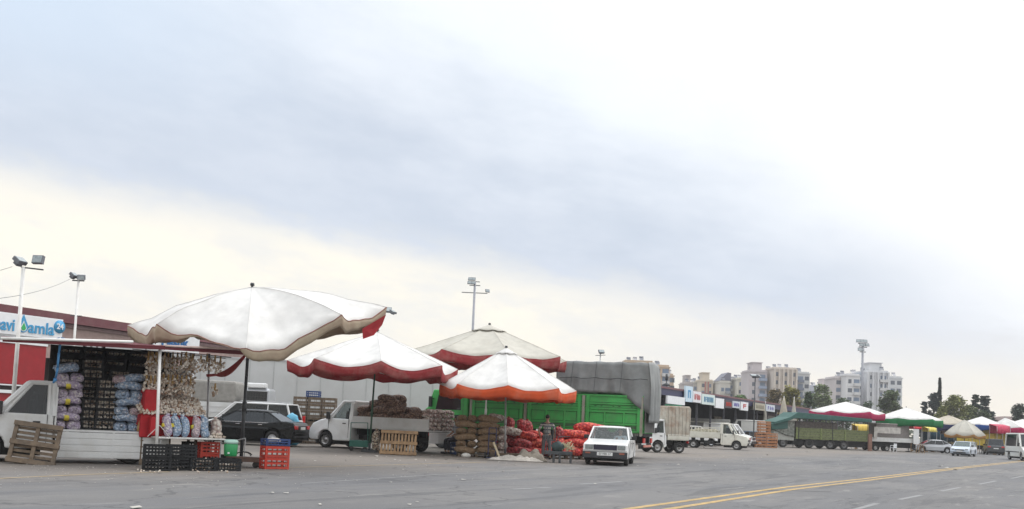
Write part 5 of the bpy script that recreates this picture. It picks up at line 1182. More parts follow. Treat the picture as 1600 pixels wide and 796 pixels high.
mb = MB(); mb.bx(-.2, ln - .2, .3, 2.1, .3, .88); mb.bx(1.2, 2.6, .1, .5, .3, .85); mb.done('chassis', darkm, ol)
for x in (-1.35, 1.6, 4.0, 5.6):
    for sd in (-1, 1): wheel(ol, x if x < ln else ln - .8, 1.2 - sd * 1.0, .5, .3, -sd, MATS['rim_dark'], 'disc')
# ---- pale stall truck under the green edged umbrella
a = GD(1362, 109); b_ = GD(1437, 110.5); rz, ln = frame_of(a, b_)
ps = thing('stall_truck', 'pale flatbed stall truck with a folded counter under the green edged umbrella', 'truck', (a.x, a.y, 0), rz, 'parked trucks')
mb = MB(); mb.bx(0, ln, 0, 2.1, 1.0, 1.3); mb.bx(0, ln, -.02, .02, 1.0, 1.45); mb.done('bed', bed_white, ps)
mb = MB(); mb.bx(.9, ln - .9, .6, 2.0, 1.3, 2.9); 
mb.done('box', mat('ribbed_grey', (.22, .20, .19), .8, var=.2, scale=8), ps)
mb = MB(); mb.bx(.1, 3.3, -.25, -.2, 1.9, 2.55); mb.bx(.1, .5, -.22, -.17, 1.3, 1.95); mb.bx(.9, ln - .8, .5, 2.1, 2.9, 2.97); mb.done('counter_flap', mat('flap_pale', (.47, .45, .42), .7, var=.2, scale=3), ps)
mb = MB(); mb.bx(ln - 1.0, ln - .35, -.3, -.24, .9, 2.5); mb.done('door', white_paint, ps)
mb = MB(); mb.bx(.1, ln - .3, .3, 1.9, .4, .98); mb.done('chassis', darkm, ps)
for x in (.5, 1.9, 2.8):
    for sd in (-1, 1): wheel(ps, x, 1.05 - sd * .9, .33, .25, -sd, rimm, 'disc')
for x in (ln - 1.3, ln - .2): mb = MB(); mb.tube((x, -.3, 0), (x, -.3, 1.0), .03, .03, 6); mb.done('leg', wood_pale, ps)
# ================================================================ goods
n_garlic = net('garlic_bulbs', [(.62, .55, .42), (.52, .44, .32), (.70, .64, .54), (.42, .30, .22)], (.05, .035, .025), 15)
n_garlic_dim = net('garlic_in_crate', [(.40, .36, .28), (.32, .27, .2), (.46, .42, .34), (.25, .2, .14)], (.03, .025, .02), 16)
n_blue = net('blue_net', [(.40, .50, .62), (.50, .58, .68), (.30, .42, .58), (.64, .66, .70)], (.20, .27, .38), 20)
n_lilac = net('lilac_net', [(.55, .48, .58), (.62, .58, .62), (.45, .38, .52), (.70, .66, .64)], (.34, .28, .38), 20)
n_pink = net('pink_net', [(.62, .50, .52), (.55, .42, .46), (.68, .60, .58), (.5, .45, .52)], (.36, .27, .3), 20)
n_brown = net('brown_net', [(.23, .14, .095), (.28, .18, .13), (.19, .115, .085), (.34, .24, .18)], (.10, .06, .045), 15)
n_tan = net('tan_net', [(.27, .18, .10), (.31, .21, .12), (.22, .14, .08), (.30, .21, .13)], (.20, .13, .075), 24)
n_red = net('red_net', [(.62, .05, .035), (.70, .09, .05), (.52, .03, .03), (.72, .16, .09)], (.30, .012, .015), 11)
n_crim = net('crimson_net', [(.42, .03, .04), (.5, .06, .06), (.34, .02, .03), (.5, .13, .12)], (.18, .01, .015), 11)
n_pale = net('pale_net', [(.62, .56, .50), (.7, .66, .62), (.5, .42, .36), (.66, .5, .46)], (.28, .2, .18), 12)
yband = mat('yellow_band', (.66, .55, .06), .6, var=.1); redcloth = mat('red_cloth', (.42, .012, .02), .75, var=.12, bump=.4, bscale=5)
SK = {}
def sack_mesh(kind, L=.8, W=.42, H=.26, seed=0, m=None, up=False, band=False):
    k = (kind, L, W, H, seed, m.name, up)
    if k in SK: return SK[k]
    mb = MB(); nu, nv = 18, 14; v = []; rs = random.Random(seed)
    for i in range(nu + 1):
        u = i / nu * 2 - 1; prof_ = max(0, 1 - abs(u) ** 4.5) ** .5
        if i in (0, nu): prof_ = .12
        for j in range(nv):
            a = 2 * math.pi * j / nv; c, s = math.cos(a), math.sin(a)
            y = (abs(c) ** .75) * (1 if c > 0 else -1) * W / 2 * prof_; z = (abs(s) ** .75) * (1 if s > 0 else -1) * H / 2 * prof_
            q = Vector((u * L / 2, y, z)); nn = noise.noise(q * 6 + Vector((seed * 3.1, 0, 0))) * .035 + noise.noise(q * 17 + Vector((seed, 2, 0))) * .018
            q = q * (1 + nn * 2.2); q.z += .03 * math.sin(u * 2.4 + seed); v.append(q)
    f = [(i * nv + j, (i + 1) * nv + j, (i + 1) * nv + (j + 1) % nv, i * nv + (j + 1) % nv) for i in range(nu) for j in range(nv)] + [tuple(range(nv)), tuple(reversed(range(nu * nv, nu * nv + nv)))]
    M = Matrix.Translation((0, 0, H / 2)) if not up else Matrix.Translation((0, 0, L / 2)) @ Matrix.Rotation(R(90), 4, 'Y')
    mb.faces(v, f, 0, M, True); 
    # tied neck
    if up: mb.tube((0, 0, L * .93), (0, 0, L * 1.06), .03, .06, 7)
    else: mb.tube((L * .46, 0, H / 2), (L * .55, 0, H / 2 + .01), .03, .055, 7)
    bmesh.ops.recalc_face_normals(mb.bm, faces=mb.bm.faces)
    me = bpy.data.meshes.new('sack'); mb.bm.to_mesh(me); mb.bm.free(); me.materials.append(m); SK[k] = me; return me
def sack(me, M, loc, rot, label, group, jit=.0, rs=random, band=None, cat='sack', name='mesh_sack', sc=1.0):
    p = M @ Vector(loc); e = (M.to_3x3() @ Matrix.Rotation(rot[2] + rs.uniform(-jit, jit), 3, 'Z') @ Matrix.Rotation(rot[1] + rs.uniform(-jit, jit) * .5, 3, 'Y') @ Matrix.Rotation(rot[0] + rs.uniform(-jit, jit) * .7, 3, 'X')).to_euler()
    o = put(name, me, None, None, loc=p, rot=e, sc=(sc * rs.uniform(.96, 1.05), sc * rs.uniform(.95, 1.04), sc * rs.uniform(.96, 1.04))); tag(o, label, cat, group)
    if band:
        mb = MB(); L_, W_, H_ = band
        if L_ > 0:
            mb.lathe([(.5, -.04), (.515, -.03), (.515, .03), (.5, .04)], 14, M=Matrix.Translation((0, 0, H_ / 2)) @ Matrix.Scale(W_ * 1.02, 4, (0, 1, 0)) @ Matrix.Scale(H_ * 1.02, 4, (0, 0, 1)) @ Matrix.Rotation(R(90), 4, 'Y') @ Matrix.Scale(1.3, 4, (0, 0, 1)))
        mb.done('paper_band', yband, o)
    return o
CRT = {}
def crate_mesh(w, d, h, m, nb=4, nr=6, ratio=.5):
    k = (w, d, h, m.name, nb, nr, ratio)
    if k in CRT: return CRT[k]
    mb = MB(); t = .012; x, y = w / 2, d / 2
    mb.bx(-x + .01, x - .01, -y + .01, y - .01, .005, .02)
    for sx_ in (-1, 1):
        for sy in (-1, 1): mb.bx(sx_ * x, sx_ * (x - .035), sy * y, sy * (y - .035), 0, h)
    for i in range(nb):
        bh = h / nb * (ratio if i < nb - 1 else ratio + .15); z = .012 + (h - .012 - bh) * i / (nb - 1)
        for s in (-1, 1):
            mb.bx(-x + .036, x - .036, s * (y - .002), s * (y - t), z, z + bh); mb.bx(s * (x - .002), s * (x - t), -y + .036, y - .036, z, z + bh)
    for i in range(nr):
        xx = -x + .05 + (w - .1) * i / (nr - 1)
        for s in (-1, 1): mb.bx(xx - .009, xx + .009, s * (y + .001), s * (y - t - .003), .01, h - .01)
    for i in range(max(2, nr - 2)):
        yy = -y + .05 + (d - .1) * i / (max(2, nr - 2) - 1)
        for s in (-1, 1): mb.bx(s * (x + .001), s * (x - t - .003), yy - .009, yy + .009, .01, h - .01)
    bmesh.ops.recalc_face_normals(mb.bm, faces=mb.bm.faces); me = bpy.data.meshes.new('crate'); mb.bm.to_mesh(me); mb.bm.free(); me.materials.append(m); CRT[k] = me; return me
def crate(me, p, rz_, label, group, name='plastic_crate', cat='crate'):
    return tag(put(name, me, None, None, loc=p, rot=(0, 0, rz_)), label, cat, group)
def bulb(b, c, r, n=6, mi=0):
    # one garlic bulb: small onion-like lathe, pointed top
    q = Matrix.Translation(c) @ Matrix.Rotation(random.uniform(0, 6.28), 4, 'Z') @ Matrix.Rotation(random.uniform(-1.5, 1.5), 4, 'X')
    b.lathe([(0, -r * .8), (r * .8, -r * .45), (r, 0), (r * .55, r * .65), (r * .15, r * 1.3), (0, r * 1.35)], n, mi, q)
def g_mats(): return [MATS['garlic_a'], MATS['garlic_b'], MATS['garlic_c']]
mat('garlic_a', (.68, .62, .54), .6, var=.15, scale=20); mat('garlic_b', (.56, .47, .39), .6, var=.2, scale=20); mat('garlic_c', (.34, .24, .17), .7, var=.2, scale=20)

# ---------------- garlic stall
HGz = HG + math.pi            # direction whose local x runs to the right in the photo
def GP(x, y, z): return GM @ Vector((x, y, z))
cm_b = crate_mesh(.5, .34, .24, crate_black, 3, 4, .3)
heap = MB()
rs = random.Random(12)
def fill(M, w, d, h, top=.05, den=1.0):
    """bulbs heaped inside a crate whose floor centre is M"""
    nx, ny = int(w / .07), int(d / .07)
    v = []
    for i in range(nx):
        for j in range(ny):
            for zz in ([h] if den < 1 else [h * .35, h * .7, h]):
                if zz < h and 0 < i < nx - 1 and 0 < j < ny - 1: continue
                bulb(heap, M @ Vector((-w / 2 + .05 + (w - .1) * i / max(1, nx - 1) + rs.uniform(-.012, .012), -d / 2 + .05 + (d - .1) * j / max(1, ny - 1), zz - .03 + rs.uniform(0, top))), .034, 6, rs.choice((0, 0, 1, 1, 2)))
bl = 'black lattice crate of garlic stacked inside the garlic truck'
cols_ = [(-.35, -.55, 8), (-.88, -.55, 9), (-1.41, -.55, 8), (-1.94, -.5, 8), (-.86, -.12, 7), (-.86, .35, 3), (-1.25, .30, 2), (-1.48, -.05, 6), (-1.17, .42, 5), (-1.12, -.15, 4)]
for x, y, n in cols_[:8] + cols_[8:9]:
    for k in range(n):
        M = GM @ Matrix.Translation((x + rs.uniform(-.012, .012), y, .80 + k * .245)); 
        if x == -1.25: continue
        crate(cm_b, M.translation, HG, bl, 'garlic crates in the truck'); fill(M, .44 if y < .3 else .44, .28, .2, .03, 1.0 if y > -.4 else .9)
# dark tarpaulin wall behind the crates
T = thing('tarpaulin_wall', 'black tarpaulin hung as a back wall behind the garlic crates', 'tarpaulin', GP(-1.35, -.86, 0), HG)
mb = MB(); nx = 30; v = []
for i in range(nx + 1):
    for j in range(9): x = -1.45 + 2.9 * i / nx; v.append((x, .03 * math.sin(i * 1.3) + .02 * math.sin(j + i), .82 + 2.02 * j / 8))
mb.faces(v, [(i * 9 + j, (i + 1) * 9 + j, (i + 1) * 9 + j + 1, i * 9 + j + 1) for i in range(nx) for j in range(8)], 0, None, True); o = mb.done('sheet', darkm, T); md = o.modifiers.new('thick', 'SOLIDIFY'); md.thickness = .01
# left stack of lilac sacks
Lz = [sack_mesh('l', .62, .42, .20, s, n_lilac) for s in (1, 2)]; Ls = [sack_mesh('s', .5, .31, .19, s, n_lilac) for s in (3, 4)]
lab = 'lilac net sack with yellow band in the left stack on the garlic truck'; lab2 = 'short lilac net sack laid end-on in the left stack on the garlic truck'
for k in range(7):
    z = .80 + k * .188
    if k % 2 == 1: sack(Lz[k // 2 % 2], GM, (-.28, .62, z), (0, 0, 0), lab, 'lilac sacks on the garlic truck', .04, rs, band=(1, .42, .2)); sack(Lz[(k + 1) % 2], GM, (-.34, .18, z), (0, 0, 0), lab, 'lilac sacks on the garlic truck', .04, rs, band=(1, .42, .2))
    else:
        for q in (-.13, -.45): sack(Ls[k // 2 % 2], GM, (q, .60, z), (0, 0, R(90)), lab2, 'lilac sacks on the garlic truck', .06, rs)
sack(sack_mesh('l', .55, .42, .24, 9, n_blue), GM, (-.22, .55, .8 + 7 * .188), (0, 0, 0), 'pale blue net sack lying on top of the lilac stack', None, 0, rs)
# right stack of blue sacks
Bz = [sack_mesh('l', .62, .42, .205, s, n_blue) for s in (1, 2)]; Bs = [sack_mesh('s', .5, .33, .2, s, m) for s, m in ((3, n_blue), (4, n_pink))]
for k in range(6):
    z = .80 + k * .195
    if k % 2 == 1: sack(Bz[k // 2 % 2], GM, (-1.66, .55, z), (0, 0, 0), 'long pale blue net sack in the right stack on the garlic truck', 'blue sacks on the garlic truck', .05, rs)
    else:
        for q, bi in ((-1.50, 0), (-1.83, (k // 2) % 2)): sack(Bs[bi], GM, (q, .55, z), (0, 0, R(90)), 'pale blue net sack laid end-on in the right stack on the garlic truck' if bi == 0 else 'pinkish net sack laid end-on in the blue stack on the garlic truck', 'blue sacks on the garlic truck', .06, rs)
sack(Bz[0], GM, (-1.75, .5, .8 + 6 * .195), (0, R(14), 0), 'pale blue net sack lying tilted on top of the right stack', None, 0, rs)
sack(Bs[1], GM, (-1.42, .5, .78 + 6 * .195), (0, 0, R(80)), 'pinkish net sack on top left of the blue stack', None, 0, rs)
# straw broom
T = thing('straw_broom', 'straw broom standing upside down beside the blue sacks', 'broom', GP(-2.0, .93, .80), HG)
mb = MB(); mb.lathe([(.0, 0), (.16, 0), (.15, .12), (.10, .32), (.03, .46), (.02, .5), (.0, .5)], 14, M=Matrix.Scale(.35, 4, (0, 1, 0))); mb.done('bristles', mat('straw', (.42, .27, .11), .9, var=.3, scale=40, bump=.6, bscale=60), T)
mb = MB(); mb.tube((0, 0, .48), (.02, 0, .62), .014, .012, 7); mb.done('handle', wood_pale, T)
# blue strap
T = P(95, 528, 22.9); 
mb = MB(); pts = [P(95, 530, 22.8), P(92, 552, 22.85), P(90, 575, 22.9), P(87, 592, 23.0)]
for a, b_ in zip(pts[:-1], pts[1:]): mb.tube(a, b_, .03, .022, 7)
mb.tube(pts[-1], pts[-1] + Vector((-.05, 0, -.1)), .045, .02, 7); mb.path([pts[0] + Vector((.1 * math.sin(i), 0, .03 * math.cos(i * 1.0))) for i in range(7)], .01, 5)
tag(mb.done('strap', mat('blue_strap', (.05, .20, .42), .6, var=.15)), 'twisted blue strap hanging from the awning over the lilac sacks', 'strap')
# awning over the truck and over the side counter
awm = mat('awning_burgundy', (.12, .018, .025), .75, var=.15, bump=.2, bscale=3); awpale = mat('awning_edge', (.55, .42, .38), .8, var=.15)
def awning(label, a, b_, back, parts=('sheet',)):
    T = thing('awning', label, 'awning', (a.x, a.y, 0), 0, 'awnings of the garlic stall'); a0 = Vector((0, 0, a.z)); b0 = b_ - Vector((a.x, a.y, 0)); nb = 10; v = []
    for i in range(nb + 1):
        for j in range(9):
            p = a0.lerp(b0, i / nb) + back * (j / 8); p.z += -.05 * math.sin(math.pi * i / nb) * math.sin(math.pi * j / 8) + .012 * math.sin(i * 2 + j); v.append(p)
    mb = MB(); mb.faces(v, [(i * 9 + j, (i + 1) * 9 + j, (i + 1) * 9 + j + 1, i * 9 + j + 1) for i in range(nb) for j in range(8)], 0, None, True)
    o = mb.done('sheet', awm, T); md = o.modifiers.new('thick', 'SOLIDIFY'); md.thickness = .015
    return T, a0, b0
bk = -nG * 3.3 + Vector((0, 0, .22))
fa, fb_ = P(4, 529, 21.9), P(258, 541, 24.0)
T, a0, b0 = awning('burgundy awning stretched over the garlic truck', fa, fb_, bk)
mb = MB(); e = a0.lerp(b0, .79); mb.tube(a0 + Vector((-.02, -.03, .0)), e + Vector((0, -.03, .06)), .032, .032, 8); mb.done('front_bar', white_steel, T)
mb = MB(); d_ = (b0 - a0).normalized(); mb.faces([a0, b0, b0 + Vector((0, .01, -.09)), a0 + Vector((0, .01, -.07)), a0 + Vector((0, .02, 0)), b0 + Vector((0, .02, 0)), b0 + Vector((0, .03, -.09)), a0 + Vector((0, .03, -.07))], [(0, 1, 2, 3), (4, 7, 6, 5), (3, 2, 6, 7), (0, 4, 5, 1)]); mb.done('hem', awm, T)
fc = P(350, 543, 25.4)
T, a0, b0 = awning('burgundy awning with pale edge over the garlic counter', P(258, 542, 24.05), P(384, 548, 25.6), -nG * 2.6 + Vector((0, 0, .12)))
mb = MB(); mb.tube(a0 + Vector((0, -.02, .02)), b0 + Vector((0, -.02, .02)), .026, .026, 7); mb.done('front_bar', awpale, T)
mb = MB(); mb.faces([a0, b0, b0 + Vector((0, 0, -.11)), a0 + Vector((0, 0, -.07)), a0 + Vector((0, .015, 0)), b0 + Vector((0, .015, 0)), b0 + Vector((0, .015, -.11)), a0 + Vector((0, .015, -.07))], [(0, 1, 2, 3), (4, 7, 6, 5), (3, 2, 6, 7), (0, 4, 5, 1)]); mb.done('hem', awm, T)
# loose flap of cloth hanging between counter awning and umbrella pole
mb = MB(); a, b_ = P(384, 552, 26.2), P(322, 585, 27.6); v = []
for i in range(13):
    p = a.lerp(b_, i / 12); p.z -= .16 * math.sin(math.pi * i / 12); v += [p, p + Vector((.01, .02, -.07 - .12 * math.sin(math.pi * min(1, i / 9)))), p + Vector((0, .02, 0)), p + Vector((.01, .04, -.07 - .12 * math.sin(math.pi * min(1, i / 9))))]
mb.faces(v, [(4 * i, 4 * i + 4, 4 * i + 5, 4 * i + 1) for i in range(12)] + [(4 * i + 2, 4 * i + 3, 4 * i + 7, 4 * i + 6) for i in range(12)])
tag(mb.done('cloth_flap', v_red), 'loose faded red cloth flap sagging beside the umbrella pole', 'cloth')
# posts
def post(label, pt, pb, d, db, m, r=.03, name='post'):
    a, b_ = P(*pt, d), GD(*pb, db); mb = MB(); mb.tube((b_.x, b_.y, 0), a, r, r, 10); return tag(mb.done(name, m), label, 'post', 'awning posts of the garlic stall')
post('white square post at the end of the garlic truck', (250, 547), (243.5,), 24.1, 23.9, white_steel, .038)
post('thin grey post behind the garlic counter', (327, 553), (322,), 27.6, 27.6, steel, .03)
# ---- counter
ea, eb = GD(243, 24.4), GD(349, 25.3); erz, el_ = frame_of(ea, eb); EM = Matrix.Translation((ea.x, ea.y, 0)) @ Matrix.Rotation(erz, 4, 'Z')
def EP(x, y, z): return EM @ Vector((x, y, z))
tz = .66
T = thing('folding_table', 'white folding counter table holding net bags of garlic', 'table', (ea.x, ea.y, 0), erz)
mb = MB(); mb.bx(0, el_, -.05, .75, tz, tz + .04); mb.done('table_top', white_steel, T, bevel=.012)
for x, y in ((.08, .0), (el_ - .1, .0), (.08, .7), (el_ - .1, .7)): mb = MB(); mb.tube((x, y, 0), (x, y, tz), .016, .016, 6); mb.done('leg', steel, T)
for s in (-1, 1): mb = MB(); mb.tube((.02, -.03, .98), (.02 + s * .26, -.03, tz + .04), .008, .008, 5); mb.done('brace', white_steel, T)
T = thing('display_stand', 'stepped display stand draped in red cloth behind the counter', 'stand', EP(0, 0, 0), erz)
mb = MB(); mb.prism([(.0, .0), (.0, .0)] if False else [(-.28, .66), (1.22, .66), (1.22, 1.22), (-.28, 1.22)], .55, 1.35); mb.done('red_drape', redcloth, T, bevel=.03)
mb = MB(); mb.bx(-.22, .10, .55, 1.0, 1.16, 1.82); mb.done('red_drape', redcloth, T, bevel=.04)
mb = MB(); mb.bx(-.10, .12, .32, .54, .72, 1.16); mb.done('red_drape', redcloth, T, bevel=.03)
mb = MB(); 
for x in (-.2, .45, 1.1): mb.bx(x - .03, x + .03, 1.22, 1.28, 0, .66); mb.bx(x - .03, x + .03, .6, .66, 0, .66)
mb.done('frame', wood, T)
# loose garlic heap on the stand, sloping to the back
random.seed(5)
def hz(x, y): return 1.24 + .50 * max(0, (y - .5) / .85) ** .8 * (1 - .25 * abs((x - .5) / .8) ** 3)
for i in range(24):
    for j in range(15):
        x = -.30 + 1.55 * i / 23 + random.uniform(-.02, .02); y = .50 + .85 * j / 14 + random.uniform(-.02, .02); bulb(heap, EP(x, y, hz(x, y) + random.uniform(-.015, .02)), random.uniform(.034, .046), 7, random.choice((0, 0, 0, 1, 1, 2)))
for i in range(22): bulb(heap, EP(random.uniform(1.3, 1.66), random.uniform(.02, .3), tz + .07), .04, 7, random.choice((0, 1)))
for i in range(10): bulb(heap, EP(random.uniform(1.34, 1.6), random.uniform(.05, .25), tz + .14), .04, 7, random.choice((0, 1)))
mb = MB(); v = []
for i in range(13):
    for j in range(9): x = -.28 + 1.5 * i / 12; y = .54 + .8 * j / 8; v.append(EP(x, y, hz(x, y) - .05))
mb.faces(v, [(i * 9 + j, (i + 1) * 9 + j, (i + 1) * 9 + j + 1, i * 9 + j + 1) for i in range(12) for j in range(8)]); mb.done('heap_bed', MATS['garlic_c'], T)
# garlic braids hanging behind and above the heap
def braid(p, ln_, label, group, wd_=.07, den=1.0):
    mb = MB(); n = int(ln_ / .045 * den)
    for i in range(n): bulb(mb, Vector((random.uniform(-wd_, wd_), random.uniform(-.05, .05), -ln_ * i / n)), random.uniform(.032, .042), 6, random.choice((0, 0, 1, 1, 2)))
    T = thing('garlic_braid', label, 'garlic braid', p, erz, group)
    mb.done('bulbs', g_mats(), T)
    mb = MB(); mb.tube((0, 0, .12), (0, 0, -ln_ * .3), .02, .03, 6); mb.done('stalks', MATS['straw'], T)
for i in range(11): braid(EP(-.02 + i * .105, .95 + random.uniform(0, .1), 2.66), random.uniform(.92, 1.02), 'garlic braid hanging in the dense curtain above the heap', 'garlic braids in the curtain', .075, 1.7)
for i in range(9): braid(EP(.05 + i * .11, .82, 2.10), random.uniform(.34, .4), 'short garlic braid in the lower row just above the heap', 'short garlic braids above the heap', .06, 1.8)
for i in range(3): braid(EP(-.16 + i * .1, .70, 2.62), random.uniform(.6, .68), 'garlic braid left of the white post', 'garlic braids left of the post', .06, 1.5)
for i in range(4): braid(EP(-.18 + i * .10, .66, 2.05), .28, 'garlic braid heaped on the red draped box', 'garlic braids on the red box', .07, 2.2)
for i, x in enumerate((.62, .80, .98, 1.16, 1.33, 1.5)): braid(EP(x, .25 + .1 * (i % 2), 2.66 - .03 * (i % 3)), .30, 'bunch of garlic hanging from the counter awning edge', 'garlic bunches along the awning', .10, 3.0)
braid(EP(1.55, .8, 1.95), .22, 'single garlic bunch hanging at the right end of the heap', None, .07, 2)
mb = MB(); mb.tube(EP(-.5, .9, 2.78), EP(1.8, .9, 2.72), .012, .012, 5); tag(mb.done('hanging_rail', dark_steel), 'thin dark rail the garlic braids hang from', 'rail')
mb = MB(); mb.tube(EP(.5, .3, 2.76), EP(1.75, .3, 2.72), .012, .012, 5); tag(mb.done('hanging_rail', dark_steel), 'thin rail of the garlic bunches near the awning edge', 'rail')
# upright net bags leaning on the drape
for i, (x, m, bn, lb) in enumerate(((.27, n_lilac, 1, 'upright lilac net bag with yellow band, first on the counter'), (.50, n_blue, 1, 'upright blue net bag with yellow green band on the counter'), (.74, n_blue, 0, 'plain upright blue net bag in the middle of the counter'), (1.0, n_pink, 1, 'upright pink net bag with yellow band on the counter'), (1.24, n_blue, 0, 'plain upright blue net bag nearest the garlic pile'))):
    me = sack_mesh('u', .55, .26, .2, i, m, up=True); o = sack(me, EM, (x, .2, tz + .035), (R(-14), R((-3, 4, 10, 6, 12)[i] * -1), 0), lb, None, 0, random)
    if bn: mb = MB(); mb.lathe([(.125, .24), (.13, .25), (.13, .32), (.125, .33)], 14, M=Matrix.Scale(.82, 4, (0, 1, 0)) @ Matrix.Scale(1.05, 4, (1, 0, 0))); mb.done('paper_band', yband, o)
sack(sack_mesh('u', .5, .3, .24, 8, n_pale, up=True), EM, (1.47, .3, tz + .035), (R(-8), 0, 0), 'clear bag of garlic with a white tied neck at the counter end', None, 0, random)
tag(heap.done('loose_garlic', g_mats()), 'loose garlic bulbs heaped on the stand and in the crates', 'garlic', kind='stuff')
# crates in front and beneath the counter
cb = crate_mesh(.6, .42, .285, crate_black, 4, 8)
def cstack(px, py, n, label, rz_=erz, me=cb, h=.29, group='black crates in front of the counter', off=0):
    g = G(px, py); 
    for k in range(n): crate(me, (g.x, g.y + .2, k * h), rz_, label if n == 1 else label, group)
    return Vector((g.x, g.y + .2, 0))
dens = MB()
p1 = cstack(239, 736, 2, 'empty black crate in the stack at the truck end', erz - R(12)); p2 = cstack(277, 735.5, 2, 'empty black crate in the stack left of the garlic filled ones')
p3 = cstack(309, 736, 1, 'black crate full of garlic bulbs on the ground', erz); p4 = cstack(348, 736, 1, 'black crate holding a few garlic bulbs on the ground', erz + R(5))
p5 = cstack(300, 727, 2, 'black crate in the back row under the counter', erz); p6 = cstack(330, 729, 1, 'black crate behind the two garlic filled ones', erz)
heap = MB()
for p, n in ((p3, 1), (p4, 0)):
    M = Matrix.Translation(p) @ Matrix.Rotation(erz, 4, 'Z')
    fill(M, .54, .36, .24 if n else .16, .04 if n else .03)
for i in range(90):
    g = G(random.uniform(215, 372), random.uniform(733, 741)); bulb(heap, (g.x, g.y, .03), .02, 5, random.choice((0, 1, 2))) if i < 22 else None
tag(heap.done('loose_garlic', g_mats()), 'loose garlic bulbs in and around the ground crates', 'garlic', kind='stuff')
for p in (p1, p2):     # inner dark liner so stacks read as full of nested crates
    pass
crr = crate_mesh(.5, .34, .3, crate_red, 4, 5)
g = EP(1.35, .35, 0); crate(crr, (g.x, g.y, .3), erz, 'red crate under the right end of the counter', None); crate(crr, (g.x, g.y, .0), erz, 'lower red crate on the ground under the counter end', None)
# green water jug with pale lid
g = G(356, 733); T = thing('water_jug', 'green insulated water jug with pale lid', 'jug', (g.x, g.y + .15, .30), 0)
mb = MB(); mb.lathe([(0, 0), (.14, 0), (.155, .03), (.165, .28), (.15, .30), (0, .30)], 20); mb.done('body', mat('jug_green', (.02, .28, .09), .35, var=.08), T)
mb = MB(); mb.lathe([(0, .30), (.165, .30), (.17, .36), (.13, .40), (0, .40)], 20); mb.done('lid', mat('lid_pale', (.42, .62, .55), .4, var=.05), T); mb = MB(); mb.box((.0, -.165, .08), (.04, .05, .04)); mb.done('tap', sign_white, T)
# flat hand cart carrying the umbrella foot
g = G(383, 731); T = thing('platform_trolley', 'rusty flat trolley the big umbrella pole stands on', 'trolley', (g.x, g.y + .25, 0), R(6))
mb = MB(); mb.bx(-.5, .32, -.25, .3, .2, .25); mb.bx(-.5, .32, -.27, -.24, .14, .26); mb.done('deck', mat('rust_steel', (.10, .06, .045), .8, var=.3), T)
for x in (-.38, .22):
    for y in (-.2, .22): mb = MB(); mb.tube((x, y - .025, .08), (x, y + .025, .08), .08, .08, 14); mb.done('wheel', rubber, T)
mb = MB(); mb.path([(-.45, .0, .25), (-.45, .0, .62), (-.1, .0, .72), (-.1, 0, .26)], .014, 6); mb.done('handle', steel, T)
mb = MB()
for k in range(3): mb.path([(-.12 + .2 * math.cos(a * .5 + k), -.1 + .1 * k, .28 + .1 * abs(math.sin(a * .5 + k))) for a in range(9)], .012, 5)
mb.done('iron_rod', darkm, T)
# red crates with blue one on top
g = G(423, 734); cr2 = crate_mesh(.62, .42, .28, crate_red, 3, 5); cbl = crate_mesh(.62, .42, .17, crate_blue, 3, 3)
rzc = R(33)
for k in range(2): crate(cr2, (g.x, g.y + .33, k * .285), rzc, ('lower', 'upper')[k] + ' red plastic crate beside the umbrella trolley', 'red crates beside the trolley')
crate(cbl, (g.x, g.y + .33, .575), rzc, 'dark blue crate on top of the two red crates', None)
mb = MB(); bmesh.ops.create_icosphere(mb.bm, subdivisions=3, radius=1, matrix=Matrix.Translation((g.x - .05, g.y + .3, .70)) @ Matrix.Diagonal((.2, .13, .06, 1)))
for v_ in mb.bm.verts: v_.co += Vector((1, 1, 1)) * .03 * noise.noise(v_.co * 14)
tag(mb.done('plastic_bag', mat('bag_white', (.66, .64, .6), .5, bump=.5, bscale=14), smooth=True), 'crumpled white bag lying in the dark blue crate', 'bag')
# pallets
def pallet_mesh(w=1.2, d=1.0, nb=5, m=wood, blocks=True, gap=.45):
    mb = MB(); bw = d / nb * (1 - gap) if nb > 5 else .1
    for i in range(nb):
        y = -d / 2 + bw / 2 + (d - bw) * i / (nb - 1); mb.bx(-w / 2, w / 2, y - bw / 2, y + bw / 2, .12, .142)
    for x in (-w / 2 + .05, 0, w / 2 - .05): mb.bx(x - .045, x + .045, -d / 2, d / 2, .022, .118)
    for i in range(3): y = (-d / 2 + .05, 0, d / 2 - .05)[i]; mb.bx(-w / 2, w / 2, y - .05, y + .05, 0, .02)
    bmesh.ops.recalc_face_normals(mb.bm, faces=mb.bm.faces); me = bpy.data.meshes.new('pallet'); mb.bm.to_mesh(me); mb.bm.free(); me.materials.append(m); return me
pm1 = pallet_mesh(1.0, 1.15, 8, wood, gap=.35); pm2 = pallet_mesh(.95, 1.3, 11, wood_pale, gap=.42); pm3 = pallet_mesh(1.3, 1.0, 6, wood)
g = G(46, 726)
mb = MB(); 
for k, z0 in enumerate((.0, .47)):
    mb.bx(-.62, .62, -.07, -.04, z0 + .0, z0 + .12); mb.bx(-.62, .62, .05, .08, z0, z0 + .12)
    for x in (-.55, 0, .55): mb.bx(x - .05, x + .05, -.038, .048, z0 + .02, z0 + .5)
    for zz in (.17, .29, .41): mb.bx(-.6, .6, .05, .075, z0 + zz, z0 + zz + .07)
mb.bx(-.62, .62, -.075, -.042, .95, 1.07); mb.bx(-.6, .6, .05, .08, .96, 1.08)
o = mb.done('pallet', wood); o.scale = (.84, .9, .88); o.location = (g.x, g.y + .02, 0); o.rotation_euler = (R(-13), R(6), R(12)); tag(o, 'weathered wooden pallet leaning against the garlic truck', 'pallet')
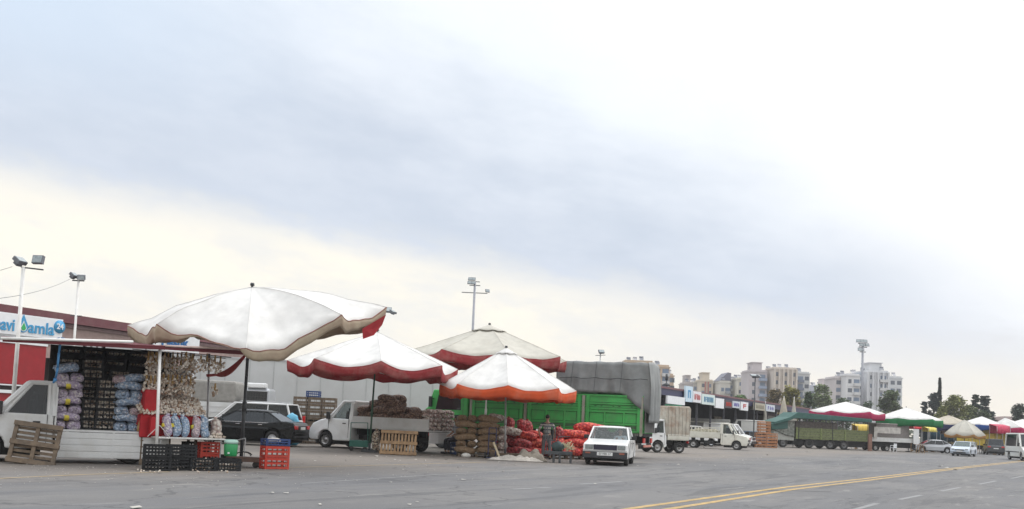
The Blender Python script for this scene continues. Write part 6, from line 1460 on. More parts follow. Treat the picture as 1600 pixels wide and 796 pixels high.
g = G(622, 711.5); o = put('pallet', pm2, None, None, loc=(g.x - .1, g.y + .1, .48), rot=(R(76), 0, R(-24) + R(0))); o.rotation_euler = (R(78), R(90) * 0, R(-22)); o.location.z = .66
pme = MB()
for i in range(11): pme.bx(-.68 + i * .125, -.68 + i * .125 + .075, -.02, .0, .0, .9)
for z in (.02, .4, .8): pme.bx(-.7, .68, -.06, -.022, z, z + .11)
for z in (.02, .4, .8): pme.bx(-.7, .68, .002, .06, z, z + .1)
bpy.data.objects.remove(o); o = pme.done('pallet', wood_pale); o.location = (g.x, g.y, 0); o.rotation_euler = (R(-9), 0, R(-4)); tag(o, 'pale slatted pallet standing on edge against the onion pickup', 'pallet')
# ---------------- onion pickup load
rs = random.Random(21)
on1 = [sack_mesh('o', .85, .46, .32, s, n_brown) for s in (1, 2, 3)]
og = 'brown onion sacks on the pickup'; ol_ = 'brown mesh sack of onions heaped on the pickup bed'
for lay, (z, xs) in enumerate(((.93, (-.45, -1.3, -2.1, -2.9)), (1.22, (-.45, -1.25, -2.05, -2.8)), (1.5, (-.4, -1.15, -1.95)), (1.76, (-.9, -1.5)), (1.98, (-1.35,)))):
    for x in xs:
        for y in ((.58, 0, -.58) if lay < 3 else (.35, -.3)): sack(on1[rs.randrange(3)], OM, (x + rs.uniform(-.08, .08), y, z), (0, 0, rs.choice((0, 0, R(90))) if lay > 1 else 0), ol_, og, .14, rs)
gs = [sack_mesh('g', .42, .28, .17, s, n_pale) for s in (1, 2)]
for c in range(6):
    for k in range(5):
        sack(gs[(c + k) % 2], OM, (-3.58 + .0, -.85 + c * .34, .925 + k * .165), (0, 0, R(90) * 0 + rs.uniform(-.1, .1)), 'small net sack of garlic in the columns at the pickup tail', 'garlic sacks at the pickup tail', .08, rs)
for k in range(3): sack(on1[k], OM, (-3.0, (.6, .1, -.4)[k], 1.38), (0, 0, R(10 * k)), 'brown onion sack lying just ahead of the garlic columns', 'onion sacks ahead of the garlic columns', .1, rs)
# bits under the onion umbrella
g = GD(587, 40.4); sack(sack_mesh('gu', .85, .38, .3, 5, n_garlic, up=True), Matrix.Translation(g), (0, 0, 0), (0, 0, 0), 'tall net sack of garlic standing beside the pale slatted pallet', None, 0, rs)
g = GD(563, 40.6); T = thing('trolley', 'green trolley with a bent handle beside the onion pickup', 'trolley', g, R(-8))
mb = MB(); mb.bx(-.4, .35, -.25, .25, .16, .42); mb.done('box', mat('trolley_green', (.02, .13, .10), .5), T, bevel=.02)
mb = MB(); mb.path([(-.38, -.2, .4), (-.38, -.2, 1.1), (.3, -.2, 1.12), (.34, -.2, .42)], .016, 6); mb.done('handle', mat('trolley_green', (.02, .13, .10), .5), T)
for x in (-.3, .25): mb = MB(); mb.tube((x, -.28, .09), (x, -.22, .09), .09, .09, 14); mb.done('wheel', rubber, T)
# ---------------- stack of tan sacks on a pallet
rs = random.Random(33); b0_ = GD(743, 40.0); SM = Matrix.Translation(b0_) @ Matrix.Rotation(R(6), 4, 'Z')
o = put('pallet', pm3, None, None, loc=b0_, rot=(0, 0, R(6)), sc=(1.1, 1, .8)); tag(o, 'pallet under the tall stack of tan sacks', 'pallet')
tn = [sack_mesh('t', .82, .46, .27, s, n_tan) for s in (1, 2, 3)]; ts = [sack_mesh('ts', .8, .40, .27, s, n_tan) for s in (4, 5)]
for k in range(6):
    z = .12 + k * .245
    if k % 2 == 0:
        for x in (-.42, .40):
            for y in (-.24, .24): sack(tn[rs.randrange(3)], SM, (x, y, z), (0, 0, 0), 'tan sack lying lengthwise in the tall palletised stack', 'tan sacks on the pallet', .05, rs)
    else:
        for x in (-.6, -.2): sack(ts[k % 2], SM, (x, 0, z), (0, 0, R(-90)), 'tan sack laid end-on in the tall palletised stack', 'tan sacks on the pallet', .05, rs)
        for y in (-.24, .24): sack(tn[k % 3], SM, (.42, y, z), (0, 0, 0), 'tan sack lying lengthwise in the tall palletised stack', 'tan sacks on the pallet', .05, rs)
for k, (x, z) in enumerate(((1.0, .02), (1.02, .32), (.98, .62), (1.05, .92), (.75, 1.42))): sack(sack_mesh('p', .6, .42, .3, k, n_pale), SM, (x, -.1 + .05 * k, z), (0, 0, R(90 if k < 4 else 20)), ('pale net sack of garlic at the bottom right of the tan stack', 'pale net sack second from the bottom beside the tan stack', 'pale net sack third from the bottom beside the tan stack', 'pale net sack on top of the column beside the tan stack', 'pale net sack crowning the tan stack')[k], None, .05, rs)
g = GD(728, 39.2); 
mb = MB(); bmesh.ops.create_icosphere(mb.bm, subdivisions=3, radius=1, matrix=Matrix.Translation((g.x, g.y, .06)) @ Matrix.Diagonal((.18, .12, .1, 1)))
tag(mb.done('plastic_bag', MATS['bag_white'], smooth=True), 'small grey white bag on the ground before the tan stack', 'bag')
# blue sack truck beside the stack
T = thing('hand_truck', 'dark blue two wheeled hand truck beside the tan stack', 'hand truck', GD(768, 39.0), R(0))
bluep = mat('hand_truck_blue', (.02, .03, .09), .5)
mb = MB(); mb.path([(-.14, 0, .1), (-.14, .1, 1.15), (.14, .1, 1.15), (.14, 0, .1)], .02, 6)
for z in (.35, .65, .95): mb.tube((-.14, .02 + z * .08, z), (.14, .02 + z * .08, z), .014, .014, 5)
mb.done('frame', bluep, T); mb = MB(); mb.bx(-.2, .2, -.28, .0, .02, .05); mb.done('toe_plate', bluep, T)
for s in (-1, 1): mb = MB(); mb.tube((s * .22, .06, .12), (s * .28, .06, .12), .12, .12, 14); mb.done('wheel', rubber, T)
mb = MB(); a = GD(781, 38.4); b_ = GD(770, 38.6); b_.z = .62; mb.tube(a + Vector((0, 0, .03)), b_, .05, .05, 4); tag(mb.done('plank', mat('plank_pale', (.5, .42, .28), .7)), 'pale plank leaning at the foot of the blue hand truck', 'plank')
# ---------------- red onion piles
rs = random.Random(41); rn = [sack_mesh('r', .95, .5, .36, s, n_red) for s in (1, 2, 3)]; cn = [sack_mesh('c', .95, .5, .36, s, n_crim) for s in (1, 2)]; cu = [sack_mesh('cu', .6, .5, .42, s, n_crim, up=True) for s in (1, 2)]
lr = 'bright red net sack of onions in the pile left of the standing man'; lc = 'crimson net sack of onions in the pile left of the standing man'
for px, d, z, rot, k in ((792, 41.6, 0, 0, 1), (812, 41.4, 0, 4, 1), (833, 41.8, 0, -6, 0), (852, 42.4, 0, 8, 0), (800, 42.6, 0, 90, 1), (822, 42.8, 0, 0, 0), (845, 43.2, 0, 0, 0),
                         (790, 41.8, .34, 10, 1), (812, 41.6, .34, 0, 1), (834, 42.0, .34, -4, 0), (850, 42.6, .34, 5, 0), (826, 42.9, .34, 90, 0),
                         (798, 42.0, .66, 4, 1), (820, 41.9, .66, -3, 0), (829, 42.7, .66, 2, 0)):
    g = GD(px, d); sack((rn if k == 0 else cn)[rs.randrange(3 if k == 0 else 2)], Matrix.Translation(g), (0, 0, z + .04), (0, 0, R(rot)), lr if k == 0 else lc, 'onion sacks left of the man', .06, rs)
for px, d, z, lb in ((793, 42.4, .98, 'crimson sack standing at the top left of the onion pile'), (813, 42.8, .95, 'crimson sack standing on the onion pile near the umbrella pole'), (822, 42.9, .92, 'crimson sack standing on the pile nearest the man')):
    g = GD(px, d); sack(cu[rs.randrange(2)], Matrix.Translation(g), (0, 0, z), (0, R(rs.uniform(-8, 8)), 0), lb, None, .1, rs)
g = GD(797, 41.6); sack(sack_mesh('pp', .8, .5, .34, 3, n_pale), Matrix.Translation(g), (0, 0, .86), (0, 0, R(20)), 'pale net sack resting among the crimson onion sacks', None, 0, rs)
lr2 = 'bright red net sack of onions in the pile behind the white saloon'
for px, d, z, rot in ((868, 41.8, 0, 0), (890, 42.0, 0, 3), (912, 42.2, 0, -4), (934, 42.4, 0, 0), (879, 42.9, 0, 90), (902, 43.0, 0, 0), (925, 43.2, 0, 0), (872, 42.0, .34, 80), (893, 42.1, .34, 0), (914, 42.3, .34, 5), (936, 42.6, .34, 0),
                      (884, 42.2, .67, 0), (903, 42.3, .67, 4), (922, 42.6, .67, 0), (912, 42.5, 1.0, -6), (928, 42.8, 1.0, 4)):
    g = GD(px, d); sack(rn[rs.randrange(3)], Matrix.Translation(g), (0, 0, z + .14), (0, 0, R(rot)), lr2, 'onion sacks behind the saloon', .06, rs)
g = GD(870, 41.9); sack(cu[0], Matrix.Translation(g), (0, 0, .72), (0, R(6), 0), 'crimson sack standing at the left end of the pile behind the saloon', None, 0, rs)
for i, px in enumerate((884, 916)): o = put('pallet', pm3, None, None, loc=GD(px, 42.4), rot=(0, 0, R(2)), sc=(1, 1, .95)); tag(o, ('left', 'right')[i] + ' pallet under the red onion sacks behind the saloon', 'pallet', 'pallets under the onion sacks')
# crumpled sacking on the ground
def crumple(label, c, dx, dy, h, m, seed, name='sacking_cloth', rz_=0):
    mb = MB(); n = 34; v = []
    for i in range(n + 1):
        for j in range(n + 1):
            x = (i / n - .5) * 2; y = (j / n - .5) * 2; r = math.sqrt(x * x + y * y); ed = max(0, 1 - max(abs(x), abs(y)) ** 3)
            z = ed * (h * (.45 + .8 * noise.noise(Vector((x * 1.6 + seed, y * 1.6, seed)))) + .10 * abs(noise.noise(Vector((x * 4, y * 5, seed)))) * 1.2 + .03 * noise.noise(Vector((x * 11, y * 11, seed)))) 
            v.append((x * dx * (1 + .22 * noise.noise(Vector((y * 2, seed, 1)))), y * dy * (1 + .22 * noise.noise(Vector((x * 2, seed, 4)))), max(.012, z)))
    mb.faces(v, [(i * (n + 1) + j, (i + 1) * (n + 1) + j, (i + 1) * (n + 1) + j + 1, i * (n + 1) + j + 1) for i in range(n) for j in range(n)], 0, None, True)
    o = mb.done(name, m, loc=c, rot=(0, 0, rz_)); md = o.modifiers.new('thick', 'SOLIDIFY'); md.thickness = .012; md.offset = 1; return tag(o, label, 'cloth')
sackc = mat('sacking', (.26, .23, .19), .95, var=.2, scale=3, bump=.5, bscale=14); sackp = mat('sacking_pale', (.40, .37, .33), .95, var=.2, scale=3, bump=.5, bscale=12)
crumple('grey heap of empty sacking on the ground under the orange trimmed umbrella', GD(829, 38.3), .55, .42, .62, sackc, 3)
crumple('pale spread of empty sacking in front of the umbrella foot', GD(806, 37.6), 1.0, .38, .2, sackp, 8)
T = thing('umbrella_foot', 'rough wooden platform the orange trimmed umbrella stands on', 'platform', GD(795, 39.8), R(4))
mb = MB(); mb.bx(-.75, .9, -.35, .35, .12, .2); mb.bx(-.75, -.6, -.35, .35, 0, .119); mb.bx(.75, .9, -.35, .35, 0, .119); mb.done('deck', wood, T, bevel=.01)
# steel trolley with goods near the saloon
T = thing('platform_trolley', 'dark steel trolley with upright bars loaded with pale roots', 'trolley', GD(868, 37.6), R(3))
mb = MB(); mb.bx(-.42, .58, -.28, .28, .3, .42); mb.done('deck', dark_steel, T, bevel=.01)
for x in (-.1, .12, .52): mb = MB(); mb.bx(x - .04, x + .04, -.28, -.22, 0, .298); mb.done('leg', dark_steel, T)
mb = MB(); 
for x in (-.42, -.34, -.12, -.04): mb.tube((x, .1, .42), (x, .12, 1.3), .017, .017, 6)
for z in (.8, 1.29): mb.tube((-.42, .11, z), (-.04, .11, z), .017, .017, 6)
mb.path([(.0, -.1, .42), (.05, -.12, .95), (.5, -.1, .98)], .015, 6); mb.done('push_bar', dark_steel, T)
mb = MB(); random.seed(9)
for i in range(60):
    c = Vector((random.uniform(.12, .6), random.uniform(-.2, .2), .46 + random.random() * .30 * (1 - abs(i % 7 - 3) / 6))); d_ = Vector((random.uniform(-1, 1), random.uniform(-.6, .6), random.uniform(.1, .9))).normalized() * .17; mb.tube(c, c + d_, .022, .006, 5)
tag(mb.done('root_vegetables', mat('root_pale', (.5, .45, .3), .8, var=.2), None, loc=GD(868, 37.6)), 'bundle of pale roots heaped on the dark steel trolley', 'vegetables', kind='stuff')
mb = MB(); bmesh.ops.create_icosphere(mb.bm, subdivisions=3, radius=1, matrix=Matrix.Translation(GD(866, 37.6) + Vector((.1, -.1, .58))) @ Matrix.Diagonal((.24, .18, .2, 1)))
for v_ in mb.bm.verts: v_.co += Vector((1, 1, 1)) * .05 * noise.noise(v_.co * 7)
tag(mb.done('dark_bundle', mat('bundle_dark', (.03, .05, .05), .8, var=.5, scale=6), smooth=True), 'dark tied bundle on the steel trolley', 'bundle')
# crate wall behind the black saloon
rs = random.Random(51); wc = crate_mesh(.62, .45, .30, wood, 2, 3, .6); bc2 = crate_mesh(.62, .45, .28, crate_blue, 3, 4)
base = GD(489, 47.3)
for i in range(3):
    for k in range(7 if i != 1 else 7): crate(wc, (base.x + (i - 1) * .66, base.y + rs.uniform(-.03, .03), k * .305), R(rs.uniform(-3, 3)), 'wooden fruit crate in the wall of crates behind the black saloon', 'wooden crates behind the saloon', 'fruit_crate')
crate(bc2, (base.x - .1, base.y, 7 * .305), 0, 'dark blue crate crowning the wooden crate wall', None)
T = thing('plastic_bag', 'light blue plastic sack slumped behind the compact van', 'bag', GD(455, 43.6), 0)
mb = MB(); bmesh.ops.create_icosphere(mb.bm, subdivisions=3, radius=1, matrix=Matrix.Translation((0, 0, 1.0)) @ Matrix.Diagonal((.3, .25, .38, 1))); bmesh.ops.create_icosphere(mb.bm, subdivisions=3, radius=1, matrix=Matrix.Translation((.1, 0, .4)) @ Matrix.Diagonal((.33, .3, .42, 1)))
for v_ in mb.bm.verts: v_.co += Vector((1, 1, 1)) * .07 * noise.noise(v_.co * 5)
mb.done('bag', mat('bag_blue', (.12, .42, .60), .4, var=.15, bump=.5, bscale=9), T, smooth=True)
# orange crate stack far right of centre
oc = crate_mesh(1.0, .8, .27, wood_orange, 2, 3, .5); b0_ = GD(1196, 97)
for i in range(2):
    for k in range(9 if i == 0 else 5): crate(oc, (b0_.x + (i - .5) * 1.03 + (0 if k < 5 else .25), b0_.y, k * .275), R((k * 37 % 7) - 3) * .6, 'orange wooden crate in the stack left of the shrouded lorry', 'orange crates in the stack', 'fruit_crate')
for k in range(9): crate(oc, (b0_.x - .55 + 1.03 * .9 + (.05 if k < 5 else -.3), b0_.y + .85, k * .275), 0, 'orange wooden crate in the stack left of the shrouded lorry', 'orange crates in the stack', 'fruit_crate')
# ================================================================ far umbrellas and stalls
def far_umb(label, px, d, apx, apy, rpx, tipy, n, off, mc, mv, val, **k): return oct_umb(label, px, d, apx, apy, rpx, tipy, off, mc, mv, val=val, n=n, wr=.03, nr=5, ne=6, **k)
far_umb('broad white umbrella with crimson hem behind the olive lorry', 1322, 110, 1322, 628, 57, 644, 6, 18, c_white, v_pink, .75, pull=.04, dip=.055)
far_umb('broad white umbrella with deep green hem over the stall truck', 1420, 113, 1416, 637, 50, 655, 6, 20, c_white, v_green, .85, pull=.03, dip=.03)
far_umb('beige umbrella with a dark navy lining behind the silver saloon', 1482, 122, 1482, 649, 38, 663, 6, 10, c_beige, v_navy, .9, pull=.05, dip=.04)
far_umb('drooping cream umbrella with ochre fringe above the pale blue hatchback', 1507, 104, 1507, 656, 32, 679, 8, 0, c_grey, v_ochre, .32, pull=.04, dip=.12, bow=.12)
far_umb('white umbrella with blue hem over the yellow lorry', 1534, 130, 1534, 651, 38, 664, 6, 30, c_white, v_blue, .75, pull=.04, dip=.03)
far_umb('wide white umbrella with red hem behind the white van', 1580, 128, 1570, 653, 30, 668, 6, 0, c_white, v_pink, .85, pull=.03, dip=.06)
far_umb('white umbrella with pinkish hem cut by the right border', 1600, 140, 1598, 655, 36, 668, 6, 12, c_white, v_pink, .6, pull=.03, dip=.03)
def closed(label, px, d, topy, boty, half, m):
    g = GD(px, d); zt = P(px, topy, d).z; zb_ = P(px, boty, d).z; r = half * d / F; T = thing('closed_umbrella', label, 'umbrella', g, 0, 'folded umbrellas'); mb = MB(); n = 40; v = []
    rows = 9
    for i in range(rows):
        u = i / (rows - 1); rr = r * (.06 + .94 * u ** .85)
        for j in range(n): a = 2 * math.pi * j / n; q = rr * (1 - .22 * u * abs(math.cos(a * 4)) - .05 * noise.noise(Vector((j * .7, i * .4, px)))); v.append((q * math.cos(a), q * math.sin(a), zt + (zb_ - zt) * u + (.08 * math.sin(a * 8) if i == rows - 1 else 0)))
    mb.faces(v, [(i * n + j, i * n + (j + 1) % n, (i + 1) * n + (j + 1) % n, (i + 1) * n + j) for i in range(rows - 1) for j in range(n)], 0, None, True); o = mb.done('canopy', m, T); md = o.modifiers.new('thick', 'SOLIDIFY'); md.thickness = .02
    mb = MB(); mb.tube((0, 0, 0), (0, 0, zt + .15), .05, .04, 8); mb.done('pole', steel, T)
closed('tall folded beige umbrella beside the olive lorry', 1223, 109, 621, 668, 10.5, c_beige)
closed('folded grey white umbrella just right of the beige folded one', 1239, 112, 622, 662, 5.5, c_grey)
closed('narrow folded grey umbrella behind the orange crate stack', 1194, 112, 629, 672, 4.5, c_grey)
# awnings and stall goods between the far umbrellas
def stall(label, x0, x1, d, y0, y1, m, thick=1.8, name='market_stall', parts=()):
    a, b_ = GD(x0, d), GD(x1, d); z1 = P((x0 + x1) / 2, y0, d).z; z0 = P((x0 + x1) / 2, y1, d).z; T = thing(name, label, 'market stall', a, 0, 'stalls under the far umbrellas'); wd = b_.x - a.x
    mb = MB(); n = 14; v = []
    for i in range(n + 1):
        for yy, zz in ((-.25, z0 + .08 * math.sin(i * 2.3)), (0, z1 - .12), (thick, z1 + .15), (thick, z0)): v.append((wd * i / n, yy + .04 * math.sin(i * 1.9), zz + (.05 * math.sin(i) if yy == 0 else 0)))
    mb.faces(v, [(4 * i + k, 4 * i + 4 + k, 4 * i + 5 + k, 4 * i + 1 + k) for i in range(n) for k in range(3)], 0, None, True); o = mb.done('awning', m, T); md = o.modifiers.new('thick', 'SOLIDIFY'); md.thickness = .02
    for x in (0.05, wd - .05):
        for y in (-.15, thick - .05): mb = MB(); mb.tube((x, y, 0), (x, y, z1 - .1), .035, .035, 6); mb.done('post', steel, T)
    mb = MB(); mb.bx(.1, wd - .1, .1, 1.2, .75, .8); mb.bx(.15, .2, .15, 1.1, 0, .75); mb.bx(wd - .2, wd - .15, .15, 1.1, 0, .75); mb.done('counter', wood_pale, T)
    rs = random.Random(int(x0)); nb_ = max(2, int(wd / .6)); cc = [(.12, .1, .08), (.35, .3, .2), (.3, .05, .04), (.1, .14, .22), (.28, .26, .22)]
    for i in range(nb_): 
        mb = MB(); h_ = rs.uniform(.25, .6); mb.box((.35 + (wd - .7) * i / max(1, nb_ - 1), .6, .8 + h_ / 2), (.5, .7, h_)); mb.done('goods_box', mat('goods_col_%d' % rs.randrange(5), cc[rs.randrange(5)], .8, var=.5, scale=3), T, bevel=.03)
    return T
stall('dark stall with a bright red awning right of the pale stall truck', 1426, 1449, 121, 665, 671, mat('awning_red', (.5, .02, .03), .7))
stall('stall with a deep teal side curtain under the beige umbrella', 1450, 1490, 126, 664, 692, mat('curtain_teal', (.015, .06, .09), .7, var=.2))
stall('stall with yellow cloth between the green and olive trucks', 1338, 1363, 116, 665, 680, mat('cloth_yellow', (.55, .38, .05), .7, var=.15))
stall('stall with small yellow awning beside the red one', 1449, 1463, 119, 668, 675, mat('awning_yellow', (.6, .5, .1), .7))
stall('low red and white stall behind the pale blue hatchback', 1478, 1530, 122, 672, 680, mat('cloth_redwhite', (.32, .26, .25), .7, var=.5, scale=2))
stall('stall with magenta hangings beside the white van', 1556, 1578, 122, 665, 678, mat('cloth_magenta', (.45, .03, .08), .7, var=.3))
# white plastic chair
T = thing('plastic_chair', 'white plastic chair in front of the pale stall truck', 'chair', GD(1396, 105), R(20))
mb = MB(); mb.bx(-.24, .24, -.24, .24, .42, .46); mb.done('seat', sign_white, T, bevel=.02); mb = MB(); mb.bx(.2, .24, -.22, .22, .46, .88); mb.done('backrest', sign_white, T, bevel=.015)
for x in (-.2, .2):
    for y in (-.2, .2): mb = MB(); mb.tube((x * 1.15, y * 1.1, 0), (x, y, .42), .025, .025, 6); mb.done('leg', sign_white, T)
for y in (-.24, .24): mb = MB(); mb.path([(-.2, y, .46), (-.2, y, .66), (.22, y, .68)], .02, 5); mb.done('armrest', sign_white, T)
# wooden trestle at the right end of the stall truck
T = thing('trestle', 'small wooden trestle at the right end of the pale stall truck', 'trestle', GD(1438, 106), 0)
mb = MB(); 
for x in (-.25, .25):
    for y in (-.3, .3): mb.tube((x * 1.3, y, 0), (x * .5, y * .8, .85), .04, .04, 4)
mb.bx(-.5, .4, -.3, .3, .85, .9); mb.done('frame', wood_pale, T)
# timber bundle standing at the end of the olive lorry
T = thing('timber_post', 'thick reddish timber post between the olive lorry and the pale stall truck', 'post', GD(1359, 104.8), 0); mb = MB(); mb.bx(-.18, .18, -.15, .15, 0, 1.75); mb.done('post', mat('red_timber', (.22, .12, .09), .8, var=.2), T, bevel=.02)
# twisted tree-like roots of palm: spiky plant by the cypress
# ================================================================ people
def skin_obj(name, pts, edges, m, parent, sub=2, root=0):
    me = bpy.data.meshes.new(name); me.from_pydata([p[0] for p in pts], edges, []); o = put(name, me, m, parent)
    md = o.modifiers.new('skin', 'SKIN'); sk = me.skin_vertices[0].data if me.skin_vertices else None
    if sk is None:
        bm = bmesh.new(); bm.from_mesh(me); bm.verts.layers.skin.verify(); bm.to_mesh(me); bm.free(); sk = me.skin_vertices[0].data
    for i, p in enumerate(pts):
        r = p[1]; sk[i].radius = (r, r) if not isinstance(r, tuple) else r; sk[i].use_root = (i == root)
    md.use_smooth_shade = True; ms = o.modifiers.new('sub', 'SUBSURF'); ms.levels = sub; ms.render_levels = sub
    return o
skinm = mat('skin', (.36, .21, .145), .6, var=.06); hairm = mat('hair_dark', (.025, .018, .014), .8, var=.3)
def person(label, loc, rz_, J, shirt, trousers, sc=1.0, group=None, legs=True, hair=hairm):
    """J: joints in metres, x to the person's left, y backwards, z up (person faces -y)"""
    T = thing('person', label, 'person', loc, rz_, group); T.scale = (sc, sc, sc)
    j = {k: Vector(v) for k, v in J.items()}
    V = [(j['pelvis'], (.13, .10)), (j['waist'], (.125, .09)), (j['chest'], (.155, .105)), (j['neckb'], (.07, .06)), (j['neck'], (.052, .052))]
    names = ['pelvis', 'waist', 'chest', 'neckb', 'neck']; E = [(0, 1), (1, 2), (2, 3), (3, 4)]
    hd = j['head']; V += [(hd + Vector((0, .0, -.04)), (.072, .085)), (hd + Vector((0, 0, .05)), (.078, .092)), (hd + Vector((0, 0, .105)), (.05, .06))]; E += [(4, 5), (5, 6), (6, 7)]
    for s in ('l', 'r'):
        b0 = len(V); V += [(j['sh' + s], .055), (j['el' + s], .04), (j['wr' + s], .027)]; E += [(2, b0), (b0, b0 + 1), (b0 + 1, b0 + 2)]
        d_ = (j['wr' + s] - j['el' + s]).normalized(); side = Vector((0, -1, 0)) if abs(d_.y) < .7 else Vector((1, 0, 0)); V += [(j['wr' + s] + d_ * .06, (.036, .018))]; E += [(b0 + 2, b0 + 3)]
        p = j['wr' + s] + d_ * .085
        for f_ in range(4):
            o_ = side * (.027 - .018 * f_); n0 = len(V); ln_ = (.035, .042, .040, .03)[f_]; V += [(p + o_, .010), (p + o_ + d_ * ln_, .009), (p + o_ * .95 + d_ * ln_ * 1.7 + Vector((0, -.006, 0)), .008)]; E += [(b0 + 3, n0), (n0, n0 + 1), (n0 + 1, n0 + 2)]
        n0 = len(V); V += [(j['wr' + s] + d_ * .045 + side * .045, .011), (j['wr' + s] + d_ * .08 + side * .06, .009)]; E += [(b0 + 2, n0), (n0, n0 + 1)]
        if legs:
            b0 = len(V); V += [(j['hip' + s], .085), (j['kn' + s], .055), (j['an' + s], .038), (j['an' + s] + Vector((0, -.03, -.05)), .04), (j['an' + s] + Vector((0, -.16, -.055)), .034)]; E += [(0, b0), (b0, b0 + 1), (b0 + 1, b0 + 2), (b0 + 2, b0 + 3), (b0 + 3, b0 + 4)]
    skin_obj('body', V, E, skinm, T, 2)
    mb = MB(); h = hd + Vector((0, -.088, .0)); mb.prism([(-.012, 0), (.012, 0), (0, .045)], -.02, .01, M=Matrix.Translation(h + Vector((0, 0, -.02)))); mb.done('nose', skinm, T, bevel=.004)
    for s in (-1, 1):
        mb = MB(); bmesh.ops.create_icosphere(mb.bm, subdivisions=2, radius=.011, matrix=Matrix.Translation(hd + Vector((s * .032, -.082, .03)))); mb.done('eye', ink, T)
        mb = MB(); bmesh.ops.create_icosphere(mb.bm, subdivisions=2, radius=1, matrix=Matrix.Translation(hd + Vector((s * .078, .005, .015))) @ Matrix.Diagonal((.01, .02, .032, 1))); mb.done('ear', skinm, T, smooth=True)
    mb = MB(); mb.box(hd + Vector((0, -.083, -.045)), (.045, .012, .01)); mb.done('mouth', mat('lips', (.3, .12, .1), .6), T, bevel=.003)
    mb = MB(); bmesh.ops.create_icosphere(mb.bm, subdivisions=3, radius=1, matrix=Matrix.Translation(hd + Vector((0, .018, .07))) @ Matrix.Diagonal((.088, .102, .088, 1))); 
    bmesh.ops.delete(mb.bm, geom=[v_ for v_ in mb.bm.verts if v_.co.z < hd.z - .03 or (v_.co.y < hd.y - .055 and v_.co.z < hd.z + .085)], context='VERTS'); o = mb.done('hair', hair, T, smooth=True); md = o.modifiers.new('t', 'SOLIDIFY'); md.thickness = .012
    V = [(j['pelvis'] + Vector((0, 0, -.04)), (.15, .12)), (j['waist'], (.145, .112)), (j['chest'], (.175, .125)), (j['neckb'] + Vector((0, 0, -.01)), (.085, .075))]; E = [(0, 1), (1, 2), (2, 3)]
    for s in ('l', 'r'):
        b0 = len(V); m_ = j['sh' + s].lerp(j['el' + s], .8); V += [(j['sh' + s], .072), (m_, .058)]; E += [(2, b0), (b0, b0 + 1)]
    skin_obj('shirt', V, E, shirt, T, 2)
    if legs:
        V = [(j['pelvis'] + Vector((0, 0, .02)), (.14, .115))]; E = []
        for s in ('l', 'r'): b0 = len(V); V += [(j['hip' + s], .10), (j['kn' + s], .073), (j['an' + s] + Vector((0, 0, .03)), .056)]; E += [(0, b0), (b0, b0 + 1), (b0 + 1, b0 + 2)]
        skin_obj('trousers', V, E, trousers, T, 2)
        for s in ('l', 'r'): mb = MB(); a = j['an' + s]; mb.box(a + Vector((0, -.06, -.045)), (.095, .27, .075)); mb.done('shoe', blackp, T, bevel=.025)
    return T
def stripes(name, cols, k=9.0):
    m = bpy.data.materials.new(name); m.use_nodes = True; t = m.node_tree; b = t.nodes['Principled BSDF']; b.inputs['Roughness'].default_value = .9
    tcn = t.nodes.new('ShaderNodeTexCoord'); s = t.nodes.new('ShaderNodeSeparateXYZ'); t.links.new(tcn.outputs['Object'], s.inputs[0]); mm = t.nodes.new('ShaderNodeMapRange'); mm.inputs['From Min'].default_value = .85; mm.inputs['From Max'].default_value = 1.55; t.links.new(s.outputs[2], mm.inputs['Value'])
    cr = t.nodes.new('ShaderNodeValToRGB'); cr.color_ramp.interpolation = 'CONSTANT'
    while len(cr.color_ramp.elements) < len(cols): cr.color_ramp.elements.new(.5)
    for i, (p, c) in enumerate(cols): cr.color_ramp.elements[i].position = p; cr.color_ramp.elements[i].color = (*c, 1)
    t.links.new(mm.outputs['Result'], cr.inputs[0]); t.links.new(cr.outputs[0], b.inputs['Base Color']); return m
g1, g2, g3 = (.10, .11, .13), (.34, .33, .31), (.05, .055, .075)
st1 = stripes('shirt_striped', [(0, g2), (.22, g3), (.28, g2), (.42, g1), (.5, (.5, .48, .45)), (.62, g1), (.68, (.45, .43, .4)), (.76, g3)])
st2 = stripes('shirt_pale_striped', [(0, (.4, .42, .45)), (.2, (.15, .16, .2)), (.26, (.42, .44, .47)), (.46, (.15, .16, .2)), (.52, (.42, .44, .47)), (.7, (.15, .16, .2)), (.76, (.42, .44, .47))])
stand = dict(pelvis=(0, 0, .93), waist=(0, 0, 1.08), chest=(0, .01, 1.30), neckb=(0, .01, 1.46), neck=(0, 0, 1.52), head=(0, -.01, 1.61), shl=(.20, .01, 1.40), shr=(-.20, .01, 1.40), ell=(.33, .05, 1.13), elr=(-.33, .05, 1.13), wrl=(.27, -.08, .90), wrr=(-.27, -.08, .90), hipl=(.10, 0, .88), hipr=(-.10, 0, .88), knl=(.13, -.02, .50), knr=(-.12, .0, .50), anl=(.14, 0, .10), anr=(-.15, .02, .10))
person('man in a dark striped shirt standing with his back to us among onion sacks', GD(853, 40.3), R(180 - 8), stand, st1, mat('trousers_grey', (.14, .14, .15), .9), 1.0)
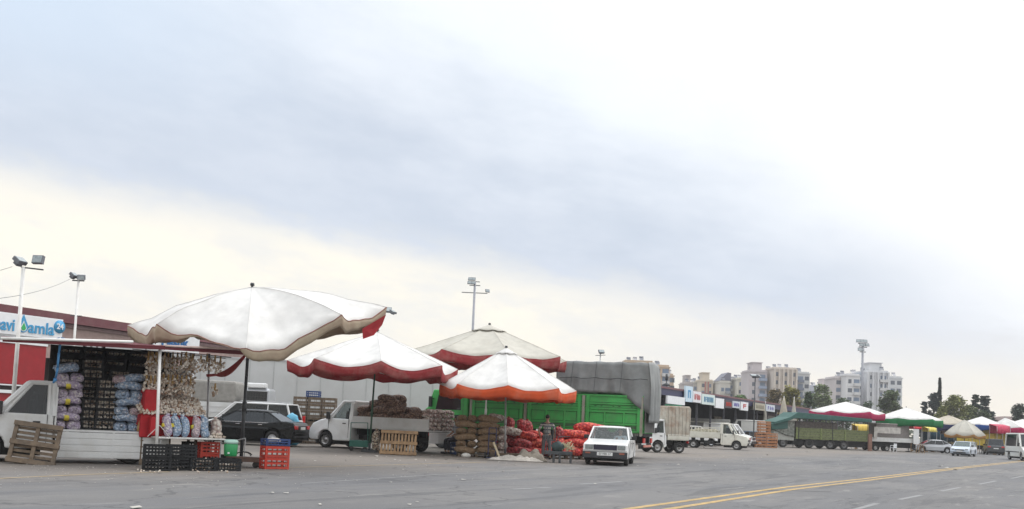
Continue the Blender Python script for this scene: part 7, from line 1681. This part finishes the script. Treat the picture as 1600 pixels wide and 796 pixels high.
sit = dict(pelvis=(0, 0, .60), waist=(0, .01, .74), chest=(0, -.02, .96), neckb=(0, -.04, 1.12), neck=(0, -.05, 1.18), head=(0, -.08, 1.27), shl=(.19, -.02, 1.06), shr=(-.19, -.02, 1.06), ell=(.25, -.10, .80), elr=(-.25, -.10, .80), wrl=(.14, -.30, .70), wrr=(-.14, -.30, .70), hipl=(.10, -.04, .57), hipr=(-.10, -.04, .57), knl=(.14, -.44, .52), knr=(-.14, -.44, .52), anl=(.14, -.42, .10), anr=(-.14, -.40, .10))
person('seated person in a pale striped shirt half hidden behind the tan sack stack', GD(713.5, 41.6), R(-60), sit, st2, mat('trousers_dark', (.03, .03, .04), .9), 1.08)
g = GD(713.5, 41.6); crate(crate_mesh(.45, .4, .5, crate_blue, 4, 4), (g.x, g.y, 0), R(-60), 'dark blue crate the seated person sits on', None)
# driver of the boxy saloon
drv = dict(pelvis=(0, 0, .0), waist=(0, .02, .12), chest=(0, .03, .34), neckb=(0, .01, .49), neck=(0, 0, .54), head=(0, -.01, .63), shl=(.19, .0, .43), shr=(-.19, 0, .43), ell=(.25, -.18, .22), elr=(-.25, -.18, .22), wrl=(.15, -.36, .34), wrr=(-.15, -.36, .34), hipl=(.1, -.05, -.02), hipr=(-.1, -.05, -.02), knl=(.1, -.4, .05), knr=(-.1, -.4, .05), anl=(.1, -.6, -.2), anr=(-.1, -.6, -.2))
MA = Matrix.Translation(ctr) @ Matrix.Rotation(hdA, 4, 'Z')
person('driver in a pale shirt behind the wheel of the boxy white saloon', MA @ Vector((-.02, .36, .60)), hdA + R(90), drv, mat('shirt_pale', (.62, .66, .74), .9), None, .98, legs=False)
# ================================================================ haze
def haze(density):
    m = bpy.data.materials.new('haze_air'); m.use_nodes = True; t = m.node_tree; t.nodes.clear(); o = t.nodes.new('ShaderNodeOutputMaterial'); v = t.nodes.new('ShaderNodeVolumePrincipled'); v.inputs['Density'].default_value = density; v.inputs['Color'].default_value = (.93, .94, .97, 1); t.links.new(v.outputs[0], o.inputs['Volume'])
    mb = MB(); mb.bx(-720, 720, -130, 780, -1, 45); tag(mb.done('haze', m), 'thin pale haze fading the distant apartment blocks', 'haze', kind='stuff')
haze(.0004)
